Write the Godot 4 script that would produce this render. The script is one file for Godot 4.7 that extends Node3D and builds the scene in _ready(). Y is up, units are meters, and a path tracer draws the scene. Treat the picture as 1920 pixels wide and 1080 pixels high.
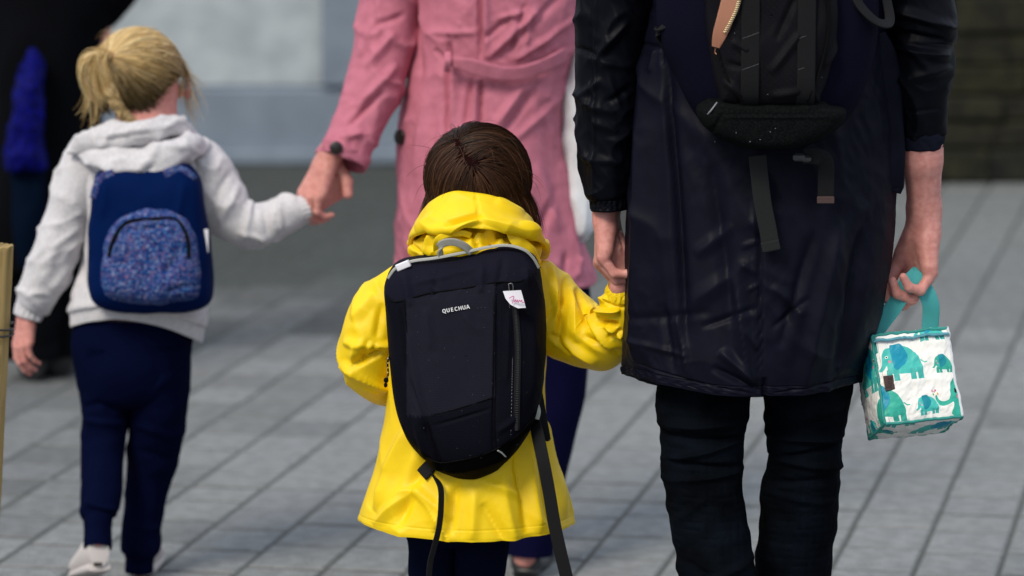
extends Node3D

var rng := RandomNumberGenerator.new()
var used := {}
var turned := 2.0


func _ready() -> void:
	rng.seed = 7
	# --- camera: a long lens at eye height, looking slightly down along the pavement
	var cam := Camera3D.new()
	cam.name = "camera"
	cam.keep_aspect = Camera3D.KEEP_HEIGHT
	add_child(cam)
	cam.position = Vector3(0, 1.64, 0)
	cam.rotation_degrees = Vector3(-8.15, 0, 0)
	var lens := CameraAttributesPhysical.new()
	lens.frustum_focal_length = 166.0
	lens.frustum_focus_distance = 6.2
	lens.frustum_near = 0.1
	lens.frustum_far = 600.0
	lens.exposure_aperture = 4.6
	cam.attributes = lens
	cam.fov = 8.27
	cam.near = 0.1
	cam.far = 600.0
	cam.current = true
	# --- overcast sky
	var sky_mat := ProceduralSkyMaterial.new()
	sky_mat.sky_top_color = Color(0.80, 0.84, 0.90)
	sky_mat.sky_horizon_color = Color(0.66, 0.70, 0.75)
	sky_mat.sky_curve = 0.25
	sky_mat.ground_bottom_color = Color(0.20, 0.20, 0.20)
	sky_mat.ground_horizon_color = Color(0.45, 0.47, 0.50)
	var sky := Sky.new()
	sky.sky_material = sky_mat
	var env := Environment.new()
	env.background_mode = Environment.BG_SKY
	env.sky = sky
	env.background_energy_multiplier = 0.8
	env.tonemap_mode = Environment.TONE_MAPPER_LINEAR
	env.tonemap_exposure = 1.75
	env.sdfgi_enabled = true
	env.ssao_enabled = true
	env.ssil_enabled = true
	var we := WorldEnvironment.new()
	we.name = "world_environment"
	we.environment = env
	add_child(we)
	var sun := DirectionalLight3D.new()
	sun.name = "sun"
	sun.light_energy = 0.5
	sun.light_color = Color(1.0, 0.97, 0.92)
	sun.light_angular_distance = 20.0
	sun.shadow_enabled = true
	add_child(sun)
	sun.look_at_from_position(Vector3(-2.7, 4.8, 4.2), Vector3.ZERO)
	make_materials()
	build_pavement()
	build_facade()
	build_stone_wall()
	build_dark_bystander()
	build_pink_woman()
	build_blonde_child()
	build_yellow_child()
	build_navy_adult()
	build_stake()


# ------------------------------------------------------------------ scene helpers
func numbered(called: String) -> String:
	var n: int = used.get(called, 0)
	used[called] = n + 1
	return called if n == 0 else "%s_%03d" % [called, n]


func thing(called: String, label: String, category: String, at := Vector3.ZERO, group := "") -> Node3D:
	var o := Node3D.new()
	o.name = numbered(called)
	add_child(o)
	o.position = at
	o.set_meta("label", label)
	o.set_meta("category", category)
	if group:
		o.set_meta("group", group)
	return o


func part(called: String, mesh: Mesh, mat: Material, parent: Node3D) -> MeshInstance3D:
	var o := MeshInstance3D.new()
	o.name = called
	o.mesh = mesh
	o.material_override = mat
	parent.add_child(o, true)
	return o


# ------------------------------------------------------------------ materials
var M := {}
var tex := {}


func noise_tex(key: String, freq: float, octaves: int, bump: float, ridged := false, sx := 1.0) -> NoiseTexture2D:
	var n := FastNoiseLite.new()
	n.noise_type = FastNoiseLite.TYPE_SIMPLEX_SMOOTH
	n.seed = 11
	n.frequency = freq
	n.fractal_octaves = octaves
	n.fractal_type = FastNoiseLite.FRACTAL_RIDGED if ridged else FastNoiseLite.FRACTAL_FBM
	var t := NoiseTexture2D.new()
	t.width = 512
	t.height = 512
	t.seamless = true
	t.noise = n
	if bump > 0.0:
		t.as_normal_map = true
		t.bump_strength = bump
	tex[key] = t
	return t


func weave_normal() -> ImageTexture:
	var img := Image.create_empty(128, 128, false, Image.FORMAT_RGB8)
	for y in 128:
		for x in 128:
			var u := sin(x * TAU / 8.0)
			var v := sin(y * TAU / 8.0)
			var over := (int(x / 8) + int(y / 8)) % 2 == 0
			var h := 0.5 + 0.35 * (absf(u) if over else absf(v)) + rng.randf() * 0.1
			img.set_pixel(x, y, Color(h, h, h))
	img.bump_map_to_normal_map(3.0)
	return ImageTexture.create_from_image(img)


func tint_tex(lo: Color, hi: Color, freq: float, octaves: int, seed_ := 3) -> NoiseTexture2D:
	var n := FastNoiseLite.new()
	n.noise_type = FastNoiseLite.TYPE_SIMPLEX_SMOOTH
	n.seed = seed_
	n.frequency = freq
	n.fractal_octaves = octaves
	var g := Gradient.new()
	g.set_color(0, lo)
	g.set_color(1, hi)
	g.set_offset(0, 0.25)
	g.set_offset(1, 0.75)
	var t := NoiseTexture2D.new()
	t.width = 512
	t.height = 512
	t.seamless = true
	t.noise = n
	t.color_ramp = g
	return t


func lin(r: float, g: float, b: float) -> Color:
	return Color(r, g, b).linear_to_srgb()


func mat(key: String, col: Color, rough: float, scale := 8.0, normal: Texture2D = null, nscale := 1.0, spec := 0.5) -> StandardMaterial3D:
	var m := StandardMaterial3D.new()
	m.resource_name = key
	m.albedo_color = col
	m.roughness = rough
	m.metallic_specular = spec
	m.uv1_triplanar = true
	m.uv1_scale = Vector3.ONE * scale
	if normal:
		m.normal_enabled = true
		m.normal_texture = normal
		m.normal_scale = nscale
	M[key] = m
	return m


func make_materials() -> void:
	var weave := weave_normal()
	var soft := noise_tex("soft", 0.02, 4, 4.0)
	var grain := noise_tex("grain", 0.12, 3, 5.0)
	var crease := noise_tex("crease", 0.006, 4, 6.0, true)
	var m := mat("yellow_pu", Color.WHITE, 0.52, 4.0, soft, 0.15, 0.4)
	m.albedo_texture = tint_tex(lin(0.84, 0.565, 0.003), lin(0.89, 0.615, 0.004), 0.01, 3)
	m = mat("navy_nylon", Color.WHITE, 0.5, 3.0, crease, 0.08, 0.2)
	m.albedo_texture = tint_tex(lin(0.0029, 0.0032, 0.0080), lin(0.0046, 0.0049, 0.0120), 0.01, 3)
	mat("navy_sleeve", lin(0.0026, 0.0030, 0.0056), 0.47, 3.0, crease, 0.06, 0.19)
	mat("fleece_trim", lin(0.008, 0.009, 0.018), 0.95, 20.0, grain, 1.0, 0.2)
	m = mat("black_denim", Color.WHITE, 0.85, 2.5, weave, 0.4, 0.1)
	m.albedo_texture = tint_tex(lin(0.0014, 0.0018, 0.0026), lin(0.0035, 0.0055, 0.009), 0.008, 3)
	m = mat("pink_cotton", Color.WHITE, 0.75, 5.0, soft, 0.4, 0.3)
	m.albedo_texture = tint_tex(lin(0.43, 0.135, 0.185), lin(0.50, 0.165, 0.225), 0.015, 4)
	m = mat("white_fleece", Color.WHITE, 0.95, 10.0, grain, 0.5, 0.2)
	m.albedo_texture = tint_tex(lin(0.52, 0.50, 0.515), lin(0.62, 0.60, 0.615), 0.02, 4)
	m.rim_enabled = true
	m.rim = 0.2
	mat("jogger_navy", lin(0.0020, 0.0034, 0.018), 0.9, 10.0, grain, 0.4, 0.08)
	mat("trouser_navy", lin(0.0035, 0.0035, 0.022), 0.85, 10.0, weave, 0.3, 0.1)
	mat("tights_navy", lin(0.0028, 0.0045, 0.016), 0.9, 10.0, weave, 0.3, 0.08)
	m = mat("skin", Color.WHITE, 0.5, 7.0, soft, 0.3, 0.4)
	m.albedo_texture = tint_tex(lin(0.56, 0.225, 0.19), lin(0.67, 0.315, 0.265), 0.02, 3)
	m.subsurf_scatter_enabled = true
	m.subsurf_scatter_strength = 0.15
	mat("scalp", lin(0.17, 0.10, 0.075), 0.6)
	mat("pack_black", Color.WHITE, 0.7, 12.0, weave, 0.5, 0.14).vertex_color_use_as_albedo = true
	mat("webbing", lin(0.008, 0.008, 0.009), 0.7, 30.0, weave, 1.0, 0.25)
	mat("webbing_worn", lin(0.015, 0.016, 0.016), 0.75, 30.0, weave, 1.0, 0.25)
	mat("stitch_grey", lin(0.10, 0.10, 0.105), 0.8)
	mat("cord_black", lin(0.004, 0.004, 0.004), 0.7, 30.0, weave, 0.8, 0.15)
	mat("piping_grey", lin(0.42, 0.42, 0.38), 0.6, 40.0, weave, 0.6)
	mat("strap_grey", lin(0.30, 0.29, 0.25), 0.75, 40.0, weave, 1.0)
	mat("zip_teeth", lin(0.02, 0.02, 0.021), 0.35, 20.0, null, 1.0, 0.6)
	mat("print_white", lin(0.75, 0.75, 0.75), 0.6)
	mat("paper_white", lin(0.80, 0.78, 0.82), 0.7)
	mat("ink_pink", lin(0.55, 0.08, 0.25), 0.7)
	mat("metal_dark", lin(0.12, 0.12, 0.12), 0.35).metallic = 0.8
	mat("thread_light", lin(0.22, 0.22, 0.24), 0.8)
	mat("stitch_yellow", lin(0.45, 0.31, 0.004), 0.7)
	mat("stitch_navy", lin(0.005, 0.005, 0.009), 0.8)
	mat("pack_navy", Color.WHITE, 0.75, 14.0, weave, 0.5, 0.14).vertex_color_use_as_albedo = true
	mat("canvas_dark", lin(0.0045, 0.004, 0.006), 0.6, 14.0, weave, 0.5, 0.2)
	mat("mesh_navy", lin(0.003, 0.005, 0.012), 0.75, 30.0, weave, 1.0, 0.3)
	m = mat("suede_black", Color.WHITE, 0.8, 12.0, grain, 0.7, 0.3)
	m.metallic_specular = 0.15
	m.albedo_texture = tint_tex(lin(0.0025, 0.0025, 0.0028), lin(0.006, 0.008, 0.008), 0.03, 5)
	mat("leather_tan", lin(0.40, 0.17, 0.10), 0.55, 20.0, grain, 0.5)
	mat("zip_gold", lin(0.62, 0.50, 0.30), 0.35).metallic = 0.5
	mat("hair_brown", Color.WHITE, 0.42, 1.0, null, 1.0, 0.35).vertex_color_use_as_albedo = true
	mat("hair_blonde", Color.WHITE, 0.45, 1.0, null, 1.0, 0.35).vertex_color_use_as_albedo = true
	mat("hair_roots", Color.WHITE, 0.9, 1.0, null, 1.0, 0.05).vertex_color_use_as_albedo = true
	mat("button_dark", lin(0.012, 0.008, 0.008), 0.35)
	mat("white_cotton", lin(0.60, 0.615, 0.64), 0.85, 8.0, soft, 0.6, 0.2)
	mat("shoe_white", lin(0.55, 0.50, 0.48), 0.65, 10.0, grain, 0.4)
	mat("shoe_black", lin(0.006, 0.006, 0.007), 0.4, 10.0, grain, 0.3)
	mat("rubber_dark", lin(0.02, 0.017, 0.015), 0.8)
	mat("black_wool", lin(0.0022, 0.0024, 0.0035), 0.9, 10.0, grain, 0.6, 0.15)
	mat("denim_blue", lin(0.0016, 0.005, 0.014), 0.9, 10.0, weave, 0.4, 0.1)
	mat("teal_webbing", lin(0.075, 0.40, 0.40), 0.7, 40.0, weave, 1.2, 0.3)
	mat("teal_binding", lin(0.02, 0.24, 0.21), 0.6, 30.0, grain, 0.5)
	mat("zip_blue", lin(0.10, 0.32, 0.40), 0.5, 30.0, weave, 0.6)
	mat("leather_brown", lin(0.05, 0.022, 0.018), 0.6, 20.0, grain, 0.6)
	mat("print_dark", lin(0.012, 0.006, 0.005), 0.7)
	m = mat("stone_paver", Color.WHITE, 0.85, 3.0, grain, 0.6, 0.3)
	m.albedo_texture = tint_tex(lin(0.185, 0.192, 0.194), lin(0.24, 0.248, 0.25), 0.03, 5)
	m.uv1_world_triplanar = true
	m.uv1_scale = Vector3.ONE * 1.3
	m.vertex_color_use_as_albedo = true
	m = mat("joint_sand", Color.WHITE, 0.95, 3.0, grain, 0.8, 0.2)
	m.albedo_texture = tint_tex(lin(0.075, 0.08, 0.078), lin(0.125, 0.13, 0.124), 0.05, 4)
	m.uv1_world_triplanar = true
	m = mat("render_pale", Color.WHITE, 0.9, 0.8, grain, 0.4, 0.2)
	m.albedo_texture = tint_tex(lin(0.34, 0.375, 0.395), lin(0.43, 0.47, 0.49), 0.012, 5)
	m = mat("plinth_blue", Color.WHITE, 0.8, 0.8, grain, 0.3, 0.3)
	m.albedo_texture = tint_tex(lin(0.17, 0.205, 0.25), lin(0.20, 0.24, 0.29), 0.01, 4)
	m = mat("mossy_stone", Color.WHITE, 0.95, 1.4, grain, 1.0, 0.2)
	m.albedo_texture = tint_tex(lin(0.019, 0.0185, 0.015), lin(0.033, 0.032, 0.020), 0.012, 5)
	m.uv1_world_triplanar = true
	m.vertex_color_use_as_albedo = true
	m = mat("vivid_blue", Color.WHITE, 0.7, 8.0, soft, 0.6, 0.2)
	m.albedo_texture = tint_tex(lin(0.001, 0.001, 0.015), lin(0.003, 0.004, 0.22), 0.02, 3)
	m = mat("split_wood", Color.WHITE, 0.85, 1.0, null, 0.6, 0.2)
	m.vertex_color_use_as_albedo = true
	mat("wire_steel", lin(0.06, 0.06, 0.065), 0.4).metallic = 0.9


# ------------------------------------------------------------------ lofted cloth
func cr(a, b, c, d, t: float):
	return 0.5 * ((2.0 * b) + (c - a) * t + (2.0 * a - 5.0 * b + 4.0 * c - d) * t * t + (3.0 * b - a - 3.0 * c + d) * t * t * t)


func ring_at(rings: Array, s: float) -> Array:
	var n := rings.size()
	var i := clampi(int(s), 0, n - 2)
	var t := s - i
	var r0: Array = rings[maxi(i - 1, 0)]
	var r1: Array = rings[i]
	var r2: Array = rings[i + 1]
	var r3: Array = rings[mini(i + 2, n - 1)]
	var out := []
	for k in r1.size():
		out.append(cr(r0[k], r1[k], r2[k], r3[k], t))
	return out


func spow(v: float, e: float) -> float:
	return v if e == 1.0 else signf(v) * pow(absf(v), e)


# rings stacked from top to bottom: [centre, half width, half depth, slope, bow, back lift, squareness]
func stack(rings: Array, nu: int, nv: int) -> PackedVector3Array:
	turned = float(rings.size() - 3) / (rings.size() - 1) if rings[-1].size() == 8 else 2.0
	var P := PackedVector3Array()
	for j in nv:
		var r := ring_at(rings, float(j) / (nv - 1) * (rings.size() - 1))
		var c: Vector3 = r[0]
		for i in nu:
			var a := TAU * i / nu
			var sx := spow(sin(a), r[6])
			var sz := spow(cos(a), r[6])
			P.append(Vector3(c.x + r[1] * sx, c.y + r[3] * sx + r[4] * sx * sx + r[5] * sz, c.z + r[2] * sz))
	return P


# rings along a path: [centre, radius across the view, radius along the view]
func tube(rings: Array, nu: int, nv: int, ref := Vector3(0, 0, 1), e := 1.0) -> PackedVector3Array:
	turned = float(rings.size() - 3) / (rings.size() - 1) if rings[-1].size() == 4 else 2.0
	var C := PackedVector3Array()
	var R := []
	for j in nv:
		var r := ring_at(rings, float(j) / (nv - 1) * (rings.size() - 1))
		C.append(r[0])
		R.append(r)
	var P := PackedVector3Array()
	var hem := int(turned * (nv - 1)) if turned < 1.0 else nv
	for j in nv:
		# the turned edge keeps the frame of the hem
		var jt := mini(j, hem - 2)
		var T := (C[mini(jt + 1, nv - 1)] - C[maxi(jt - 1, 0)]).normalized()
		var e2 := ref - T * ref.dot(T)
		e2 = e2.normalized() if e2.length() > 0.05 else Vector3(1, 0, 0)
		var e1 := e2.cross(T)
		for i in nu:
			var a := TAU * i / nu
			P.append(C[j] + e1 * (spow(sin(a), e) * R[j][1]) + e2 * (spow(cos(a), e) * R[j][2]))
	return P


func grid_normals(P: PackedVector3Array, nu: int, nv: int) -> PackedVector3Array:
	var N := PackedVector3Array()
	N.resize(P.size())
	for j in nv:
		var up := maxi(j - 1, 0) * nu
		var dn := mini(j + 1, nv - 1) * nu
		var row := j * nu
		for i in nu:
			var du := P[row + (i + 1) % nu] - P[row + (i + nu - 1) % nu]
			var dv := P[dn + i] - P[up + i]
			N[row + i] = dv.cross(du).normalized()
	return N


# o: folds, crumple, freq, ridged, seed, gather [from, to, count, amount], color
func cloth(P: PackedVector3Array, nu: int, nv: int, o := {}) -> ArrayMesh:
	var Q := P.duplicate()
	if not o.is_empty():
		var N := grid_normals(P, nu, nv)
		var D := PackedFloat32Array()
		D.resize(P.size())
		var amp: float = o.get("crumple", 0.0)
		if amp > 0.0:
			var n := FastNoiseLite.new()
			n.noise_type = FastNoiseLite.TYPE_SIMPLEX_SMOOTH
			n.seed = o.get("seed", 1)
			n.frequency = 1.0
			n.fractal_octaves = o.get("octaves", 2)
			n.fractal_gain = o.get("gain", 0.4)
			n.domain_warp_enabled = true
			n.domain_warp_fractal_type = FastNoiseLite.DOMAIN_WARP_FRACTAL_NONE
			n.domain_warp_amplitude = 0.6
			n.domain_warp_frequency = 0.7
			if o.get("ridged", false):
				n.fractal_type = FastNoiseLite.FRACTAL_RIDGED
			var f: Vector3 = o.get("freq", Vector3(14, 8, 14))
			var tilt: float = o.get("tilt", 0.0)
			for k in P.size():
				var p := P[k]
				D[k] += amp * n.get_noise_3d(p.x * f.x + p.y * tilt * f.x, p.y * f.y, p.z * f.z)
		var cam_: float = o.get("crease", 0.0)
		if cam_ > 0.0:
			var n := FastNoiseLite.new()
			n.noise_type = FastNoiseLite.TYPE_SIMPLEX_SMOOTH
			n.seed = int(o.get("seed", 1)) + 100
			n.frequency = 1.0
			n.fractal_type = FastNoiseLite.FRACTAL_RIDGED
			n.fractal_octaves = 2
			n.fractal_gain = 0.35
			n.domain_warp_enabled = true
			n.domain_warp_fractal_type = FastNoiseLite.DOMAIN_WARP_FRACTAL_NONE
			n.domain_warp_amplitude = 0.5
			n.domain_warp_frequency = 0.9
			var f: Vector3 = o.get("crease_freq", Vector3(7, 4, 7))
			var tl: float = o.get("crease_tilt", 0.4)
			for k in P.size():
				var p := P[k]
				var v := n.get_noise_3d(p.x * f.x + p.y * tl * f.x, p.y * f.y - p.x * tl * f.y * 0.5, p.z * f.z)
				D[k] += cam_ * (v * absf(v) * 0.8 if v > 0.0 else v * 0.25)
		var fine: float = o.get("fine", 0.0)
		if fine > 0.0:
			# small crinkles, stronger in some places than in others
			var n := FastNoiseLite.new()
			n.noise_type = FastNoiseLite.TYPE_SIMPLEX_SMOOTH
			n.seed = int(o.get("seed", 1)) + 200
			n.frequency = 1.0
			n.fractal_type = FastNoiseLite.FRACTAL_RIDGED
			n.fractal_octaves = 2
			n.domain_warp_enabled = true
			n.domain_warp_fractal_type = FastNoiseLite.DOMAIN_WARP_FRACTAL_NONE
			n.domain_warp_amplitude = 0.5
			var where := FastNoiseLite.new()
			where.seed = 77
			where.frequency = 1.0
			where.fractal_octaves = 2
			var f: Vector3 = o.get("fine_freq", Vector3(26, 15, 26))
			for k in P.size():
				var p := P[k]
				var w := clampf(0.35 + 1.3 * where.get_noise_3d(p.x * 5.0, p.y * 4.0, p.z * 5.0), 0.0, 1.0)
				if w > 0.0:
					D[k] += fine * w * maxf(n.get_noise_3d(p.x * f.x + p.y * f.x * 0.4, p.y * f.y, p.z * f.z), -0.4)
		var boost: float = o.get("boost", 1.0)
		for fold in o.get("folds", []):
			var a: Vector2 = fold[0]
			var b: Vector2 = fold[1]
			var w: float = fold[3]
			var asym: float = fold[4]
			var ab := b - a
			var L := ab.length()
			var dir := ab / L
			var across := Vector2(-dir.y, dir.x)
			var lo := Vector2(minf(a.x, b.x), minf(a.y, b.y)) - Vector2(w, w) * 1.9
			var hi := Vector2(maxf(a.x, b.x), maxf(a.y, b.y)) + Vector2(w, w) * 1.9
			for k in P.size():
				var p := P[k]
				if p.x < lo.x or p.x > hi.x or p.y < lo.y or p.y > hi.y:
					continue
				var nz := N[k].z
				if nz < -0.25:
					continue
				var q := Vector2(p.x, p.y) - a
				var t := q.dot(dir) / L
				if t < 0.0 or t > 1.0:
					continue
				var e := q.dot(across) / w
				e = e / (1.0 + asym) if e > 0.0 else e / (1.0 - asym)
				e = absf(e)
				if e >= 1.0:
					continue
				var tt := 2.0 * t - 1.0
				var s := (1.0 - e) * (1.0 - e) * (1.0 + 0.9 * e) * (1.0 - tt * tt * tt * tt)
				D[k] += fold[2] * boost * s * clampf((nz + 0.25) * 2.0, 0.0, 1.0)
		for gr in o.get("groove", []):
			for j in nv:
				var e: float = (float(j) / (nv - 1) - gr[0]) / gr[1]
				if absf(e) < 2.5:
					for i in nu:
						D[j * nu + i] -= gr[2] * exp(-e * e)
		for gth in o.get("gather", []):
			var wob := FastNoiseLite.new()
			wob.frequency = 1.0
			for j in nv:
				var v := float(j) / (nv - 1)
				if v < gth[0] or v > gth[1]:
					continue
				var fade := minf(1.0, minf(v - gth[0], gth[1] - v) / 0.015)
				for i in nu:
					var u := float(i) / nu
					D[j * nu + i] += gth[3] * fade * sin(u * TAU * gth[2] + 2.5 * wob.get_noise_2d(u * 9.0, v * 14.0)) * (0.7 + 0.5 * wob.get_noise_2d(u * 23.0 + 7.0, v * 9.0))
		var hem := mini(int(turned * (nv - 1)), nv - 1)
		for k in P.size():
			# the turned edge follows the cloth that it ends
			var from := k if k < hem * nu else hem * nu + k % nu - nu
			Q[k] = P[k] + N[from] * D[from]
		turned = 2.0
	return grid_mesh(Q, nu, nv, o.get("color"))


func grid_mesh(Q: PackedVector3Array, nu: int, nv: int, color: Variant = null) -> ArrayMesh:
	var N := grid_normals(Q, nu, nv)
	var I := PackedInt32Array()
	I.resize((nv - 1) * nu * 6)
	var k := 0
	for j in nv - 1:
		for i in nu:
			var i2 := (i + 1) % nu
			var a := j * nu + i
			var b := j * nu + i2
			var c := a + nu
			var d := b + nu
			I[k] = a
			I[k + 1] = b
			I[k + 2] = c
			I[k + 3] = b
			I[k + 4] = d
			I[k + 5] = c
			k += 6
	var arr := []
	arr.resize(Mesh.ARRAY_MAX)
	arr[Mesh.ARRAY_VERTEX] = Q
	arr[Mesh.ARRAY_NORMAL] = N
	arr[Mesh.ARRAY_INDEX] = I
	if color != null:
		var cols := PackedColorArray()
		for p in Q:
			cols.append(color.call(p))
		arr[Mesh.ARRAY_COLOR] = cols
	var m := ArrayMesh.new()
	m.add_surface_from_arrays(Mesh.PRIMITIVE_TRIANGLES, arr)
	return m


func join(list: Array) -> ArrayMesh:
	var st := SurfaceTool.new()
	for m in list:
		st.append_from(m, 0, Transform3D())
	return st.commit()


# turns the last ring of a garment inwards, so that its opening has an edge and an inside
func lip(rings: Array, thick := 0.004, up := 0.02) -> Array:
	var out := rings.duplicate()
	var r: Array = rings[-1].duplicate()
	r[0] += Vector3(0, -0.001, 0)
	r[1] -= thick
	r[2] -= thick
	out.append(r)
	var q: Array = r.duplicate()
	q[0] += Vector3(0, minf(up, 0.025), 0)
	q[1] -= 0.016
	q[2] -= 0.016
	q.append(true)   # marks a garment with a turned edge
	out.append(q)
	return out


func lip_tube(rings: Array, thick := 0.003, back := 0.03) -> Array:
	var out := rings.duplicate()
	var c: Vector3 = rings[-1][0]
	var dir: Vector3 = (rings[-2][0] - c).normalized()
	var r: float = rings[-1][1]
	var r2: float = rings[-1][2]
	out.append([c - dir * 0.001, r - thick, r2 - thick])
	out.append([c + dir * minf(back, 0.014), r - thick * 2.0 - 0.003, r2 - thick * 2.0 - 0.003, true])
	return out


func simple_tube(rings: Array, nu := 12, nv := 24, ref := Vector3(0, 0, 1), e := 1.0) -> ArrayMesh:
	# closes both ends
	var full := [[rings[0][0], 0.0001, 0.0001]] + rings + [[rings[-1][0], 0.0001, 0.0001]]
	var dense := []
	var n := rings.size()
	dense.append(full[0])
	for j in nv:
		dense.append(ring_at(rings, float(j) / (nv - 1) * (n - 1)))
	dense.append(full[-1])
	var C := PackedVector3Array()
	for d in dense:
		C.append(d[0])
	var P := PackedVector3Array()
	var m := dense.size()
	for j in m:
		var T := C[mini(j + 1, m - 1)] - C[maxi(j - 1, 0)]
		if j <= 1:
			T = C[2] - C[1]
		elif j >= m - 2:
			T = C[m - 2] - C[m - 3]
		T = T.normalized()
		var e2 := ref - T * ref.dot(T)
		e2 = e2.normalized() if e2.length() > 0.05 else Vector3(1, 0, 0)
		var e1 := e2.cross(T)
		for i in nu:
			var a := TAU * (i + 0.5) / nu
			P.append(C[j] + e1 * (spow(sin(a), e) * dense[j][1]) + e2 * (spow(cos(a), e) * dense[j][2]))
	return grid_mesh(P, nu, m)


# a cord or strap through points
func cord(points: Array, r: float, r2 := -1.0, nv := 30, ref := Vector3(0, 0, 1)) -> ArrayMesh:
	var rings := []
	for p in points:
		rings.append([p, r, r if r2 < 0.0 else r2])
	return simple_tube(rings, 8 if r2 < 0.0 else 12, nv, ref, 1.0 if r2 < 0.0 else 0.35)


func ball(c: Vector3, r: Vector3, nu := 20, nv := 12) -> ArrayMesh:
	var P := PackedVector3Array()
	for j in nv:
		var t := PI * j / (nv - 1)
		for i in nu:
			var a := TAU * i / nu
			P.append(c + Vector3(sin(a) * maxf(sin(t), 0.002) * r.x, cos(t) * r.y, cos(a) * maxf(sin(t), 0.002) * r.z))
	return grid_mesh(P, nu, nv)


func box_mesh(c: Vector3, size: Vector3, bevel := 0.003) -> ArrayMesh:
	var h := size * 0.5
	var b := minf(bevel, minf(h.x, minf(h.y, h.z)) * 0.9)
	var P := PackedVector3Array()
	var corners := [Vector2(-1, 1), Vector2(1, 1), Vector2(1, -1), Vector2(-1, -1)]
	for lev in [[h.y, b, 1.0], [h.y - b, 0.0, 0.0], [-h.y + b, 0.0, 0.0], [-h.y, b, 1.0]]:
		for q in corners:
			var v: Vector2 = q
			P.append(c + Vector3(v.x * (h.x - lev[1]), lev[0], v.y * (h.z - lev[1])))
	var st := SurfaceTool.new()
	st.begin(Mesh.PRIMITIVE_TRIANGLES)
	st.set_smooth_group(-1)
	var quads := [[3, 2, 1, 0], [12, 13, 14, 15]]
	for j in 3:
		for i in 4:
			var i2 := (i + 1) % 4
			quads.append([j * 4 + i, j * 4 + i2, j * 4 + 4 + i2, j * 4 + 4 + i])
	for q in quads:
		for k in [0, 1, 2, 0, 2, 3]:
			st.add_vertex(P[q[k]])
	st.generate_normals()
	return st.commit()


# ------------------------------------------------------------------ pillow shapes (packs)
class Pillow:
	var outline := PackedVector2Array()
	var c := Vector2.ZERO
	var z0 := 0.0
	var depth := 0.1
	var e1 := 0.55
	var e2 := 0.8
	var lean := 0.0     # extra depth per metre below the centre

	func setup(pts: Array, z: float, d: float, a := 0.55, b := 0.8, n := 96) -> void:
		z0 = z
		depth = d
		e1 = a
		e2 = b
		var m := pts.size()
		for i in n:
			var s := float(i) / n * m
			var k := int(s)
			var t := s - k
			var p0: Vector2 = pts[(k + m - 1) % m]
			var p1: Vector2 = pts[k]
			var p2: Vector2 = pts[(k + 1) % m]
			var p3: Vector2 = pts[(k + 2) % m]
			outline.append(p1.cubic_interpolate(p2, p0, p3, t))
		for p in outline:
			c += p / n

	func point(i: int, t: float) -> Vector3:
		var g := pow(maxf(cos(t), 0.0), e1)
		var p := c + (outline[i] - c) * g
		return Vector3(p.x, p.y, z0 + (depth + lean * (c.y - p.y)) * pow(sin(t), e2))

	func grid(nv: int) -> PackedVector3Array:
		var P := PackedVector3Array()
		var n := outline.size()
		for i in n:
			P.append(Vector3(outline[i].x, outline[i].y, z0 - 0.02))
		# fine rings round the rim, then even ones to the middle
		var rim := nv / 4
		var t1 := acos(pow(0.92, 1.0 / e1))
		for j in nv:
			var t := t1 * j / rim
			if j > rim:
				t = acos(pow(maxf(0.92 * (1.0 - float(j - rim) / (nv - 1 - rim)), 0.0), 1.0 / e1))
			for i in n:
				P.append(point(i, t))
		return P

	func front(p: Vector2, lift := 0.0) -> Vector3:
		var d := p - c
		var r := d.length()
		var best := 0.001
		var n := outline.size()
		var ang := d.angle()
		var near := 9.0
		for i in n:
			var q := outline[i] - c
			var da := absf(angle_difference(ang, q.angle()))
			if da < near:
				near = da
				best = q.length()
		var g := clampf(r / best, 0.0, 0.999)
		var t := acos(pow(g, 1.0 / e1))
		return Vector3(p.x, p.y, z0 + (depth + lean * (c.y - p.y)) * pow(sin(t), e2) + lift)


func on(pil: Pillow, pts: Array, lift := 0.0, n := 30) -> Array:
	var out := []
	var m := pts.size()
	for k in n:
		var s := float(k) / (n - 1) * (m - 1)
		var i := mini(int(s), m - 2)
		var p: Vector2 = pts[i]
		p = p.cubic_interpolate(pts[i + 1], pts[maxi(i - 1, 0)], pts[mini(i + 2, m - 1)], s - i)
		out.append(pil.front(p, lift))
	return out


func dashes(points: Array, r: float, every := 2) -> ArrayMesh:
	var list := []
	for k in range(0, points.size() - 1, every):
		list.append(cord([points[k], points[k].lerp(points[k + 1], 0.9)], r, -1.0, 2))
	return join(list)


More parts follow.
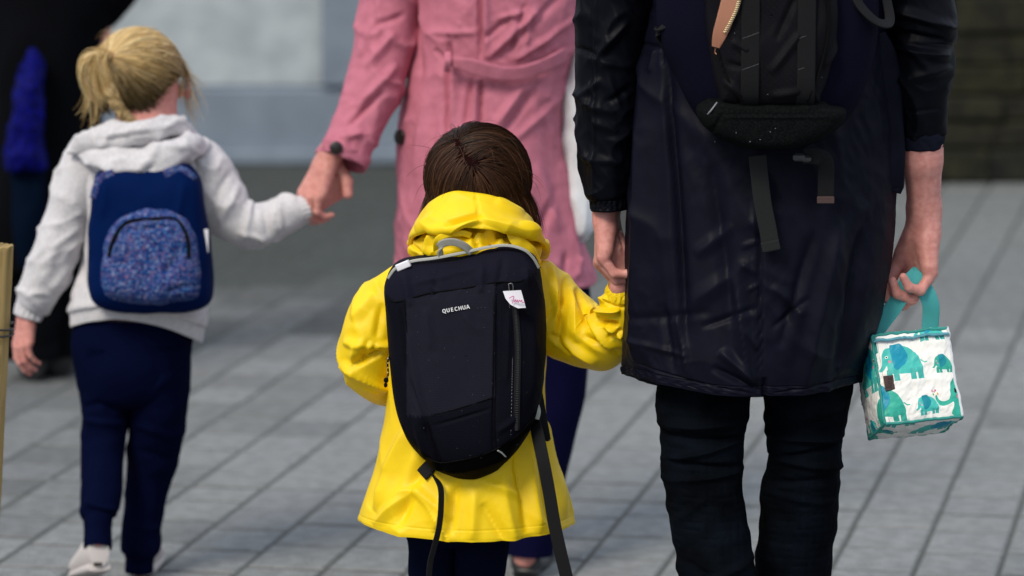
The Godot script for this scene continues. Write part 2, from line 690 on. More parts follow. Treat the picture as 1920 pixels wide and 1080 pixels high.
# ------------------------------------------------------------------ bodies
# bones: [from, to, radius, radius, blend, squash]; one surface round all of them
func flesh(bones: Array, h: float) -> ArrayMesh:
	var lo := Vector3.ONE * 1e9
	var hi := Vector3.ONE * -1e9
	for b in bones:
		var r := Vector3.ONE * (maxf(b[2], b[3]) + 3.0 * h)
		lo = lo.min(b[0] - r).min(b[1] - r)
		hi = hi.max(b[0] + r).max(b[1] + r)
	var nx := int((hi.x - lo.x) / h) + 2
	var ny := int((hi.y - lo.y) / h) + 2
	var nz := int((hi.z - lo.z) / h) + 2
	var F := PackedFloat32Array()
	F.resize(nx * ny * nz)
	F.fill(1.0)
	for b in bones:
		var a: Vector3 = b[0]
		var e: Vector3 = b[1]
		var ra: float = b[2]
		var rd: float = b[3] - ra
		var k: float = b[4]
		var sq: Vector3 = b[5] if b.size() > 5 else Vector3.ONE
		var reach := Vector3.ONE * (maxf(ra, b[3]) + k + 2.5 * h)
		var p0 := ((a.min(e) - reach - lo) / h).floor()
		var p1 := ((a.max(e) + reach - lo) / h).ceil()
		var x0 := clampi(int(p0.x), 0, nx - 1)
		var x1 := clampi(int(p1.x), 0, nx - 1)
		var y0 := clampi(int(p0.y), 0, ny - 1)
		var y1 := clampi(int(p1.y), 0, ny - 1)
		var z0 := clampi(int(p0.z), 0, nz - 1)
		var z1 := clampi(int(p1.z), 0, nz - 1)
		var ba := (e - a) * sq
		var bb := maxf(ba.length_squared(), 1e-9)
		for iz in range(z0, z1 + 1):
			for iy in range(y0, y1 + 1):
				var idx := (iz * ny + iy) * nx + x0
				for ix in range(x0, x1 + 1):
					var w := (lo + Vector3(ix, iy, iz) * h - a) * sq
					var t := clampf(w.dot(ba) / bb, 0.0, 1.0)
					var d := (w - ba * t).length() - ra - rd * t
					var old := F[idx]
					var m := minf(old, d)
					var hh := k - absf(old - d)
					if hh > 0.0:
						m -= hh * hh * 0.25 / k
					F[idx] = m
					idx += 1
	var V := PackedVector3Array()
	var N := PackedVector3Array()
	var at := PackedInt32Array()
	at.resize(F.size())
	at.fill(-1)
	var sx := nx
	var sz := nx * ny
	var off := [0, 1, sx, sx + 1, sz, sz + 1, sz + sx, sz + sx + 1]
	var edges := [[0, 1], [2, 3], [4, 5], [6, 7], [0, 2], [1, 3], [4, 6], [5, 7], [0, 4], [1, 5], [2, 6], [3, 7]]
	for iz in nz - 1:
		for iy in ny - 1:
			var row := (iz * ny + iy) * nx
			for ix in nx - 1:
				var c := row + ix
				var f0 := F[c]
				if absf(f0) > 3.0 * h:
					continue
				var ins := 0
				for o in off:
					if F[c + o] < 0.0:
						ins += 1
				if ins == 0 or ins == 8:
					continue
				var s := Vector3.ZERO
				var n := 0
				for eg in edges:
					var fa := F[c + off[eg[0]]]
					var fb := F[c + off[eg[1]]]
					if (fa < 0.0) != (fb < 0.0):
						var t := fa / (fa - fb)
						var q0 := Vector3(eg[0] & 1, (eg[0] >> 1) & 1, eg[0] >> 2)
						var q1 := Vector3(eg[1] & 1, (eg[1] >> 1) & 1, eg[1] >> 2)
						s += q0.lerp(q1, t)
						n += 1
				at[c] = V.size()
				V.append(lo + (Vector3(ix, iy, iz) + s / n) * h)
				var gx := F[c + 1] + F[c + sx + 1] + F[c + sz + 1] + F[c + sz + sx + 1] - F[c] - F[c + sx] - F[c + sz] - F[c + sz + sx]
				var gy := F[c + sx] + F[c + sx + 1] + F[c + sz + sx] + F[c + sz + sx + 1] - F[c] - F[c + 1] - F[c + sz] - F[c + sz + 1]
				var gz := F[c + sz] + F[c + sz + 1] + F[c + sz + sx] + F[c + sz + sx + 1] - F[c] - F[c + 1] - F[c + sx] - F[c + sx + 1]
				N.append(Vector3(gx, gy, gz).normalized())
	var I := PackedInt32Array()
	for iz in range(1, nz - 1):
		for iy in range(1, ny - 1):
			var row := (iz * ny + iy) * nx
			for ix in range(1, nx - 1):
				var c := row + ix
				if at[c] < 0:
					continue
				var inside := F[c] < 0.0
				if inside != (F[c + 1] < 0.0):
					quad(I, at, c, sx, sz, inside)
				if inside != (F[c + sx] < 0.0):
					quad(I, at, c, sz, 1, inside)
				if inside != (F[c + sz] < 0.0):
					quad(I, at, c, 1, sx, inside)
	var arr := []
	arr.resize(Mesh.ARRAY_MAX)
	arr[Mesh.ARRAY_VERTEX] = V
	arr[Mesh.ARRAY_NORMAL] = N
	arr[Mesh.ARRAY_INDEX] = I
	var m := ArrayMesh.new()
	m.add_surface_from_arrays(Mesh.PRIMITIVE_TRIANGLES, arr)
	return m


func quad(I: PackedInt32Array, at: PackedInt32Array, c: int, u: int, v: int, inside: bool) -> void:
	var a := at[c]
	var b := at[c - u]
	var d := at[c - u - v]
	var e := at[c - v]
	if a < 0 or b < 0 or d < 0 or e < 0:
		return
	var q := [a, b, d, a, d, e] if not inside else [a, d, b, a, e, d]
	for k in q:
		I.append(k)


# w wrist, f along the hand, n out of its back; side +1 or -1 puts the thumb on one or the other edge
func hand_bones(w: Vector3, f: Vector3, n: Vector3, side: float, s: float, curls: Array, thumb: Array, arm: Vector3) -> Array:
	f = f.normalized()
	n = (n - f * n.dot(f)).normalized()
	var t := f.cross(n) * side
	var B := []
	B.append([arm, w - f * 0.012 * s, 0.030 * s, 0.0255 * s, 0.01 * s])
	B.append([w - f * 0.02 * s - t * 0.006 * s, w + f * 0.02 * s - t * 0.012 * s, 0.021 * s, 0.018 * s, 0.015 * s])
	B.append([w - f * 0.02 * s + t * 0.008 * s, w + f * 0.02 * s + t * 0.010 * s, 0.021 * s, 0.018 * s, 0.015 * s])
	var offs := [0.031, 0.0105, -0.0105, -0.029]
	var fwd := [0.090, 0.094, 0.088, 0.079]
	var rad := [0.0108, 0.0110, 0.0102, 0.0092]
	var lens_ := [[0.044, 0.027, 0.022], [0.049, 0.031, 0.023], [0.045, 0.029, 0.022], [0.035, 0.022, 0.020]]
	for i in 4:
		var kn: Vector3 = w + f * fwd[i] * s + t * offs[i] * s - n * (0.004 * s if i == 3 or i == 0 else 0.0)
		B.append([w + f * 0.014 * s + t * offs[i] * 0.55 * s, kn - n * 0.003 * s, 0.0150 * s, (rad[i] + 0.0015) * s, 0.012 * s])
		B.append([w + f * 0.03 * s + t * offs[i] * 0.6 * s - n * 0.008 * s, kn - n * 0.007 * s - f * 0.012 * s, 0.013 * s, 0.010 * s, 0.012 * s])
		var ang := 0.0
		var p := kn
		for q in 3:
			ang += curls[i][q]
			var dir: Vector3 = f * cos(ang) - n * sin(ang) + t * curls[i][3]
			var e: Vector3 = p + dir.normalized() * lens_[i][q] * s
			var r0: float = rad[i] * (1.0 - 0.1 * q)
			B.append([p, e, r0 * s, r0 * 0.88 * s, 0.0035 * s])
			p = e
	var tb := w + f * 0.024 * s + t * 0.022 * s - n * 0.008 * s
	var d1: Vector3 = (f * thumb[0] + t * thumb[1] - n * thumb[2]).normalized()
	var d2: Vector3 = (d1 + (f * 0.4 - n * 0.5 - t * 0.5) * thumb[3]).normalized()
	var d3: Vector3 = (d2 + (f * 0.3 - n * 0.5 - t * 0.5) * thumb[3]).normalized()
	B.append([w + f * 0.012 * s + t * 0.012 * s - n * 0.006 * s, tb + d1 * 0.030 * s, 0.0165 * s, 0.0145 * s, 0.014 * s])
	var p1 := tb + d1 * 0.044 * s
	B.append([tb, p1, 0.0145 * s, 0.0118 * s, 0.008 * s])
	B.append([p1, p1 + d2 * 0.032 * s, 0.0112 * s, 0.0102 * s, 0.004 * s])
	B.append([p1 + d2 * 0.032 * s, p1 + d2 * 0.032 * s + d3 * 0.022 * s, 0.0104 * s, 0.0085 * s, 0.004 * s])
	return B


# the whole figure under its clothes; j holds the joints
func skeleton(j: Dictionary, s: float) -> Array:
	var k := 0.03 * s
	var flat := Vector3(1, 1, 1.35)
	var B := []
	B.append([j.hip, j.hip + Vector3(0, 0.06 * s, 0), 0.115 * s, 0.105 * s, k, flat])
	B.append([j.hip, j.chest, 0.10 * s, 0.115 * s, k, flat])
	B.append([j.chest, j.chest + Vector3(0, 0.10 * s, 0), 0.12 * s, 0.105 * s, k, flat])
	B.append([j.sl, j.sr, 0.05 * s, 0.05 * s, k])
	B.append([j.chest + Vector3(0, 0.08 * s, 0), j.head + Vector3(0, -0.05 * s, 0.0), 0.062 * s, 0.05 * s, k])
	for q in [["sl", "el", "wl"], ["sr", "er", "wr"]]:
		B.append([j[q[0]], j[q[1]], 0.040 * s, 0.028 * s, k])
		B.append([j[q[1]], j[q[2]], 0.028 * s, 0.022 * s, 0.01 * s])
	for q in [["hl", "kl", "al", "tl"], ["hr", "kr", "ar", "tr"]]:
		B.append([j[q[0]], j[q[1]], 0.066 * s, 0.042 * s, k])
		B.append([j[q[1]], j[q[1]].lerp(j[q[2]], 0.35), 0.042 * s, 0.044 * s, k])
		B.append([j[q[1]].lerp(j[q[2]], 0.35), j[q[2]], 0.044 * s, 0.028 * s, k])
		B.append([j[q[2]] + Vector3(0, -0.02 * s, 0.02 * s), j[q[3]], 0.026 * s, 0.022 * s, 0.02 * s])
	return B


func head_bones(c: Vector3, face: Vector3, s: float, ear_out := 0.080) -> Array:
	var f := face.normalized()
	var r := f.cross(Vector3.UP).normalized()
	var u := r.cross(f)
	var B := []
	B.append([c + f * 0.03 * s + u * 0.015 * s, c - f * 0.022 * s + u * 0.02 * s, 0.074 * s, 0.076 * s, 0.02 * s])
	B.append([c + f * 0.055 * s - u * 0.02 * s, c + f * 0.065 * s - u * 0.075 * s, 0.045 * s, 0.030 * s, 0.03 * s])
	B.append([c - f * 0.02 * s - u * 0.02 * s, c - f * 0.028 * s - u * 0.12 * s, 0.058 * s, 0.048 * s, 0.025 * s])
	B.append([c + f * 0.096 * s + u * 0.0 * s, c + f * 0.112 * s - u * 0.03 * s, 0.010 * s, 0.013 * s, 0.012 * s])
	for d in [-1.0, 1.0]:
		B.append([c + r * d * 0.032 * s + f * 0.093 * s + u * 0.004 * s, c + r * d * 0.034 * s + f * 0.093 * s + u * 0.004 * s, 0.013 * s, 0.013 * s, 0.004 * s])
		B.append([c + r * d * 0.018 * s + f * 0.098 * s - u * 0.054 * s, c + f * 0.103 * s - u * 0.052 * s, 0.008 * s, 0.009 * s, 0.006 * s])
		# ear: rim and lobe
		var ec: Vector3 = c + r * d * ear_out * s - u * 0.008 * s + f * 0.004 * s
		var last := ec
		for q in 7:
			var a := -0.4 + q * 0.62
			var e: Vector3 = ec - f * 0.016 * s * sin(a) + u * 0.027 * s * cos(a) + r * d * 0.010 * s
			if q > 0:
				B.append([last, e, 0.0042 * s, 0.0042 * s, 0.004 * s])
			last = e
		B.append([ec - r * d * (0.004 + ear_out - 0.080) * s, ec - u * 0.02 * s + r * d * 0.004 * s, 0.008 * s, 0.007 * s, 0.006 * s])
	return B


# ------------------------------------------------------------------ hair
# strands that run over an ellipsoid: flow(p) gives the direction wanted at a point
func strand_mesh(list: Array, width: float, tones: Array, shade := func(_p): return 1.0) -> ArrayMesh:
	var V := PackedVector3Array()
	var N := PackedVector3Array()
	var C := PackedColorArray()
	var I := PackedInt32Array()
	for pts in list:
		var n: int = pts.size()
		if n < 3:
			continue
		var base: Color = tones[rng.randi() % tones.size()]
		base = base * rng.randf_range(0.75, 1.25) * shade.call(pts[0])
		var tip: Color = base * rng.randf_range(1.0, 1.35)
		var w := width * rng.randf_range(0.6, 1.3)
		var first := V.size()
		for k in n:
			var T: Vector3 = (pts[mini(k + 1, n - 1)] - pts[maxi(k - 1, 0)]).normalized()
			var e1 := T.cross(Vector3(0.3, 0.2, 1.0)).normalized()
			var e2 := e1.cross(T)
			var t := float(k) / (n - 1)
			var r := w * (1.0 - 0.75 * t * t) * 0.5
			for q in 3:
				var d := e1 * cos(q * TAU / 3.0) + e2 * sin(q * TAU / 3.0)
				V.append(pts[k] + d * r)
				N.append(d)
				var col := base.lerp(tip, t)
				C.append(Color(col.r, col.g, col.b))
			if k > 0:
				var o := first + (k - 1) * 3
				for q in 3:
					var q2 := (q + 1) % 3
					I.append_array(PackedInt32Array([o + q, o + q2, o + 3 + q, o + q2, o + 3 + q2, o + 3 + q]))
	var arr := []
	arr.resize(Mesh.ARRAY_MAX)
	arr[Mesh.ARRAY_VERTEX] = V
	arr[Mesh.ARRAY_NORMAL] = N
	arr[Mesh.ARRAY_COLOR] = C
	arr[Mesh.ARRAY_INDEX] = I
	var m := ArrayMesh.new()
	m.add_surface_from_arrays(Mesh.PRIMITIVE_TRIANGLES, arr)
	return m


func pin(p: Vector3, c: Vector3, r: Vector3) -> Vector3:
	var d := (p - c) / r
	return c + d / maxf(d.length(), 1e-5) * r


func scalp_point(c: Vector3, r: Vector3) -> Vector3:
	var v := Vector3(rng.randfn(), rng.randfn(), rng.randfn()).normalized()
	return c + v * r


# ------------------------------------------------------------------ ground and walls
func stone_mesh(w: float, l: float, h: float, b: float) -> ArrayMesh:
	return box_mesh(Vector3(0, -h * 0.5, 0), Vector3(w, h, l), b)


func build_pavement() -> void:
	var ground := part("ground", PlaneMesh.new(), M.joint_sand, self)
	(ground.mesh as PlaneMesh).size = Vector2(500, 500)
	ground.position = Vector3(0, -0.0028, -100)
	ground.set_meta("kind", "structure")
	ground.set_meta("label", "sandy grey ground showing in the joints of the paving")
	var pave := Node3D.new()
	pave.name = "pavement"
	add_child(pave)
	pave.set_meta("kind", "structure")
	pave.set_meta("label", "grey pavement of rectangular concrete setts laid in long rows")
	pave.position = Vector3(0.09, 0, -8.3)
	pave.rotation.y = -deg_to_rad(10.9)
	var wear := FastNoiseLite.new()
	wear.frequency = 0.9
	wear.fractal_octaves = 3
	wear.seed = 4
	var list := []
	for k in range(-32, 34):
		var ax := 0.01 + (k + 0.5) * 0.161
		for side in [-1.0, 1.0]:
			var at := 0.011
			var first := true
			while at < (6.9 if side < 0.0 else 4.4):
				var l := 0.118 + rng.randf() * 0.09 if first and rng.randf() < 0.75 else 0.198 + rng.randf_range(-0.006, 0.006)
				list.append([ax, side * (at + l * 0.5), l])
				at += l + 0.015
				first = false
	var near := []
	for s in list:
		var p: Vector3 = pave.transform * Vector3(s[0], 0, s[1])
		var seen := absf(p.x) < -p.z * 0.1285 + 0.08 and p.z < -7.5
		s.append(p)
		s.append((0.0 if seen else 100.0) - p.z)
	list.sort_custom(func(a, b): return a[4] < b[4])
	var shared := []
	for q in 24:
		var m := StandardMaterial3D.new()
		m = M.stone_paver.duplicate()
		m.vertex_color_use_as_albedo = false
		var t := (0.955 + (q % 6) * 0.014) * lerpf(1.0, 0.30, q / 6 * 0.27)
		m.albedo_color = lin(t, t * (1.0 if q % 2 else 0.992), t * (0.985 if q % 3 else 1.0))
		shared.append(m)
	var st := SurfaceTool.new()
	st.begin(Mesh.PRIMITIVE_TRIANGLES)
	var meshes := {}
	for n in list.size():
		var s: Array = list[n]
		var l: float = s[2]
		var key := int(round(l * 100.0))
		if not meshes.has(key):
			meshes[key] = stone_mesh(0.1545, key * 0.01, 0.05, 0.0045)
		var p: Vector3 = s[3]
		var tone := rng.randi() % 6
		var stain := clampf(0.5 - 1.3 * wear.get_noise_2d(p.x * 1.4, p.z * 0.8), 0.0, 1.0)
		# stones get darker towards the left and with distance, with a wavering edge
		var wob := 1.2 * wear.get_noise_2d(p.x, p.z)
		var darken := clampf(0.22 * smoothstep(-8.6, -11.0, p.z + wob) + 0.9 * smoothstep(-9.2, -13.0, p.z + wob) * smoothstep(1.5, 0.3, p.x) + 0.35 * smoothstep(-0.45, -1.1, p.x + 0.3 * wob) * smoothstep(-7.7, -8.6, p.z), 0.0, 1.0)
		var tr := Transform3D(Basis.from_euler(Vector3(rng.randf_range(-0.003, 0.003), 0, rng.randf_range(-0.003, 0.003))), Vector3(s[0] + rng.randf_range(-0.001, 0.001), rng.randf_range(-0.0006, 0.0008), s[1]))
		if n < 300:
			var o := part("paving_stone", meshes[key], shared[clampi(tone - (1 if stain > 0.6 else 0), 0, 5) + 6 * clampi(int(darken / 0.27 + rng.randf()), 0, 3)], pave)
			o.transform = tr
		else:
			var v := (0.955 + tone * 0.014) * lerpf(1.0, 0.94, stain) * lerpf(1.0, 0.30, darken)
			var col := Color(v, v, v * 0.995).lerp(Color(v * 0.94, v * 1.0, v * 0.95), darken)
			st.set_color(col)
			var m: ArrayMesh = meshes[key]
			var arr := m.surface_get_arrays(0)
			var idx: PackedInt32Array = arr[Mesh.ARRAY_INDEX] if arr[Mesh.ARRAY_INDEX] != null else PackedInt32Array(range(arr[Mesh.ARRAY_VERTEX].size()))
			for i in idx:
				st.set_color(col)
				st.set_normal(tr.basis * arr[Mesh.ARRAY_NORMAL][i])
				st.add_vertex(tr * arr[Mesh.ARRAY_VERTEX][i])
	var far := part("paving_stones_beyond", st.commit(), M.stone_paver, pave)
	far.set_meta("kind", "stuff")


func build_facade() -> void:
	var b := thing("building", "pale rendered building with a blue grey plinth and pilaster behind the children", "building", Vector3(0, 0, -14.75))
	var yb := 0.0
	var left := -5.0
	var right := 1.6
	var p0 := Vector3(-0.705, 0.2779, 0)
	var p1 := Vector3(-0.5387, 0.2779, 0)
	var top := 3.4
	var w1 := Vector3(p0.x - left, top - p0.y, 0.3)
	part("wall", box_mesh(Vector3((left + p0.x) * 0.5, (p0.y + top) * 0.5, -0.17), w1, 0.01), M.render_pale, b)
	part("wall", box_mesh(Vector3((p1.x + right) * 0.5, (p0.y + top) * 0.5, -0.17), Vector3(right - p1.x, top - p0.y, 0.3), 0.01), M.render_pale, b)
	part("plinth", box_mesh(Vector3((left + right) * 0.5, p0.y * 0.5, -0.15), Vector3(right - left, p0.y, 0.32), 0.012), M.plinth_blue, b)
	part("pilaster", box_mesh(Vector3((p0.x + p1.x) * 0.5, (p0.y + top) * 0.5 + 0.002, -0.14), Vector3(p1.x - p0.x, top - p0.y, 0.34), 0.012), M.plinth_blue, b)
	part("base_step", box_mesh(Vector3((left + right) * 0.5, 0.026, 0.05), Vector3(right - left, 0.052, 0.08), 0.008), M.plinth_blue, b)
	part("cornice", box_mesh(Vector3((left + right) * 0.5, top + 0.06, -0.1), Vector3(right - left + 0.06, 0.12, 0.5), 0.02), M.plinth_blue, b)
	for x in [-2.6, -4.2]:
		var f := part("window", box_mesh(Vector3(x, 1.75, -0.012), Vector3(0.9, 1.3, 0.06), 0.01), M.plinth_blue, b)
		part("pane", box_mesh(Vector3(x, 1.75, 0.02), Vector3(0.8, 1.2, 0.012), 0.002), M.shoe_black, f)


func build_stone_wall() -> void:
	var w := thing("stone_wall", "dark mossy stone wall at the right edge behind the adult with the lunch bag", "wall", Vector3(1.4158, 0, -14.05))
	w.position.x = 0.0
	var x0 := 0.42
	var x1 := 4.6
	part("wall_core", box_mesh(Vector3((x0 + x1) * 0.5, 0.8, -0.28), Vector3(x1 - x0 - 0.02, 1.58, 0.46), 0.01), M.mossy_stone, w)
	var moss := FastNoiseLite.new()
	moss.frequency = 2.2
	moss.fractal_octaves = 3
	var y := 0.0
	var r := 0
	while y < 1.5:
		var h := rng.randf_range(0.085, 0.14)
		var x := x0 + rng.randf() * 0.1
		while x < x1:
			var l := rng.randf_range(0.16, 0.38)
			var d := rng.randf_range(0.05, 0.085)
			var P := PackedVector3Array()
			var m := box_mesh(Vector3.ZERO, Vector3(l - 0.005, h - 0.005, d), 0.010)
			var band := exp(-pow((y + h * 0.5 - 0.42) / 0.16, 2.0))
			var g := clampf(band * 1.15 + moss.get_noise_2d(x, y * 2.0) * 0.7, 0.0, 1.0)
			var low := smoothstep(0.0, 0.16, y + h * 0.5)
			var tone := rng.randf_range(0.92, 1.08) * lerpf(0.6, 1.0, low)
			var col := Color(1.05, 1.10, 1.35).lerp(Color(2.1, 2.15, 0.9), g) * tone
			col.a = 1.0
			var arr := m.surface_get_arrays(0)
			var cols := PackedColorArray()
			cols.resize(arr[Mesh.ARRAY_VERTEX].size())
			cols.fill(col)
			arr[Mesh.ARRAY_COLOR] = cols
			var am := ArrayMesh.new()
			am.add_surface_from_arrays(Mesh.PRIMITIVE_TRIANGLES, arr)
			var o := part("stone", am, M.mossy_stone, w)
			o.position = Vector3(x + l * 0.5, y + h * 0.5, -0.05 + rng.randf_range(-0.012, 0.012))
			o.rotation = Vector3(rng.randf_range(-0.03, 0.03), rng.randf_range(-0.03, 0.03), rng.randf_range(-0.02, 0.02))
			x += l
		y += h
		r += 1


func build_stake() -> void:
	var s := thing("fence_stake", "split wooden stake with wire wound round it at the left edge", "stake", Vector3(-0.8853, 0, -6.6))
	# a cleft pole: uneven many sided section, leaning a little
	var nu := 40
	var nv := 120
	var grain := FastNoiseLite.new()
	grain.frequency = 1.0
	grain.fractal_octaves = 3
	var flat := [1.0, 0.96, 0.9, 1.05, 1.1, 0.95, 0.86, 0.98]
	var top := Vector3(0.0226, 0.765, 0)
	var foot := Vector3(-0.0317, -0.0192, 0)
	foot.y = -0.05
	var P := PackedVector3Array()
	for j in nv:
		var t := float(j) / (nv - 1)
		var c := top.lerp(foot, t)
		for i in nu:
			var a := TAU * i / nu
			var f := a / TAU * 8.0
			var k := int(f) % 8
			# straight facets between the eight edges
			var half := PI / 8.0
			var rr: float = 0.033 * lerpf(flat[k], flat[(k + 1) % 8], f - int(f)) * cos(half) / cos(fposmod(a, TAU / 8.0) - half)
			rr *= 1.0 + 0.06 * grain.get_noise_2d(a * 6.0, t * 3.0) + 0.02 * grain.get_noise_2d(a * 30.0, t * 5.0)
			rr *= lerpf(1.0, 0.96, t)
			var y := c.y
			if j == 0:
				y += 0.004 * grain.get_noise_2d(a * 5.0, 3.0)
			P.append(Vector3(c.x + rr * sin(a), y, c.z + rr * cos(a)))
	var Q := PackedVector3Array()
	for i in nu:
		Q.append(top.lerp(P[i], 0.002))
	for i in nu:
		Q.append(top.lerp(P[i], 0.94) + Vector3(0, 0.001, 0))
	Q.append_array(P)
	var tone := func(p: Vector3) -> Color:
		var x := p.x - lerpf(foot.x, top.x, p.y / top.y)
		var g := 0.5 + 0.5 * grain.get_noise_3d(x * 220.0, p.y * 5.0, p.z * 220.0)
		var dark := smoothstep(0.30, 0.62, grain.get_noise_3d(x * 380.0 + 9.0, p.y * 3.0, p.z * 380.0))
		var c := Color(0.24, 0.165, 0.062).lerp(Color(0.42, 0.305, 0.14), g)
		return c.lerp(Color(0.06, 0.038, 0.016), dark * 0.8)
	part("pole", grid_mesh(Q, nu, nv + 2, tone), M.split_wood, s)
	var ring := []
	var c := top.lerp(foot, 0.165)
	for q in 44:
		var a := TAU * q / 20.0 + 1.2
		ring.append(c + Vector3(0.0355 * sin(a), 0.004 - q * 0.00042 + 0.002 * sin(a * 1.3), 0.0355 * cos(a)))
	part("wire", cord(ring, 0.0018, -1.0, 130), M.wire_steel, s)
	part("wire", cord([c + Vector3(-0.03, 0.002, 0.015), c + Vector3(-0.3, 0.006, 0.02), c + Vector3(-1.4, 0.0, 0.0)], 0.0018, -1.0, 10), M.wire_steel, s)


# ------------------------------------------------------------------ people in the background
func build_dark_bystander() -> void:
	var o := thing("person", "person in a long black coat standing side on behind the fair haired child", "person", Vector3(-1.1459, 0, -9.9))
	var j := {
		"hip": Vector3(0.032, 0.892, 0), "chest": Vector3(0.0434, 1.1959, 0), "head": Vector3(0.0813, 1.5102, 0),
		"sl": Vector3(-0.0807, 1.2682, 0), "el": Vector3(-0.1145, 1.0132, 0.03), "wl": Vector3(-0.1683, 0.8148, -0.05),
		"sr": Vector3(0.1633, 1.2682, 0), "er": Vector3(0.189, 1.0132, 0.03), "wr": Vector3(0.0142, 0.889, -0.04),
		"hl": Vector3(-0.022, 0.8389, 0), "kl": Vector3(-0.0394, 0.4538, 0.02), "al": Vector3(-0.0526, 0.0945, 0.05), "tl": Vector3(-0.0384, 0.0056, -0.08),
		"hr": Vector3(0.0709, 0.8389, 0), "kr": Vector3(0.0427, 0.449, -0.02), "ar": Vector3(0.0142, 0.0836, -0.02), "tr": Vector3(-0.0109, 0.0064, -0.16)}
	var B := skeleton(j, 1.0)
	B.append_array(head_bones(j.head, Vector3(-0.3, 0, -1), 1.0))
	var L := hand_bones(j.wl, Vector3(0, -1, 0), Vector3(-1, 0, 0), 1.0, 1.0, [[0.6, 0.9, 0.5, 0.0], [0.7, 0.9, 0.5, 0.0], [0.7, 0.9, 0.5, 0.0], [0.7, 0.9, 0.5, 0.0]], [0.7, 0.5, 0.4, 0.4], j.el)
	var R := hand_bones(j.wr, Vector3(0, -1, 0), Vector3(1, 0, 0), -1.0, 1.0, [[0.4, 0.6, 0.4, 0.0], [0.4, 0.6, 0.4, 0.0], [0.4, 0.6, 0.4, 0.0], [0.5, 0.6, 0.4, 0.0]], [0.7, 0.5, 0.4, 0.2], j.er)
	part("body", join([flesh(B, 0.013), flesh(L, 0.0045), flesh(R, 0.0045)]), M.skin, o)
	# the coat hangs open at the left, where something bright blue shows
	var coat := [[Vector3(0.0496, 1.3796, 0), 0.056, 0.1, 0.0, 0.0, 0.0, 1.0], [Vector3(0.0289, 1.3206, 0), 0.1351, 0.13, 0.0, 0.0, 0.0, 1.0], [Vector3(0.0195, 1.1432, 0), 0.1685, 0.155, 0.0, 0.0, 0.0, 1.0], [Vector3(0.0076, 0.9451, 0), 0.1603, 0.16, 0.0, 0.0, 0.0, 1.0], [Vector3(-0.0085, 0.8522, 0), 0.146, 0.17, 0.0, 0.0, 0.0, 1.0], [Vector3(-0.0233, 0.6791, 0), 0.1264, 0.18, 0.0, 0.0, 0.0, 1.0], [Vector3(-0.0342, 0.5051, 0), 0.1293, 0.18, 0.0, 0.0, 0.0, 1.0], [Vector3(-0.0425, 0.3707, 0), 0.1263, 0.175, 0.0, 0.0, 0.0, 1.0], [Vector3(-0.0512, 0.2898, 0), 0.1137, 0.165, 0.0, 0.0, 0.0, 1.0]]
	part("coat", cloth(stack(lip(coat), 72, 90), 72, 90, {"crumple": 0.01, "freq": Vector3(9, 2.5, 9)}), M.black_wool, o)
	part("coat_sleeve", cloth(tube(lip_tube([[Vector3(-0.0406, 1.301, 0), 0.0402, 0.0402], [Vector3(-0.0888, 1.1827, 0), 0.0696, 0.0696], [Vector3(-0.1106, 1.0132, 0.03), 0.0641, 0.0641], [Vector3(-0.1488, 0.8623, -0.04), 0.0484, 0.0484]]), 36, 50), 36, 50, {"crumple": 0.005}), M.black_wool, o)
	part("coat_sleeve", cloth(tube(lip_tube([[Vector3(0.1308, 1.301, 0), 0.0402, 0.0402], [Vector3(0.1621, 1.1827, 0), 0.0696, 0.0696], [Vector3(0.1798, 1.0132, 0.03), 0.0614, 0.0614], [Vector3(0.0895, 0.8905, -0.02), 0.051, 0.051], [Vector3(0.0176, 0.8698, -0.03), 0.0483, 0.0483]]), 36, 50), 36, 50, {"crumple": 0.005}), M.black_wool, o)
	part("trousers", join([
		cloth(tube(lip_tube([[Vector3(-0.0295, 0.7857, 0), 0.0884, 0.0884], [Vector3(-0.042, 0.4538, 0.02), 0.0775, 0.0775], [Vector3(-0.052, 0.201, 0.04), 0.072, 0.072], [Vector3(-0.0532, 0.0608, 0.05), 0.0719, 0.0719]]), 36, 60), 36, 60, {"crumple": 0.006, "freq": Vector3(8, 14, 8)}),
		cloth(tube(lip_tube([[Vector3(0.0568, 0.7857, 0), 0.0803, 0.0803], [Vector3(0.0334, 0.449, -0.02), 0.0724, 0.0724], [Vector3(0.0132, 0.1922, -0.02), 0.0671, 0.0671], [Vector3(0.0085, 0.0631, -0.02), 0.0671, 0.0671]]), 36, 60), 36, 60, {"crumple": 0.006, "freq": Vector3(8, 14, 8), "seed": 3})]), M.black_wool, o)
	for s in [[j.al, j.tl], [j.ar, j.tr]]:
		var a: Vector3 = s[0]
		var t: Vector3 = s[1]
		var heel := Vector3(a.x, 0.045, a.z + 0.05)
		var toe := Vector3(t.x, 0.035, t.z)
		part("shoe", simple_tube([[heel, 0.032, 0.042], [heel.lerp(toe, 0.4), 0.042, 0.045], [toe, 0.042, 0.034], [toe + Vector3(0, -0.005, -0.03), 0.02, 0.02]], 20, 20, Vector3.UP), M.shoe_black, o)
	part("hair", join([ball(j.head + Vector3(0, 0.03, 0.01), Vector3(0.092, 0.10, 0.10))]), M.black_wool, o)
	# bright blue bag hanging against the coat
	var g := thing("hanging_cloth", "vivid blue cloth hanging against the black coat at the left edge", "cloth", Vector3(-1.1459, 0, -9.9))
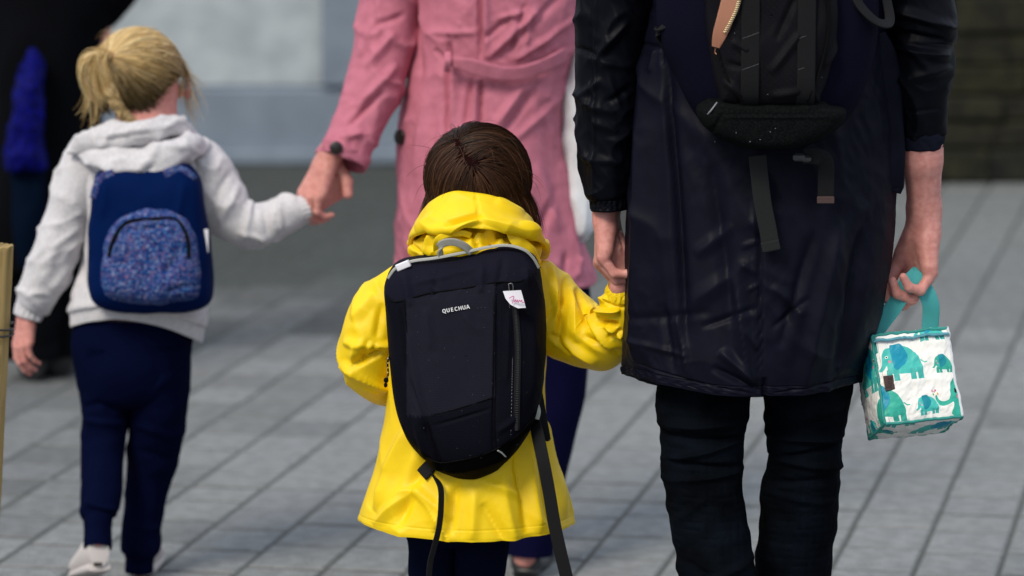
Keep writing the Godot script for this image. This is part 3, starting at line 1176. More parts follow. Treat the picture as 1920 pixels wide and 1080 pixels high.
	part("blue_body", cloth(stack([[Vector3(-0.0195, 0.8403, 0.21), 0.0039, 0.012, 0.0, 0.0, 0.0, 1.0], [Vector3(-0.0206, 0.8173, 0.215), 0.0156, 0.03, 0.0, 0.0, 0.0, 1.0], [Vector3(-0.0274, 0.7656, 0.22), 0.0273, 0.045, 0.0, 0.0, 0.0, 1.0], [Vector3(-0.0341, 0.6808, 0.22), 0.0351, 0.05, 0.0, 0.0, 0.0, 1.0], [Vector3(-0.0429, 0.5827, 0.22), 0.0436, 0.05, 0.0, 0.0, 0.0, 1.0], [Vector3(-0.0428, 0.5539, 0.22), 0.0443, 0.04, 0.0, 0.0, 0.0, 1.0], [Vector3(-0.0416, 0.5487, 0.22), 0.0378, 0.02, 0.0, 0.0, 0.0, 1.0]], 60, 70), 60, 70, {"crumple": 0.011, "freq": Vector3(10, 9, 12), "ridged": true}), M.vivid_blue, g)
	var q := thing("hanging_cloth", "dull dark blue cloth hanging just below the vivid blue one", "cloth", Vector3(-1.1459, 0, -9.9))
	part("denim_body", cloth(stack([[Vector3(-0.0398, 0.5598, 0.19), 0.0405, 0.02, 0.0, 0.0, 0.0, 1.0], [Vector3(-0.0397, 0.5274, 0.195), 0.0431, 0.035, 0.0, 0.0, 0.0, 1.0], [Vector3(-0.0398, 0.4095, 0.2), 0.0393, 0.04, 0.0, 0.0, 0.0, 1.0], [Vector3(-0.0375, 0.317, 0.2), 0.0301, 0.03, 0.0, 0.0, 0.0, 1.0], [Vector3(-0.0365, 0.2972, 0.2), 0.0236, 0.01, 0.0, 0.0, 0.0, 1.0]], 50, 50), 50, 50, {"crumple": 0.008, "freq": Vector3(12, 6, 12)}), M.denim_blue, q)


func build_pink_woman() -> void:
	var o := thing("person", "person in a dusty pink trench coat holding the fair haired child's hand", "person", Vector3(-0.0362, 0, -7.6))
	var j := {
		"hip": Vector3(0.0056, 0.8921, 0), "chest": Vector3(0.0037, 1.1675, 0), "head": Vector3(0.0059, 1.53, -0.02),
		"sl": Vector3(-0.1413, 1.2586, 0), "el": Vector3(-0.2129, 0.9961, 0.02), "wl": Vector3(-0.3129, 0.8112, 0.105),
		"sr": Vector3(0.1529, 1.2586, 0), "er": Vector3(0.1491, 1.0407, -0.06), "wr": Vector3(0.1102, 0.9706, -0.28),
		"hl": Vector3(-0.0609, 0.8408, 0), "kl": Vector3(-0.0262, 0.4561, -0.08), "al": Vector3(0.0405, 0.0454, -0.17), "tl": Vector3(0.0426, -0.0215, -0.2),
		"hr": Vector3(0.0771, 0.8408, 0), "kr": Vector3(0.0927, 0.4507, 0.02), "ar": Vector3(0.0671, 0.0821, 0.06), "tr": Vector3(0.0692, 0.038, 0.05)}
	var B := skeleton(j, 0.95)
	B.append_array(head_bones(j.head, Vector3(0.1, -0.1, -1), 1.0))
	# left hand: points down and outwards, fingers closed round the child's wrist
	var L := hand_bones(j.wl, Vector3(-0.48, -0.88, 0.06), Vector3(-0.72, 0.36, 0.60), 1.0, 0.86,
		[[0.45, 1.0, 0.7, 0.05], [0.5, 1.05, 0.7, 0.0], [0.5, 1.05, 0.7, -0.02], [0.45, 1.0, 0.7, -0.06]], [0.9, 0.35, 0.6, 0.3], j.el)
	# thumb seen apart, hanging straight down from the cuff
	L.append([Vector3(-0.2957, 0.7989, 0.085), Vector3(-0.2772, 0.7695, 0.095), 0.014, 0.0118, 0.006])
	L.append([Vector3(-0.2772, 0.7695, 0.095), Vector3(-0.2751, 0.7456, 0.1), 0.0118, 0.0098, 0.004])
	var R := hand_bones(j.wr, Vector3(0, -0.6, -0.8), Vector3(1, 0, 0), -1.0, 0.95, [[0.8, 1.0, 0.5, 0.0], [0.8, 1.0, 0.5, 0.0], [0.8, 1.0, 0.5, 0.0], [0.8, 1.0, 0.5, 0.0]], [0.7, 0.4, 0.5, 0.4], j.er)
	var foot := [[Vector3(0.0671, 0.0821, 0.06), Vector3(0.0619, 0.0434, 0.085), 0.024, 0.024, 0.02], [Vector3(0.0619, 0.0371, 0.085), Vector3(0.0823, -0.0109, -0.06), 0.016, 0.020, 0.02]]
	part("body", join([flesh(B, 0.013), flesh(L, 0.0035), flesh(R, 0.0045), flesh(foot, 0.004)]), M.skin, o)
	# coat
	var coat := [[Vector3(0.0059, 1.3999, 0), 0.0708, 0.06, 0.0, 0.0, 0.0, 1.0], [Vector3(0.0059, 1.3646, 0), 0.1114, 0.085, 0.0, 0.0, 0.0, 1.0], [Vector3(0.0043, 1.2991, 0), 0.1657, 0.12, 0.0, 0.0, 0.0, 1.0], [Vector3(0.0124, 1.1878, 0), 0.164, 0.15, 0.0, 0.0, 0.0, 1.0], [Vector3(0.0138, 1.1065, 0), 0.1607, 0.155, 0.0, 0.0, 0.0, 1.0], [Vector3(0.0087, 1.0352, 0), 0.1599, 0.15, 0.0, 0.0, 0.0, 1.0], [Vector3(-0.0015, 0.9791, 0), 0.154, 0.142, 0.0, 0.0, 0.0, 1.0], [Vector3(-0.0164, 0.9023, 0), 0.1547, 0.15, 0.0, 0.0, 0.0, 1.0], [Vector3(-0.0221, 0.8305, 0), 0.1585, 0.165, 0.0, 0.0, 0.0, 1.0], [Vector3(-0.014, 0.6966, 0), 0.1712, 0.18, 0.0, 0.0, 0.0, 1.0], [Vector3(0.0039, 0.5931, 0), 0.1885, 0.185, -0.0123, 0.0, 0.0, 1.0], [Vector3(0.0059, 0.5806, 0), 0.1906, 0.185, -0.0144, 0.0, 0.0, 1.0]]
	var folds := [
		[Vector2(-0.0817, 1.0517), Vector2(-0.0872, 0.8492), -0.013, 0.0093, 0.3], [Vector2(-0.0727, 1.0113), Vector2(-0.077, 0.8695), 0.009, 0.0144, 0.0], [Vector2(-0.0241, 1.1925), Vector2(-0.0223, 1.0032), -0.012, 0.0082, 0.3], [Vector2(-0.013, 1.1925), Vector2(-0.0122, 1.0062), 0.007, 0.0123, 0.0], [Vector2(-0.0405, 0.9709), Vector2(-0.0507, 0.8746), -0.008, 0.0082, 0.0], [Vector2(-0.0304, 0.9709), Vector2(-0.0346, 0.8593), 0.008, 0.0093, 0.0], [Vector2(-0.0213, 0.9658), Vector2(-0.0224, 0.8695), -0.011, 0.0082, -0.3],
		[Vector2(-0.0122, 1.0062), Vector2(0.0866, 1.1021), 0.008, 0.0154, 0.0], [Vector2(0.0009, 1.0012), Vector2(0.1368, 1.1322), -0.006, 0.0144, 0.0], [Vector2(0.0362, 1.0032), Vector2(0.1671, 1.0819), 0.006, 0.0134, 0.0], [Vector2(0.0312, 1.0113), Vector2(0.0614, 1.1121), -0.007, 0.0093, 0.0], [Vector2(-0.125, 1.0517), Vector2(-0.0242, 1.0567), 0.005, 0.0103, 0.0], [Vector2(-0.11, 1.0214), Vector2(-0.0798, 0.9911), -0.006, 0.0093, 0.0],
		[Vector2(-0.0192, 1.0416), Vector2(0.0362, 1.087), -0.006, 0.0103, 0.0], [Vector2(0.006, 1.0819), Vector2(0.0664, 1.097), 0.006, 0.0093, 0.0], [Vector2(0.0766, 1.0113), Vector2(0.1521, 1.0718), -0.006, 0.0123, 0.0], [Vector2(0.0614, 1.0163), Vector2(0.0664, 1.092), 0.005, 0.0082, 0.0],
		[Vector2(0.0008, 0.8746), Vector2(0.0615, 0.9607), 0.007, 0.0164, 0.0], [Vector2(0.016, 0.8593), Vector2(0.0867, 0.9607), -0.006, 0.0134, 0.0], [Vector2(0.0362, 0.8492), Vector2(0.1271, 0.9304), 0.005, 0.0154, 0.0], [Vector2(-0.0448, 0.8085), Vector2(-0.0247, 0.6349), 0.007, 0.0185, 0.0], [Vector2(-0.1253, 0.9405), Vector2(-0.1512, 0.7779), 0.006, 0.0164, 0.0], [Vector2(-0.1103, 0.9202), Vector2(-0.1261, 0.686), -0.005, 0.0123, 0.0], [Vector2(0.1173, 0.7575), Vector2(0.0616, 0.5939), -0.009, 0.0144, 0.0], [Vector2(0.1273, 0.8085), Vector2(0.1582, 0.6041), 0.008, 0.0206, 0.0], [Vector2(0.1398, 0.6349), Vector2(0.1297, 0.5836), -0.008, 0.0103, 0.0], [Vector2(0.1581, 0.6246), Vector2(0.1582, 0.5836), 0.008, 0.0123, 0.0], [Vector2(0.0767, 0.8085), Vector2(0.1225, 0.6758), 0.005, 0.0206, 0.0], [Vector2(-0.1563, 0.7473), Vector2(-0.1619, 0.6041), 0.006, 0.0206, 0.0], [Vector2(-0.0953, 0.8593), Vector2(-0.1162, 0.6041), 0.006, 0.0226, 0.0],
		[Vector2(-0.1599, 1.1524), Vector2(-0.1354, 0.9607), -0.008, 0.0144, 0.0]]
	var torso := part("coat", cloth(stack(lip(coat), 240, 220), 240, 220, {"folds": folds, "boost": 1.4, "fine": 0.0022, "fine_freq": Vector3(22, 16, 22), "crumple": 0.003, "freq": Vector3(9, 6, 9), "seed": 5, "tilt": 0.35, "crease": 0.008, "crease_freq": Vector3(7, 4, 7)}), M.pink_cotton, o)
	var sl := lip_tube([[Vector3(-0.1259, 1.3092, 0), 0.0411, 0.0411], [Vector3(-0.1464, 1.2586, 0), 0.0637, 0.0637], [Vector3(-0.1751, 1.1675, 0), 0.0658, 0.0658], [Vector3(-0.1948, 1.0862, 0), 0.0596, 0.0596], [Vector3(-0.2119, 0.9961, 0.02), 0.0574, 0.0574], [Vector3(-0.2376, 0.9174, 0.05), 0.0511, 0.0511], [Vector3(-0.2672, 0.8543, 0.08), 0.0478, 0.0478], [Vector3(-0.2848, 0.8107, 0.1), 0.0467, 0.0467]], 0.004, 0.05)
	part("sleeve", cloth(tube(sl, 110, 170), 110, 170, {"boost": 1.3, "fine": 0.002, "crumple": 0.004, "freq": Vector3(10, 8, 10), "tilt": 0.6, "seed": 9, "crease": 0.010, "crease_freq": Vector3(8, 7, 8), "crease_tilt": 0.8, "folds": [[Vector2(-0.1855, 1.0517), Vector2(-0.2413, 0.981), 0.009, 0.0164, 0.0], [Vector2(-0.1652, 1.0819), Vector2(-0.2257, 1.0618), -0.006, 0.0123, 0.0], [Vector2(-0.1807, 0.9911), Vector2(-0.2568, 0.9101), 0.008, 0.0144, 0.0], [Vector2(-0.2061, 0.9405), Vector2(-0.2772, 0.8746), -0.008, 0.0113, 0.0], [Vector2(-0.2257, 1.0718), Vector2(-0.2512, 1.0012), 0.006, 0.0144, 0.0], [Vector2(-0.2874, 0.8543), Vector2(-0.2469, 0.8644), 0.007, 0.0103, 0.0], [Vector2(-0.3161, 0.8085), Vector2(-0.2493, 0.7902), 0.004, 0.0051, 0.0]]}), M.pink_cotton, torso)
	var sr := lip_tube([[Vector3(0.1376, 1.3092, 0), 0.0411, 0.0411], [Vector3(0.16, 1.2586, 0), 0.0637, 0.0637], [Vector3(0.1636, 1.1662, -0.02), 0.0577, 0.0577], [Vector3(0.1469, 1.062, -0.05), 0.0538, 0.0538], [Vector3(0.1356, 1.0101, -0.12), 0.048, 0.048], [Vector3(0.1201, 0.981, -0.22), 0.0465, 0.0465]], 0.004, 0.05)
	part("sleeve", cloth(tube(sr, 70, 90), 70, 90, {"crumple": 0.006, "freq": Vector3(15, 11, 15), "seed": 2}), M.pink_cotton, torso)
	# strap round the cuff
	part("cuff_strap", simple_tube([[Vector3(-0.32, 0.8453, 0.12), 0.010, 0.003], [Vector3(-0.2949, 0.8396, 0.142), 0.012, 0.003], [Vector3(-0.265, 0.8251, 0.139), 0.012, 0.003], [Vector3(-0.2364, 0.8127, 0.1), 0.012, 0.003]], 12, 26, Vector3(0.1, 0, 1), 0.4), M.pink_cotton, torso)
	part("button", simple_tube([[Vector3(-0.2949, 0.8387, 0.143), 0.0125, 0.0125], [Vector3(-0.2945, 0.8396, 0.152), 0.0125, 0.0125]], 20, 3, Vector3.UP), M.button_dark, torso)
	part("button", simple_tube([[Vector3(-0.175, 0.8491, 0.05), 0.015, 0.015], [Vector3(-0.18, 0.8495, 0.054), 0.014, 0.014]], 20, 3, Vector3.UP), M.button_dark, torso)
	# belt: drawn from the loop at the left across the back to the right side
	var bl := []
	for q in [[838, 116, 0.152], [852, 116, 0.166], [880, 122, 0.172], [915, 132, 0.170], [950, 137, 0.162], [985, 134, 0.150], [1020, 121, 0.130], [1052, 106, 0.095], [1076, 92, 0.03]]:
		bl.append(q)
	var pts := [Vector3(-0.0877, 1.0011, 0.15), Vector3(-0.0685, 1.0015, 0.166), Vector3(-0.0435, 0.996, 0.172), Vector3(-0.0086, 0.9859, 0.17), Vector3(0.0262, 0.9803, 0.164), Vector3(0.0612, 0.9825, 0.154), Vector3(0.0963, 0.9937, 0.134), Vector3(0.1288, 1.0069, 0.1), Vector3(0.156, 1.0173, 0.03)]
	var rings := []
	for q in pts.size():
		rings.append([pts[q], 0.0035, [0.005, 0.010, 0.014, 0.0145, 0.0135, 0.0135, 0.0135, 0.014, 0.014][q]])
	part("belt", cloth(tube(rings, 20, 90, Vector3(0, 1, 0.25), 0.45), 20, 90, {"crumple": 0.0015, "freq": Vector3(14, 20, 14)}), M.pink_cotton, torso)
	part("belt_loop", cord([Vector3(-0.0846, 1.0196, 0.155), Vector3(-0.0833, 1.004, 0.172), Vector3(-0.0856, 0.9838, 0.158)], 0.006, 0.002, 12), M.pink_cotton, torso)
	# trousers: wide, dark navy, stepping
	var tl := lip_tube([[Vector3(-0.0537, 0.8613, 0), 0.0874, 0.0874], [Vector3(-0.0462, 0.6409, -0.03), 0.0908, 0.0908], [Vector3(-0.0211, 0.4334, -0.09), 0.0832, 0.0832], [Vector3(0.0151, 0.1873, -0.16), 0.0609, 0.0609], [Vector3(0.032, 0.0447, -0.2), 0.0527, 0.0527]])
	var tr := lip_tube([[Vector3(0.0618, 0.8613, 0), 0.0565, 0.0565], [Vector3(0.0958, 0.6242, 0), 0.0822, 0.0946], [Vector3(0.1062, 0.4476, 0), 0.0802, 0.0874], [Vector3(0.096, 0.2839, 0.02), 0.0677, 0.0769], [Vector3(0.0774, 0.1535, 0.05), 0.0511, 0.0613], [Vector3(0.0692, 0.0507, 0.06), 0.0469, 0.0591]])
	part("trousers", join([cloth(tube(tl, 60, 80), 60, 80, {"crumple": 0.006, "freq": Vector3(9, 5, 9)}), cloth(tube(tr, 60, 90), 60, 90, {"crumple": 0.006, "freq": Vector3(9, 4, 9), "seed": 4})]), M.trouser_navy, o)
	# shoes: flat open ones; the left is stepping forward
	var heel := Vector3(0.0608, 0.0246, 0.095)
	var toe := Vector3(0.0952, -0.0228, -0.115)
	part("shoe", join([simple_tube([[Vector3(heel.x, 0.012, heel.z + 0.012), 0.024, 0.012], [heel.lerp(toe, 0.5) * Vector3(1, 0, 1) + Vector3(0, 0.012, 0), 0.028, 0.012], [toe * Vector3(1, 0, 1) + Vector3(0, 0.014, 0), 0.034, 0.014], [toe * Vector3(1, 0, 1) + Vector3(0.004, 0.012, -0.04), 0.018, 0.01]], 18, 18, Vector3.UP),
		simple_tube([[Vector3(0.0608, 0.0361, 0.1), 0.028, 0.028], [Vector3(0.0672, 0.0149, 0.04), 0.030, 0.020], [Vector3(0.0779, -0.0023, -0.03), 0.034, 0.028], [toe + Vector3(0, 0.004, 0.0), 0.036, 0.026], [toe + Vector3(0.004, -0.004, -0.04), 0.02, 0.014]], 18, 14, Vector3.UP)]), M.shoe_black, o)
	var h2 := Vector3(0.0426, -0.0173, -0.16)
	part("shoe", join([simple_tube([[Vector3(h2.x, 0.045, h2.z + 0.03), 0.028, 0.036], [Vector3(h2.x, 0.04, h2.z - 0.05), 0.036, 0.038], [Vector3(h2.x - 0.004, 0.03, h2.z - 0.16), 0.038, 0.028], [Vector3(h2.x - 0.004, 0.022, h2.z - 0.2), 0.02, 0.016]], 20, 20, Vector3.UP)]), M.shoe_black, o)
	part("sock", cloth(tube([[Vector3(0.0384, 0.0447, -0.2), 0.030, 0.034], [Vector3(0.0426, 0.013, -0.17), 0.027, 0.032], [Vector3(h2.x, 0.05, h2.z + 0.01), 0.028, 0.04]], 30, 30), 30, 30, {"gather": [[0.0, 1.0, 12.0, 0.0012]]}), M.strap_grey, o)
	part("hair", ball(j.head + Vector3(0, 0.02, 0.015), Vector3(0.095, 0.11, 0.105)), M.shoe_black, o)
	# white cloth hanging at the right side
	var c := thing("hanging_cloth", "white cotton cloth hanging to a point beside the pink coat", "cloth", Vector3(-0.0362, 0, -7.6))
	part("cloth_body", cloth(stack([[Vector3(0.1732, 1.0274, 0.03), 0.0152, 0.02, 0.0, 0.0, 0.0, 1.0], [Vector3(0.1713, 0.9919, 0.03), 0.0254, 0.035, 0.0, 0.0, 0.0, 1.0], [Vector3(0.1664, 0.9052, 0.03), 0.0366, 0.04, 0.0, 0.0, 0.0, 1.0], [Vector3(0.1677, 0.803, 0.03), 0.0357, 0.04, 0.0, 0.0, 0.0, 1.0], [Vector3(0.1697, 0.7221, 0.04), 0.0316, 0.04, 0.0, 0.0, 0.0, 1.0], [Vector3(0.1697, 0.6771, 0.05), 0.0234, 0.03, 0.0, 0.0, 0.0, 1.0], [Vector3(0.1682, 0.6555, 0.05), 0.0127, 0.016, 0.0, 0.0, 0.0, 1.0], [Vector3(0.1657, 0.6442, 0.05), 0.002, 0.004, 0.0, 0.0, 0.0, 1.0]], 60, 110), 60, 110, {"crumple": 0.006, "freq": Vector3(22, 7, 16), "ridged": true}), M.white_cotton, c)


# ------------------------------------------------------------------ the fair haired child
func bez(a: Vector3, b: Vector3, c: Vector3, d: Vector3, n := 12) -> Array:
	var out := []
	for k in n:
		out.append(a.bezier_interpolate(b, c, d, float(k) / (n - 1)))
	return out


func speckle() -> ImageTexture:
	var img := Image.create_empty(512, 512, false, Image.FORMAT_RGB8)
	img.fill(lin(0.008, 0.055, 0.24))
	var tones := [lin(0.012, 0.09, 0.36), lin(0.004, 0.025, 0.13), lin(0.26, 0.36, 0.68), lin(0.22, 0.13, 0.30), lin(0.05, 0.22, 0.52), lin(0.42, 0.52, 0.76), lin(0.015, 0.11, 0.40), lin(0.008, 0.05, 0.22), lin(0.16, 0.16, 0.44), lin(0.36, 0.20, 0.34)]
	for k in 2600:
		var x := rng.randi() % 512
		var y := rng.randi() % 512
		var r := rng.randi_range(4, 10)
		var r2 := rng.randi_range(3, 8)
		var c: Color = tones[rng.randi() % tones.size()]
		for dy in range(-r2, r2 + 1):
			var w := int(r * sqrt(maxf(0.0, 1.0 - float(dy * dy) / (r2 * r2 + 0.1))))
			for dx in range(-w, w + 1):
				img.set_pixel((x + dx + 512) % 512, (y + dy + 512) % 512, c)
	return ImageTexture.create_from_image(img)


func sneaker(parent: Node3D, heel: Vector3, toe: Vector3, s: float) -> void:
	var up := Vector3(0, 1, 0)
	var d := toe - heel
	var sh := part("shoe", simple_tube([[heel + up * 0.045 * s, 0.026 * s, 0.040 * s], [heel + d * 0.2 + up * 0.048 * s, 0.034 * s, 0.046 * s], [heel + d * 0.5 + up * 0.036 * s, 0.040 * s, 0.036 * s], [heel + d * 0.85 + up * 0.022 * s, 0.042 * s, 0.026 * s], [toe + up * 0.016 * s, 0.026 * s, 0.016 * s]], 26, 26, Vector3.UP), M.shoe_white, parent)
	part("sole", simple_tube([[heel + up * 0.004 * s, 0.028 * s, 0.011 * s], [heel + d * 0.2 + up * 0.003 * s, 0.037 * s, 0.012 * s], [heel + d * 0.6 + up * 0.002 * s, 0.043 * s, 0.011 * s], [heel + d * 0.9 + up * 0.002 * s, 0.042 * s, 0.010 * s], [toe + up * 0.002 * s, 0.026 * s, 0.008 * s]], 26, 26, Vector3.UP, 0.6), M.shoe_white, sh)
	part("heel_tab", box_mesh(heel + up * 0.018 * s + Vector3(0, 0, 0.034 * s), Vector3(0.022 * s, 0.010 * s, 0.004), 0.001), M.rubber_dark, sh)


func build_blonde_child() -> void:
	var o := thing("person", "fair haired child in a white fleece jacket and navy joggers", "person", Vector3(-0.7251, 0, -7.5))
	var j := {
		"hip": Vector3(0.0016, 0.4633, 0), "chest": Vector3(0.0185, 0.6682, 0), "head": Vector3(0.0224, 0.9575, 0),
		"sl": Vector3(-0.0674, 0.8107, 0), "el": Vector3(-0.1354, 0.6504, 0.02), "wl": Vector3(-0.1988, 0.5126, 0),
		"sr": Vector3(0.1344, 0.8056, 0), "er": Vector3(0.1989, 0.6835, 0), "wr": Vector3(0.3505, 0.7261, -0.01),
		"hl": Vector3(-0.0495, 0.4427, 0), "kl": Vector3(-0.0519, 0.2811, 0.02), "al": Vector3(-0.0552, 0.1173, 0.13), "tl": Vector3(-0.0923, 0.0268, 0.02),
		"hr": Vector3(0.046, 0.4427, 0), "kr": Vector3(0.0367, 0.2408, -0.03), "ar": Vector3(0.0083, 0.0339, -0.02), "tr": Vector3(-0.0026, -0.0193, -0.13)}
	var B := skeleton(j, 0.62)
	B.append_array(head_bones(j.head, Vector3(-0.16, -0.1, -1), 0.89, 0.095))
	var neck := [[Vector3(0.0351, 0.9322, 0), Vector3(0.0429, 0.8812, 0.015), 0.056, 0.052, 0.02]]
	B.append_array(neck)
	# the hanging left hand and the right hand holding the woman's fingers
	var L := hand_bones(j.wl, Vector3(-0.22, -1, 0.05), Vector3(-0.75, 0.1, 0.65), 1.0, 0.66, [[0.35, 0.5, 0.3, 0.04], [0.35, 0.5, 0.3, 0.0], [0.4, 0.55, 0.3, -0.02], [0.45, 0.5, 0.3, -0.05]], [0.85, 0.45, 0.4, 0.2], j.el)
	var R := hand_bones(j.wr, Vector3(0.80, 0.50, -0.12), Vector3(0.45, -0.35, 0.82), -1.0, 0.66, [[0.8, 1.2, 0.7, 0.02], [0.85, 1.2, 0.7, 0.0], [0.9, 1.2, 0.7, 0.0], [0.95, 1.2, 0.7, -0.02]], [0.75, 0.55, 0.5, 0.5], j.er)
	part("body", join([flesh(B, 0.0075), flesh(L, 0.003), flesh(R, 0.003)]), M.skin, o)
	# jacket
	var t := [[Vector3(0.0341, 0.8563, 0), 0.0504, 0.05, 0.0, 0.0, 0.0, 1.0], [Vector3(0.0314, 0.8411, 0), 0.0832, 0.065, 0.0, 0.0, 0.0, 1.0], [Vector3(0.0311, 0.8188, 0), 0.1136, 0.08, 0.0, 0.0, 0.0, 1.0], [Vector3(0.032, 0.7701, 0), 0.1233, 0.092, 0.0, 0.0, 0.0, 1.0], [Vector3(0.0299, 0.6886, 0), 0.1164, 0.098, 0.0, 0.0, 0.0, 1.0], [Vector3(0.0238, 0.6069, 0), 0.1196, 0.102, 0.0, 0.0, 0.0041, 1.0], [Vector3(0.0155, 0.5505, 0), 0.1283, 0.112, -0.0061, -0.0081, 0.0142, 1.0], [Vector3(0.0121, 0.5311, 0), 0.1335, 0.118, -0.0122, -0.0203, 0.0183, 1.0], [Vector3(0.012, 0.5228, 0), 0.1284, 0.111, -0.0132, -0.0243, 0.0183, 1.0], [Vector3(0.0103, 0.5044, 0), 0.1259, 0.108, -0.0142, -0.0264, 0.0183, 1.0]]
	var jacket := part("jacket", cloth(stack(lip(t, 0.004, 0.03), 130, 150), 130, 150, {"crumple": 0.0025, "crease": 0.006, "freq": Vector3(12, 8, 12), "folds": [[Vector2(-0.0744, 0.7894), Vector2(-0.0661, 0.6785), 0.005, 0.0142, 0.0], [Vector2(-0.0873, 0.5976), Vector2(-0.1102, 0.5469), 0.007, 0.0142, 0.0], [Vector2(-0.0946, 0.6482), Vector2(-0.0796, 0.5774), -0.005, 0.0101, 0.0]], "gather": [[0.71, 0.81, 60.0, 0.0010]], "groove": [[0.70, 0.006, 0.003]]}), M.white_fleece, o)
	var sl := lip_tube([[Vector3(-0.0518, 0.8411, 0), 0.0264, 0.0264], [Vector3(-0.0703, 0.8208, 0), 0.0446, 0.0446], [Vector3(-0.0964, 0.7611, 0.01), 0.0466, 0.0466], [Vector3(-0.117, 0.7007, 0.015), 0.0435, 0.0435], [Vector3(-0.1354, 0.6484, 0.02), 0.0435, 0.0435], [Vector3(-0.1612, 0.5885, 0.015), 0.0425, 0.0425], [Vector3(-0.1813, 0.5482, 0.005), 0.0375, 0.0375], [Vector3(-0.1913, 0.5321, 0), 0.0294, 0.0294], [Vector3(-0.1978, 0.5126, 0), 0.0274, 0.0274]])
	part("sleeve", cloth(tube(sl, 70, 120), 70, 120, {"crumple": 0.003, "crease": 0.008, "crease_freq": Vector3(9, 11, 9), "freq": Vector3(12, 10, 12), "seed": 6, "folds": [[Vector2(-0.0859, 0.6886), Vector2(-0.1467, 0.6482), 0.005, 0.0122, 0.0], [Vector2(-0.1267, 0.6482), Vector2(-0.1622, 0.6179), 0.006, 0.0142, 0.0], [Vector2(-0.1071, 0.6179), Vector2(-0.148, 0.5672), 0.006, 0.0122, 0.0], [Vector2(-0.1638, 0.5266), Vector2(-0.1883, 0.5622), 0.005, 0.0091, 0.0]], "gather": [[0.71, 0.80, 16.0, 0.0016]]}), M.white_fleece, jacket)
	var sr := lip_tube([[Vector3(0.1116, 0.8361, 0), 0.0284, 0.0284], [Vector3(0.1375, 0.8056, 0), 0.0467, 0.0467], [Vector3(0.1612, 0.7548, 0), 0.0507, 0.0507], [Vector3(0.187, 0.7069, 0), 0.0507, 0.0507], [Vector3(0.2272, 0.6876, 0), 0.0436, 0.0436], [Vector3(0.2648, 0.6947, 0), 0.0385, 0.0385], [Vector3(0.3053, 0.71, 0), 0.0335, 0.0335], [Vector3(0.3266, 0.7161, 0), 0.0254, 0.0254], [Vector3(0.3418, 0.7202, 0), 0.0223, 0.0223]])
	part("sleeve", cloth(tube(sr, 80, 130), 80, 130, {"crumple": 0.003, "crease": 0.008, "crease_freq": Vector3(11, 8, 11), "freq": Vector3(10, 12, 10), "seed": 8, "folds": [[Vector2(0.1497, 0.7189), Vector2(0.1955, 0.7944), -0.006, 0.0122, 0.0], [Vector2(0.2102, 0.7693), Vector2(0.1694, 0.6886), 0.006, 0.0122, 0.0], [Vector2(0.235, 0.7471), Vector2(0.2192, 0.6583), 0.007, 0.0132, 0.0], [Vector2(0.255, 0.7441), Vector2(0.2643, 0.6684), -0.006, 0.0122, 0.0], [Vector2(0.285, 0.7491), Vector2(0.2895, 0.6785), 0.006, 0.0101, 0.0], [Vector2(0.2043, 0.6785), Vector2(0.2643, 0.6634), 0.005, 0.0101, 0.0]], "gather": [[0.71, 0.80, 16.0, 0.0016]]}), M.white_fleece, jacket)
	# hood lying on the shoulders: a rolled edge and a bag below it
	var edge := simple_tube([[Vector3(-0.1066, 0.8318, 0.045), 0.004, 0.0101], [Vector3(-0.0857, 0.8415, 0.06), 0.0151, 0.0151], [Vector3(-0.0329, 0.8622, 0.085), 0.0201, 0.0201], [Vector3(0.03, 0.8743, 0.095), 0.02, 0.02], [Vector3(0.0842, 0.8812, 0.075), 0.0171, 0.0171], [Vector3(0.1103, 0.8665, 0.03), 0.0172, 0.0172], [Vector3(0.1093, 0.8461, -0.03), 0.0163, 0.0163]], 30, 60)
	var bag := simple_tube([[Vector3(-0.091, 0.8313, 0.05), 0.0081, 0.0081], [Vector3(-0.0544, 0.823, 0.075), 0.0221, 0.0221], [Vector3(-0.0071, 0.8167, 0.1), 0.028, 0.028], [Vector3(0.0408, 0.8151, 0.112), 0.026, 0.026], [Vector3(0.0897, 0.8318, 0.1), 0.026, 0.026], [Vector3(0.1265, 0.8455, 0.06), 0.0201, 0.0201], [Vector3(0.1374, 0.8382, 0.02), 0.0101, 0.0101]], 36, 70)
	var fix := [edge, bag]
	var hood := []
	for m in fix:
		var a: Array = m.surface_get_arrays(0)
		var P: PackedVector3Array = a[Mesh.ARRAY_VERTEX]
		var nu := 30 if m == edge else 36
		hood.append(cloth(P, nu, P.size() / nu, {"crumple": 0.004, "crease": 0.014, "crease_freq": Vector3(7, 16, 9), "crease_tilt": 0.2, "freq": Vector3(10, 16, 10), "seed": 12, "folds": [[Vector2(-0.0339, 0.8276), Vector2(0.0363, 0.8497), -0.006, 0.0091, 0.0], [Vector2(0.0276, 0.7914), Vector2(0.0659, 0.8195), -0.007, 0.0101, 0.3], [Vector2(0.0556, 0.7944), Vector2(0.126, 0.8346), 0.006, 0.0122, 0.0], [Vector2(-0.044, 0.8195), Vector2(0.0055, 0.7894), 0.005, 0.0122, 0.0], [Vector2(-0.0534, 0.8577), Vector2(0.0866, 0.8797), -0.005, 0.0071, 0.0]]}))
	hood.append(cloth(stack([[Vector3(0.0409, 0.8736, 0), 0.054, 0.075, 0.0, 0.0, 0.0, 1.0], [Vector3(0.0367, 0.8594, 0), 0.0731, 0.088, 0.0, 0.0, 0.0, 1.0], [Vector3(0.0308, 0.8371, 0.01), 0.0917, 0.09, 0.0, 0.0, 0.0, 1.0], [Vector3(0.0329, 0.8129, 0.02), 0.0831, 0.08, 0.0, 0.0, 0.0, 1.0]], 60, 20), 60, 20, {"crumple": 0.003}))
	part("hood", join(hood), M.white_fleece, jacket)
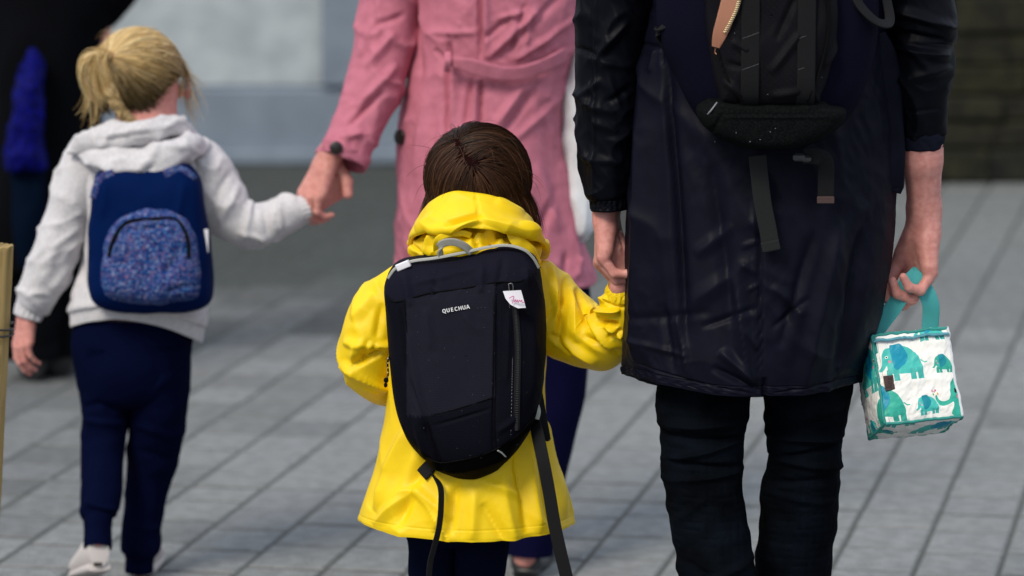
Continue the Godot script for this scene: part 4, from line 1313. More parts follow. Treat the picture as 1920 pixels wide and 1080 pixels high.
	# joggers
	var hips := stack([[Vector3(0.0104, 0.5146, 0), 0.1178, 0.095, 0.0, 0.0, 0.0, 1.0], [Vector3(0.0016, 0.4633, 0), 0.1158, 0.105, 0.0, 0.0, 0.0, 1.0], [Vector3(0.0019, 0.4118, 0), 0.1109, 0.11, 0.0, 0.0, 0.0, 1.0], [Vector3(0.0022, 0.3602, 0), 0.1018, 0.09, 0.0, 0.0, 0.0, 1.0], [Vector3(-0.0032, 0.3344, 0), 0.056, 0.04, 0.0, 0.0, 0.0, 1.0]], 60, 40)
	var ll := lip_tube([[Vector3(-0.0472, 0.4633, 0), 0.0558, 0.0994], [Vector3(-0.0521, 0.4015, 0), 0.0507, 0.0872], [Vector3(-0.05, 0.3413, 0.01), 0.0466, 0.0669], [Vector3(-0.0506, 0.3018, 0.02), 0.0455, 0.0546], [Vector3(-0.0536, 0.2351, 0.05), 0.0413, 0.0413], [Vector3(-0.0544, 0.1759, 0.09), 0.0401, 0.0401], [Vector3(-0.0572, 0.1511, 0.105), 0.037, 0.037], [Vector3(-0.0567, 0.1392, 0.112), 0.029, 0.029], [Vector3(-0.055, 0.0937, 0.135), 0.0279, 0.0279]])
	var lr := lip_tube([[Vector3(0.0494, 0.4633, 0), 0.0649, 0.1014], [Vector3(0.0496, 0.3593, -0.005), 0.0599, 0.0853], [Vector3(0.0421, 0.2738, -0.02), 0.0539, 0.0651], [Vector3(0.0258, 0.1887, -0.03), 0.0448, 0.0448], [Vector3(0.0151, 0.1166, -0.025), 0.0387, 0.0387], [Vector3(0.0106, 0.0549, -0.02), 0.0376, 0.0376], [Vector3(0.0094, 0.0402, -0.02), 0.0295, 0.0295], [Vector3(0.008, 0.013, -0.02), 0.0285, 0.0285]])
	part("joggers", join([cloth(hips, 60, 40, {"crumple": 0.003, "freq": Vector3(14, 8, 14)}),
		cloth(tube(ll, 60, 130), 60, 130, {"crumple": 0.005, "freq": Vector3(12, 14, 12), "folds": [[Vector2(-0.0916, 0.3227), Vector2(-0.001, 0.3125), 0.007, 0.0122, 0.0], [Vector2(-0.0913, 0.3432), Vector2(-0.0102, 0.3739), -0.006, 0.0122, 0.0], [Vector2(-0.0837, 0.1791), Vector2(-0.0132, 0.1585), 0.005, 0.0101, 0.0], [Vector2(-0.0413, 0.3125), Vector2(-0.07, 0.4147), 0.005, 0.0142, 0.0]]}),
		cloth(tube(lr, 60, 130), 60, 130, {"crumple": 0.005, "freq": Vector3(12, 14, 12), "seed": 3, "folds": [[Vector2(-0.001, 0.3125), Vector2(0.1096, 0.2818), 0.006, 0.0142, 0.0], [Vector2(0.0084, 0.2613), Vector2(0.0989, 0.2305), -0.005, 0.0142, 0.0], [Vector2(-0.0105, 0.3534), Vector2(0.091, 0.4147), 0.005, 0.0162, 0.0], [Vector2(-0.0038, 0.1069), Vector2(0.067, 0.0966), 0.004, 0.0091, 0.0]]})]), M.jogger_navy, o)
	sneaker(o, Vector3(j.al.x + 0.004, 0.055, 0.155), Vector3(j.al.x - 0.045, 0.008, 0.0), 0.74)
	sneaker(o, Vector3(j.ar.x, 0.004, -0.03), Vector3(j.ar.x + 0.005, 0.004, -0.20), 0.72)
	# hair drawn back to a tie at the left, with a short plait and loose wisps
	var c := Vector3(0.0185, 0.9666, 0)
	var r := Vector3(0.086, 0.092, 0.092)
	var tie := pin(Vector3(-0.0213, 1.006, 0.06), c, r * 1.03)
	var list := []
	var cap := []
	for k in 5200:
		var p := scalp_point(c, r)
		var q := p - c
		# hairline: below it the neck and the face stay bare
		if q.z < -0.055 or q.y < -0.066 + maxf(0.0, q.x - 0.028) * 1.15 + maxf(0.0, -q.z) * 0.5:
			continue
		var lift := rng.randf_range(1.0, 1.055)
		var pts := []
		var side := rng.randf_range(-0.5, 0.5)
		for s in 26:
			pts.append(c + (p - c) * lift)
			var to := tie - p
			if to.length() < 0.009:
				break
			var d := to.normalized()
			d += Vector3(0, side * 0.35, 0) * clampf(to.length() * 9.0, 0.0, 1.0)
			p = pin(p + d.normalized() * minf(0.009, to.length()), c, r)
		list.append(pts)
	for k in 520:
		# knot of loops left of the tie, folding back on itself
		var a := rng.randf()
		var s0 := tie + Vector3(rng.randf_range(-0.006, 0.006), rng.randf_range(-0.006, 0.006), rng.randf_range(0.0, 0.01))
		var e := Vector3(-0.0531, 0.9469, 0.07).lerp(Vector3(-0.0059, 0.9403, 0.085), a) + Vector3(rng.randfn() * 0.006, rng.randfn() * 0.012, rng.randfn() * 0.006)
		var m1 := s0 + Vector3(-0.060 + 0.045 * a + rng.randfn() * 0.006, 0.012 + rng.randf() * 0.018, 0.012 + rng.randf() * 0.02)
		var m2 := Vector3(lerpf(Vector3(-0.098, 1.1135, 0).x, Vector3(-0.0328, 1.1135, 0).x, a) + rng.randfn() * 0.006, e.y + 0.012 + rng.randf() * 0.02, 0.07 + rng.randf() * 0.03)
		list.append(bez(s0, m1, m2, e, 14))
	for k in 160:
		# the top of the knot, tucked over
		var s0 := tie + Vector3(rng.randfn() * 0.004, rng.randfn() * 0.004, 0.004)
		var e := tie + Vector3(-0.035 + rng.randfn() * 0.008, -0.045 + rng.randfn() * 0.01, 0.0)
		list.append(bez(s0, s0 + Vector3(-0.02, 0.026 + rng.randfn() * 0.004, 0.012), e + Vector3(-0.012, 0.035, 0.01), e, 12))
	for k in 420:
		# plait: three twisting strands
		var w := k % 3
		var pts := []
		var jit := Vector3(rng.randfn(), rng.randfn(), rng.randfn()) * 0.0028
		for s in 22:
			var tt := s / 21.0
			var mid := Vector3(-0.0285, 0.9602, 0.085).bezier_interpolate(Vector3(-0.019, 0.9262, 0.095), Vector3(-0.0034, 0.9063, 0.095), Vector3(0.0237, 0.8828, 0.09), tt)
			var ph := tt * 9.0 + w * TAU / 3.0
			pts.append(mid + Vector3(sin(ph) * 0.0085, cos(ph) * 0.004, cos(ph * 2.0) * 0.005) * (1.0 - 0.3 * tt) + jit)
		list.append(pts)
	var ends := [[Vector3(-0.0701, 0.952, 0.05), Vector3(-0.086, 0.8948, 0.05)], [Vector3(-0.0593, 0.9379, 0.06), Vector3(-0.0633, 0.8727, 0.06)], [Vector3(-0.0652, 0.947, 0.05), Vector3(-0.083, 0.9008, 0.04)], [Vector3(-0.076, 0.9662, 0.04), Vector3(-0.0757, 0.9119, 0.05)], [Vector3(-0.0494, 0.9279, 0.06), Vector3(-0.0581, 0.8827, 0.07)]]
	for w in 36:
		var e: Array = ends[w % 5]
		var a: Vector3 = e[0] + Vector3(rng.randfn(), rng.randfn(), rng.randfn()) * 0.005
		var b: Vector3 = e[1] + Vector3(rng.randfn(), rng.randfn(), rng.randfn()) * 0.007
		list.append(bez(tie, a + Vector3(-0.02, 0.03, 0), a + Vector3(0.012, -0.02, 0.01), b, 14))
	for w in 90:
		# wisps past the right ear
		var u := rng.randf()
		var a := pin(Vector3(0.0836, 1.023, 0).lerp(Vector3(0.1023, 0.9717, -0.01), rng.randf()) + Vector3(0, 0, rng.randf_range(-0.03, 0.0)), c, r * 1.02)
		var b := Vector3(0.1105, 0.8847, -0.02).lerp(Vector3(0.1391, 0.9101, -0.02), u) + Vector3(rng.randfn() * 0.006, rng.randfn() * 0.02, rng.randfn() * 0.01)
		if w % 3 == 0:
			b = Vector3(0.1005, 0.9221, 0) + Vector3(rng.randfn() * 0.006, rng.randfn() * 0.01, 0)
		list.append(bez(a, a + Vector3(0.018, -0.02, 0), b + Vector3(-0.012 + rng.randfn() * 0.006, 0.04, 0), b, 14))
	for w in 80:
		# short flyaways over the crown
		var a := scalp_point(c, r * 1.03)
		if a.y < c.y + 0.03 or a.z < -0.05:
			continue
		var d := (a - c).normalized()
		list.append(bez(a, a + d * 0.012, a + d * 0.016 + Vector3(-0.01, 0, 0.01), a + d * 0.006 + Vector3(-0.022, -0.002, 0.012), 8))
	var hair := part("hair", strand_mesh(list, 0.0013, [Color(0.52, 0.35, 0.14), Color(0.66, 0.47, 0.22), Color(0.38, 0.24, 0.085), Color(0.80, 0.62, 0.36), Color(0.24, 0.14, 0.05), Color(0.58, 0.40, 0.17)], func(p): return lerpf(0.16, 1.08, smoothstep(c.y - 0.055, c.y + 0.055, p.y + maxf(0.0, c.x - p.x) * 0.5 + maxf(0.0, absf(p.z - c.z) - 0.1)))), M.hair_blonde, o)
	var P := PackedVector3Array()
	for jj in 24:
		for i in 48:
			var th := PI * jj / 23.0
			var a := TAU * i / 48
			var q := Vector3(sin(a) * sin(th), cos(th), cos(a) * sin(th)) * r
			# the roots end at the hairline
			var limit := -0.062 + maxf(0.0, q.x - 0.028) * 1.15 + maxf(0.0, -q.z) * 0.5
			if q.y < limit or q.z < -0.055:
				q *= 0.86
			else:
				q *= 0.985
			P.append(c + q)
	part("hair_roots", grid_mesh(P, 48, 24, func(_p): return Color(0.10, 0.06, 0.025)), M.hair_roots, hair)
	part("hair_tie", simple_tube([[tie + Vector3(0, 0, 0.0), 0.010, 0.010], [tie + (tie - c).normalized() * 0.006, 0.011, 0.011]], 16, 4, Vector3.UP), M.leather_tan, hair)

	# her backpack
	var b := thing("backpack", "navy blue child's backpack with a speckled blue and lilac front pocket", "backpack", Vector3(-0.7251, 0, -7.5))
	var pk := Pillow.new()
	pk.setup([Vector2(-0.0471, 0.802), Vector2(-0.0003, 0.812), Vector2(0.0694, 0.818), Vector2(0.1151, 0.816), Vector2(0.1406, 0.786), Vector2(0.1498, 0.7239), Vector2(0.159, 0.6536), Vector2(0.1642, 0.5831), Vector2(0.1549, 0.5508), Vector2(0.1158, 0.5377), Vector2(0.0458, 0.5336), Vector2(-0.024, 0.5377), Vector2(-0.0597, 0.5549), Vector2(-0.0711, 0.5932), Vector2(-0.0682, 0.6536), Vector2(-0.0642, 0.7239), Vector2(-0.0585, 0.774)], 0.095, 0.075, 0.42, 0.7)
	pk.lean = 0.12
	var nvy := func(_p: Vector3) -> Color: return Color(0.0022, 0.011, 0.058)
	var g := pk.grid(40)
	part("main_pack", cloth(g, 96, 41, {"crumple": 0.0035, "freq": Vector3(13, 10, 8), "color": nvy, "folds": [[Vector2(-0.0294, 0.7944), Vector2(-0.0354, 0.7189), 0.005, 0.0122, 0.0], [Vector2(-0.0104, 0.7189), Vector2(0.0947, 0.7239), -0.004, 0.0101, 0.0], [Vector2(0.1155, 0.7894), Vector2(0.1047, 0.7189), 0.005, 0.0142, 0.0], [Vector2(0.1097, 0.7189), Vector2(0.1441, 0.6684), -0.004, 0.0122, 0.0]]}), M.pack_navy, b)
	var fp := Pillow.new()
	fp.setup([Vector2(-0.0382, 0.5867), Vector2(-0.0395, 0.6317), Vector2(-0.0309, 0.6815), Vector2(-0.0086, 0.7164), Vector2(0.0242, 0.7353), Vector2(0.0638, 0.7403), Vector2(0.1041, 0.7303), Vector2(0.1305, 0.7015), Vector2(0.1419, 0.6616), Vector2(0.1451, 0.6017), Vector2(0.1389, 0.5717), Vector2(0.1011, 0.5607), Vector2(0.0416, 0.5567), Vector2(-0.0128, 0.5637)], 0.150, 0.045, 0.5, 0.8)
	fp.lean = 0.12
	var sm := mat("speckled_print", Color(0.72, 0.72, 0.75), 0.8, 6.5, null, 1.0, 0.2)
	sm.albedo_texture = speckle()
	var pocket := part("front_pocket", cloth(fp.grid(40), 96, 41, {"crumple": 0.004, "freq": Vector3(17, 15, 10), "seed": 3, "folds": [[Vector2(-0.0315, 0.6482), Vector2(-0.0007, 0.6987), -0.005, 0.0091, 0.0], [Vector2(-0.0007, 0.6987), Vector2(0.0945, 0.7068), -0.005, 0.0081, 0.0], [Vector2(0.0945, 0.7068), Vector2(0.1159, 0.6482), -0.006, 0.0091, 0.0], [Vector2(0.0784, 0.6179), Vector2(0.1089, 0.6533), -0.007, 0.0142, 0.0], [Vector2(0.083, 0.5875), Vector2(0.1333, 0.5976), -0.005, 0.0101, 0.0]]}), sm, b)
	part("pocket_zip", cord(on(fp, [Vector2(-0.0224, 0.651), Vector2(-0.011, 0.6878), Vector2(0.0131, 0.7147), Vector2(0.0595, 0.7206), Vector2(0.1019, 0.7187), Vector2(0.1232, 0.6868), Vector2(0.1267, 0.648)], 0.001, 40), 0.0032, 0.0022, 60), M.cord_black, pocket)
	part("corner_patch", cord(on(pk, [Vector2(-0.0163, 0.8003), Vector2(-0.0403, 0.7883), Vector2(-0.0517, 0.7543)], 0.002, 16), 0.009, 0.002, 20), sm, b)
	part("corner_patch", cord(on(pk, [Vector2(0.0788, 0.8003), Vector2(0.1086, 0.8072), Vector2(0.1342, 0.7883)], 0.002, 16), 0.008, 0.002, 20), sm, b)
	part("side_label", box_mesh(Vector3(0.1538, 0.6727, 0.128), Vector3(0.009, 0.044, 0.006), 0.001), M.paper_white, b)
	part("shoulder_strap", cord([Vector3(-0.0323, 0.7997, 0.1), Vector3(-0.042, 0.8243, 0.05), Vector3(-0.0541, 0.8237, -0.02)], 0.014, 0.004, 16), M.webbing, b)
	part("shoulder_strap", cord([Vector3(0.1024, 0.8067, 0.1), Vector3(0.1035, 0.8313, 0.05), Vector3(0.1028, 0.8288, -0.02)], 0.014, 0.004, 16), M.webbing, b)


# ------------------------------------------------------------------ the child in yellow
func build_yellow_child() -> void:
	var o := thing("person", "brown haired child in a bright yellow raincoat seen from behind", "person", Vector3(-0.076, 0, -6.34))
	var j := {
		"hip": Vector3(0.0001, 0.4619, 0), "chest": Vector3(0.0073, 0.6453, 0), "head": Vector3(0.0186, 0.9049, -0.012),
		"sl": Vector3(-0.0826, 0.7407, 0), "el": Vector3(-0.1518, 0.6235, 0), "wl": Vector3(-0.1175, 0.5565, -0.14),
		"sr": Vector3(0.0974, 0.7407, 0), "er": Vector3(0.2085, 0.65, 0.03), "wr": Vector3(0.2466, 0.7614, 0.122),
		"hl": Vector3(-0.0448, 0.4356, 0), "kl": Vector3(-0.0529, 0.2262, -0.03), "al": Vector3(-0.0518, 0.0676, 0.05), "tl": Vector3(-0.0596, -0.0003, -0.07),
		"hr": Vector3(0.0415, 0.4356, 0), "kr": Vector3(0.0257, 0.2329, 0), "ar": Vector3(0.0276, 0.0311, -0.06), "tr": Vector3(0.0312, -0.034, -0.18)}
	var B := skeleton(j, 0.60)
	B.append_array(head_bones(j.head, Vector3(0.1, -0.12, -1), 0.82))
	# right hand reaches up into the adult's palm; the left one is in front, on the strap
	var R := hand_bones(j.wr, Vector3(0.02, 1, 0.10), Vector3(0.5, 0.1, 0.85), -1.0, 0.56, [[0.5, 0.8, 0.5, 0.03], [0.5, 0.8, 0.5, 0.0], [0.5, 0.8, 0.5, 0.0], [0.5, 0.8, 0.5, -0.03]], [0.95, 0.05, 0.45, 0.3], Vector3(0.2467, 0.7029, 0.095))
	var L := hand_bones(j.wl, Vector3(0.5, 0.6, -0.6), Vector3(-0.6, 0.4, -0.5), 1.0, 0.62, [[1.0, 1.3, 0.7, 0.0], [1.0, 1.3, 0.7, 0.0], [1.0, 1.3, 0.7, 0.0], [1.0, 1.3, 0.7, 0.0]], [0.7, 0.5, 0.4, 0.4], j.el)
	part("body", join([flesh(B, 0.009), flesh(R, 0.0026), flesh(L, 0.004)]), M.skin, o)
	# raincoat: flared, with a broad hem
	var t := [[Vector3(0.0096, 0.7857, 0), 0.0578, 0.055, 0.0, 0.0, 0.0, 1.0], [Vector3(0.0074, 0.7736, 0), 0.0899, 0.075, 0.0, 0.0, 0.0, 1.0], [Vector3(0.004, 0.7537, 0), 0.1183, 0.09, 0.0, 0.0, 0.0, 1.0], [Vector3(0.0022, 0.7147, 0), 0.1304, 0.1, 0.0, 0.0, 0.0, 1.0], [Vector3(0.0021, 0.6453, 0), 0.1306, 0.105, 0.0, 0.0, 0.0, 1.0], [Vector3(0.002, 0.5756, 0), 0.1273, 0.11, 0.0, 0.0, 0.0, 1.0], [Vector3(-0.0007, 0.5145, 0), 0.1284, 0.12, 0.0, 0.0, 0.0, 1.0], [Vector3(-0.0008, 0.4444, 0), 0.1424, 0.132, 0.0, 0.0, 0.0, 1.0], [Vector3(-0.0001, 0.3829, 0), 0.1624, 0.142, 0.0, 0.0069, 0.0137, 1.0], [Vector3(-0.0001, 0.3433, 0), 0.1712, 0.148, -0.0017, 0.0137, 0.0189, 1.0], [Vector3(0.0003, 0.3292, 0), 0.1726, 0.149, -0.0026, 0.0206, 0.0206, 1.0]]
	var folds := [
		[Vector2(-0.0856, 0.5287), Vector2(-0.1459, 0.3814), 0.012, 0.0189, 0.2], [Vector2(-0.0603, 0.4854), Vector2(-0.1076, 0.3597), -0.009, 0.0154, 0.0], [Vector2(-0.0689, 0.4335), Vector2(-0.146, 0.3597), 0.007, 0.0137, 0.0], [Vector2(-0.0093, 0.4422), Vector2(-0.0248, 0.3553), -0.007, 0.0137, 0.0], [Vector2(-0.0246, 0.4335), Vector2(-0.0478, 0.3597), 0.006, 0.0111, 0.0], [Vector2(0.0163, 0.4335), Vector2(0.0119, 0.3466), 0.006, 0.0171, 0.0], [Vector2(0.0547, 0.4508), Vector2(0.0802, 0.3379), 0.007, 0.0206, 0.0], [Vector2(0.0973, 0.4941), Vector2(0.1187, 0.3466), 0.009, 0.0171, 0.2], [Vector2(0.0802, 0.4854), Vector2(0.1016, 0.3553), -0.007, 0.012, 0.0], [Vector2(0.127, 0.52), Vector2(0.1614, 0.364), 0.008, 0.0154, 0.0], [Vector2(0.1143, 0.4768), Vector2(0.1358, 0.3466), -0.006, 0.0086, 0.0], [Vector2(0.0291, 0.4075), Vector2(0.0674, 0.3422), -0.005, 0.0137, 0.0], [Vector2(-0.086, 0.4335), Vector2(-0.0179, 0.3814), 0.005, 0.0154, 0.0], [Vector2(-0.12, 0.4508), Vector2(-0.1545, 0.3814), -0.005, 0.0137, 0.0], [Vector2(0.0248, 0.4422), Vector2(0.093, 0.4118), 0.004, 0.012, 0.0]]
	var coat := part("raincoat", cloth(stack(lip(t, 0.003, 0.06), 260, 220), 260, 220, {"folds": folds, "crumple": 0.003, "freq": Vector3(7, 3, 7), "seed": 21, "boost": 1.3, "crease": 0.010, "groove": [[0.742, 0.0022, 0.0016]], "crease_freq": Vector3(5.5, 2.2, 5.5)}), M.yellow_pu, o)
	# left sleeve: upper arm down, forearm bent forward
	var sl := lip_tube([[Vector3(-0.0868, 0.7563, 0), 0.0223, 0.0223], [Vector3(-0.1084, 0.7277, 0), 0.0377, 0.0377], [Vector3(-0.1351, 0.6887, 0), 0.0489, 0.0514], [Vector3(-0.1524, 0.6459, 0.004), 0.048, 0.0531], [Vector3(-0.1531, 0.6071, -0.01), 0.0455, 0.0498], [Vector3(-0.139, 0.5742, -0.05), 0.038, 0.0415], [Vector3(-0.1207, 0.5517, -0.1), 0.0314, 0.0331], [Vector3(-0.1108, 0.5451, -0.15), 0.029, 0.029]], 0.003, 0.03)
	part("sleeve", cloth(tube(sl, 130, 150), 130, 150, {"crumple": 0.002, "freq": Vector3(8, 8, 8), "seed": 31, "boost": 1.5, "crease": 0.009, "crease_freq": Vector3(6, 6, 6), "folds": [[Vector2(-0.1955, 0.6492), Vector2(-0.1446, 0.6449), 0.007, 0.0103, 0.2], [Vector2(-0.1872, 0.6105), Vector2(-0.1277, 0.6389), -0.01, 0.0129, 0.3], [Vector2(-0.1717, 0.6492), Vector2(-0.183, 0.6019), 0.006, 0.0103, 0.0], [Vector2(-0.153, 0.6578), Vector2(-0.166, 0.6148), -0.005, 0.0086, 0.0], [Vector2(-0.1957, 0.6148), Vector2(-0.1153, 0.5675), 0.009, 0.0129, 0.0], [Vector2(-0.1446, 0.6449), Vector2(-0.1149, 0.6475), 0.008, 0.0103, 0.0], [Vector2(-0.1745, 0.6062), Vector2(-0.1237, 0.5761), -0.004, 0.0077, 0.0], [Vector2(-0.1442, 0.7264), Vector2(-0.1783, 0.6836), 0.005, 0.0137, 0.0], [Vector2(-0.1316, 0.7135), Vector2(-0.1403, 0.6578), -0.004, 0.012, 0.0]]}), M.yellow_pu, coat)
	# right sleeve: wide, reaching up to the adult's hand
	var sr := lip_tube([[Vector3(0.0717, 0.748, -0.01), 0.0343, 0.0343], [Vector3(0.0974, 0.7277, 0), 0.0549, 0.0549], [Vector3(0.1292, 0.6991, 0), 0.0617, 0.0566], [Vector3(0.1668, 0.6711, 0.01), 0.0565, 0.0514], [Vector3(0.2025, 0.6534, 0.03), 0.0486, 0.0469], [Vector3(0.2292, 0.6608, 0.055), 0.0425, 0.0425], [Vector3(0.2453, 0.6929, 0.085), 0.0372, 0.0389], [Vector3(0.2474, 0.7191, 0.1), 0.0321, 0.0338], [Vector3(0.2479, 0.7367, 0.11), 0.0244, 0.0261], [Vector3(0.2477, 0.7485, 0.115), 0.0202, 0.021]], 0.003, 0.025)
	part("sleeve", cloth(tube(sr, 150, 190), 150, 190, {"crumple": 0.002, "freq": Vector3(8, 8, 8), "seed": 41, "boost": 1.5, "crease": 0.008, "crease_freq": Vector3(6, 6, 6), "folds": [[Vector2(0.1352, 0.7777), Vector2(0.1523, 0.6921), 0.006, 0.012, 0.0], [Vector2(0.1606, 0.752), Vector2(0.1481, 0.6492), -0.008, 0.0111, 0.3], [Vector2(0.1691, 0.7392), Vector2(0.182, 0.6535), 0.006, 0.0137, 0.0], [Vector2(0.1776, 0.7349), Vector2(0.2032, 0.675), -0.007, 0.0103, -0.2], [Vector2(0.1946, 0.705), Vector2(0.2372, 0.6449), 0.009, 0.0129, 0.2], [Vector2(0.1905, 0.6664), Vector2(0.2499, 0.6406), -0.006, 0.0103, 0.0], [Vector2(0.2073, 0.7093), Vector2(0.2471, 0.7161), 0.009, 0.0086, -0.3], [Vector2(0.2116, 0.6938), Vector2(0.2455, 0.6921), -0.01, 0.0077, 0.0], [Vector2(0.2218, 0.6921), Vector2(0.2523, 0.6707), 0.008, 0.0077, 0.0], [Vector2(0.2286, 0.6707), Vector2(0.2498, 0.6836), -0.007, 0.0069, 0.0], [Vector2(0.1438, 0.6578), Vector2(0.2118, 0.6191), 0.006, 0.0154, 0.0], [Vector2(0.1268, 0.6836), Vector2(0.1607, 0.7264), -0.004, 0.0103, 0.0], [Vector2(0.2047, 0.7221), Vector2(0.2284, 0.7332), 0.006, 0.0069, 0.0], [Vector2(0.1353, 0.6681), Vector2(0.1736, 0.6338), -0.005, 0.0086, 0.0]], "gather": [[0.72, 0.815, 15.0, 0.0012]], "groove": [[0.71, 0.012, 0.004]]}), M.yellow_pu, coat)
	# hood lying round the neck: opening edge high at the back, bunched below
	var h := [[Vector3(0.0181, 0.7982, -0.01), 0.0793, 0.07, 0.0, 0.0, 0.0567, 1.0], [Vector3(0.0181, 0.812, -0.01), 0.0879, 0.086, -0.0052, 0.0, 0.0721, 1.0], [Vector3(0.0199, 0.8175, -0.008), 0.099, 0.1, -0.0069, -0.0017, 0.0781, 0.95], [Vector3(0.0195, 0.8154, -0.004), 0.1028, 0.112, -0.0069, -0.0034, 0.0704, 0.92], [Vector3(0.0199, 0.8101, 0.002), 0.1074, 0.122, -0.0069, -0.0051, 0.06, 0.9], [Vector3(0.0225, 0.8055, 0.006), 0.1116, 0.13, -0.0069, -0.0034, 0.048, 0.84], [Vector3(0.0234, 0.8029, 0.006), 0.1116, 0.131, -0.0069, -0.0034, 0.0428, 0.84], [Vector3(0.0225, 0.8037, 0.006), 0.1056, 0.124, -0.0069, -0.0026, 0.0428, 0.88], [Vector3(0.0212, 0.8121, 0.004), 0.0941, 0.106, -0.0069, 0.0, 0.0394, 0.92]]
	var hood := part("hood", cloth(stack(h, 260, 130), 260, 130, {"crumple": 0.003, "freq": Vector3(8, 10, 8), "seed": 51, "boost": 1.3, "crease": 0.007, "crease_freq": Vector3(6, 9, 6), "crease_tilt": 0.2, "folds": [
		[Vector2(-0.0296, 0.8493), Vector2(0.0295, 0.8646), -0.011, 0.0069, 0.4], [Vector2(-0.0592, 0.8357), Vector2(0.0295, 0.8578), 0.009, 0.0086, 0.4], [Vector2(0.0253, 0.8612), Vector2(0.1182, 0.8289), 0.008, 0.0103, 0.3], [Vector2(0.0169, 0.9037), Vector2(0.0287, 0.8459), -0.0025, 0.0026, 0.0], [Vector2(0.0844, 0.8501), Vector2(0.1301, 0.8186), 0.007, 0.0086, 0.0], [Vector2(-0.0778, 0.8374), Vector2(-0.0422, 0.8629), 0.005, 0.0103, 0.0], [Vector2(0.0507, 0.8884), Vector2(0.0971, 0.8629), 0.004, 0.0137, 0.0]]}), M.yellow_pu, coat)
	var h2 := [[Vector3(0.0182, 0.8271, 0), 0.0791, 0.09, -0.0034, 0.0, 0.0171, 1.0], [Vector3(0.0187, 0.8147, 0.004), 0.0915, 0.11, -0.0017, 0.0, 0.0137, 0.95], [Vector3(0.0174, 0.8037, 0.006), 0.0996, 0.122, 0.0, 0.0, 0.012, 0.9], [Vector3(0.0161, 0.7951, 0.006), 0.1009, 0.124, 0.0, 0.0, 0.0069, 0.88], [Vector3(0.0178, 0.7848, 0.006), 0.0958, 0.116, 0.0, 0.0, 0.0034, 0.9], [Vector3(0.0182, 0.7692, 0.006), 0.0877, 0.098, 0.0, 0.0, 0.0, 1.0], [Vector3(0.0182, 0.7586, 0.004), 0.0792, 0.085, 0.0, 0.0, 0.0, 1.0]]
	part("hood_bag", cloth(stack(h2, 220, 90), 220, 90, {"crumple": 0.004, "freq": Vector3(12, 14, 12), "seed": 52, "boost": 1.3, "crease": 0.014, "crease_freq": Vector3(9, 12, 9), "crease_tilt": 0.6, "folds": [
		[Vector2(0.0211, 0.8416), Vector2(0.0633, 0.8186), 0.008, 0.0077, 0.3], [Vector2(0.0295, 0.8203), Vector2(0.0802, 0.834), -0.009, 0.0077, 0.0], [Vector2(0.0506, 0.8501), Vector2(0.0971, 0.8186), -0.007, 0.0077, 0.0], [Vector2(-0.0593, 0.8161), Vector2(-0.0001, 0.8289), 0.007, 0.0069, 0.0], [Vector2(-0.0863, 0.8101), Vector2(-0.0551, 0.793), -0.006, 0.006, 0.0], [Vector2(0.0084, 0.8391), Vector2(0.0236, 0.8135), -0.005, 0.0034, 0.0], [Vector2(-0.0339, 0.822), Vector2(0.0253, 0.8101), 0.006, 0.006, 0.0], [Vector2(0.076, 0.8161), Vector2(0.1182, 0.8101), -0.007, 0.0069, 0.0]]}), M.yellow_pu, hood)
	part("hood_flap", cloth(tube([[Vector3(0.0718, 0.8457, 0.105), 0.0051, 0.0025], [Vector3(0.0743, 0.8415, 0.112), 0.0093, 0.0034], [Vector3(0.0827, 0.827, 0.118), 0.0118, 0.0042], [Vector3(0.097, 0.811, 0.112), 0.0126, 0.0042], [Vector3(0.1097, 0.7974, 0.1), 0.0101, 0.0034], [Vector3(0.1208, 0.7852, 0.085), 0.0034, 0.0017]], 24, 50, Vector3(0.3, 0.2, 1)), 24, 50, {"crumple": 0.002, "freq": Vector3(25, 20, 20)}), M.yellow_pu, hood)
	part("hood_loop", cord([Vector3(-0.0435, 0.807, 0.108), Vector3(-0.0415, 0.8258, 0.122), Vector3(-0.0263, 0.8351, 0.128), Vector3(-0.0029, 0.8374, 0.126), Vector3(0.0105, 0.8332, 0.12)], 0.005, 0.0035, 30), M.yellow_pu, hood)
	# seam stitches on the hood edge
	var st := []
	for q in 70:
		var a := lerpf(-1.35, 1.35, q / 69.0)
		var c := Vector3(0.0203, 0.8016, -0.004)
		st.append(Vector3(c.x + 0.1065 * spow(sin(a), 0.92) * 1.0, c.y + 0.074 * spow(cos(a), 0.92) - 0.004 * sin(a), c.z + 0.108 * spow(cos(a), 0.92) + 0.003))
	part("seam", dashes(st, 0.0005), M.stitch_yellow, hood)
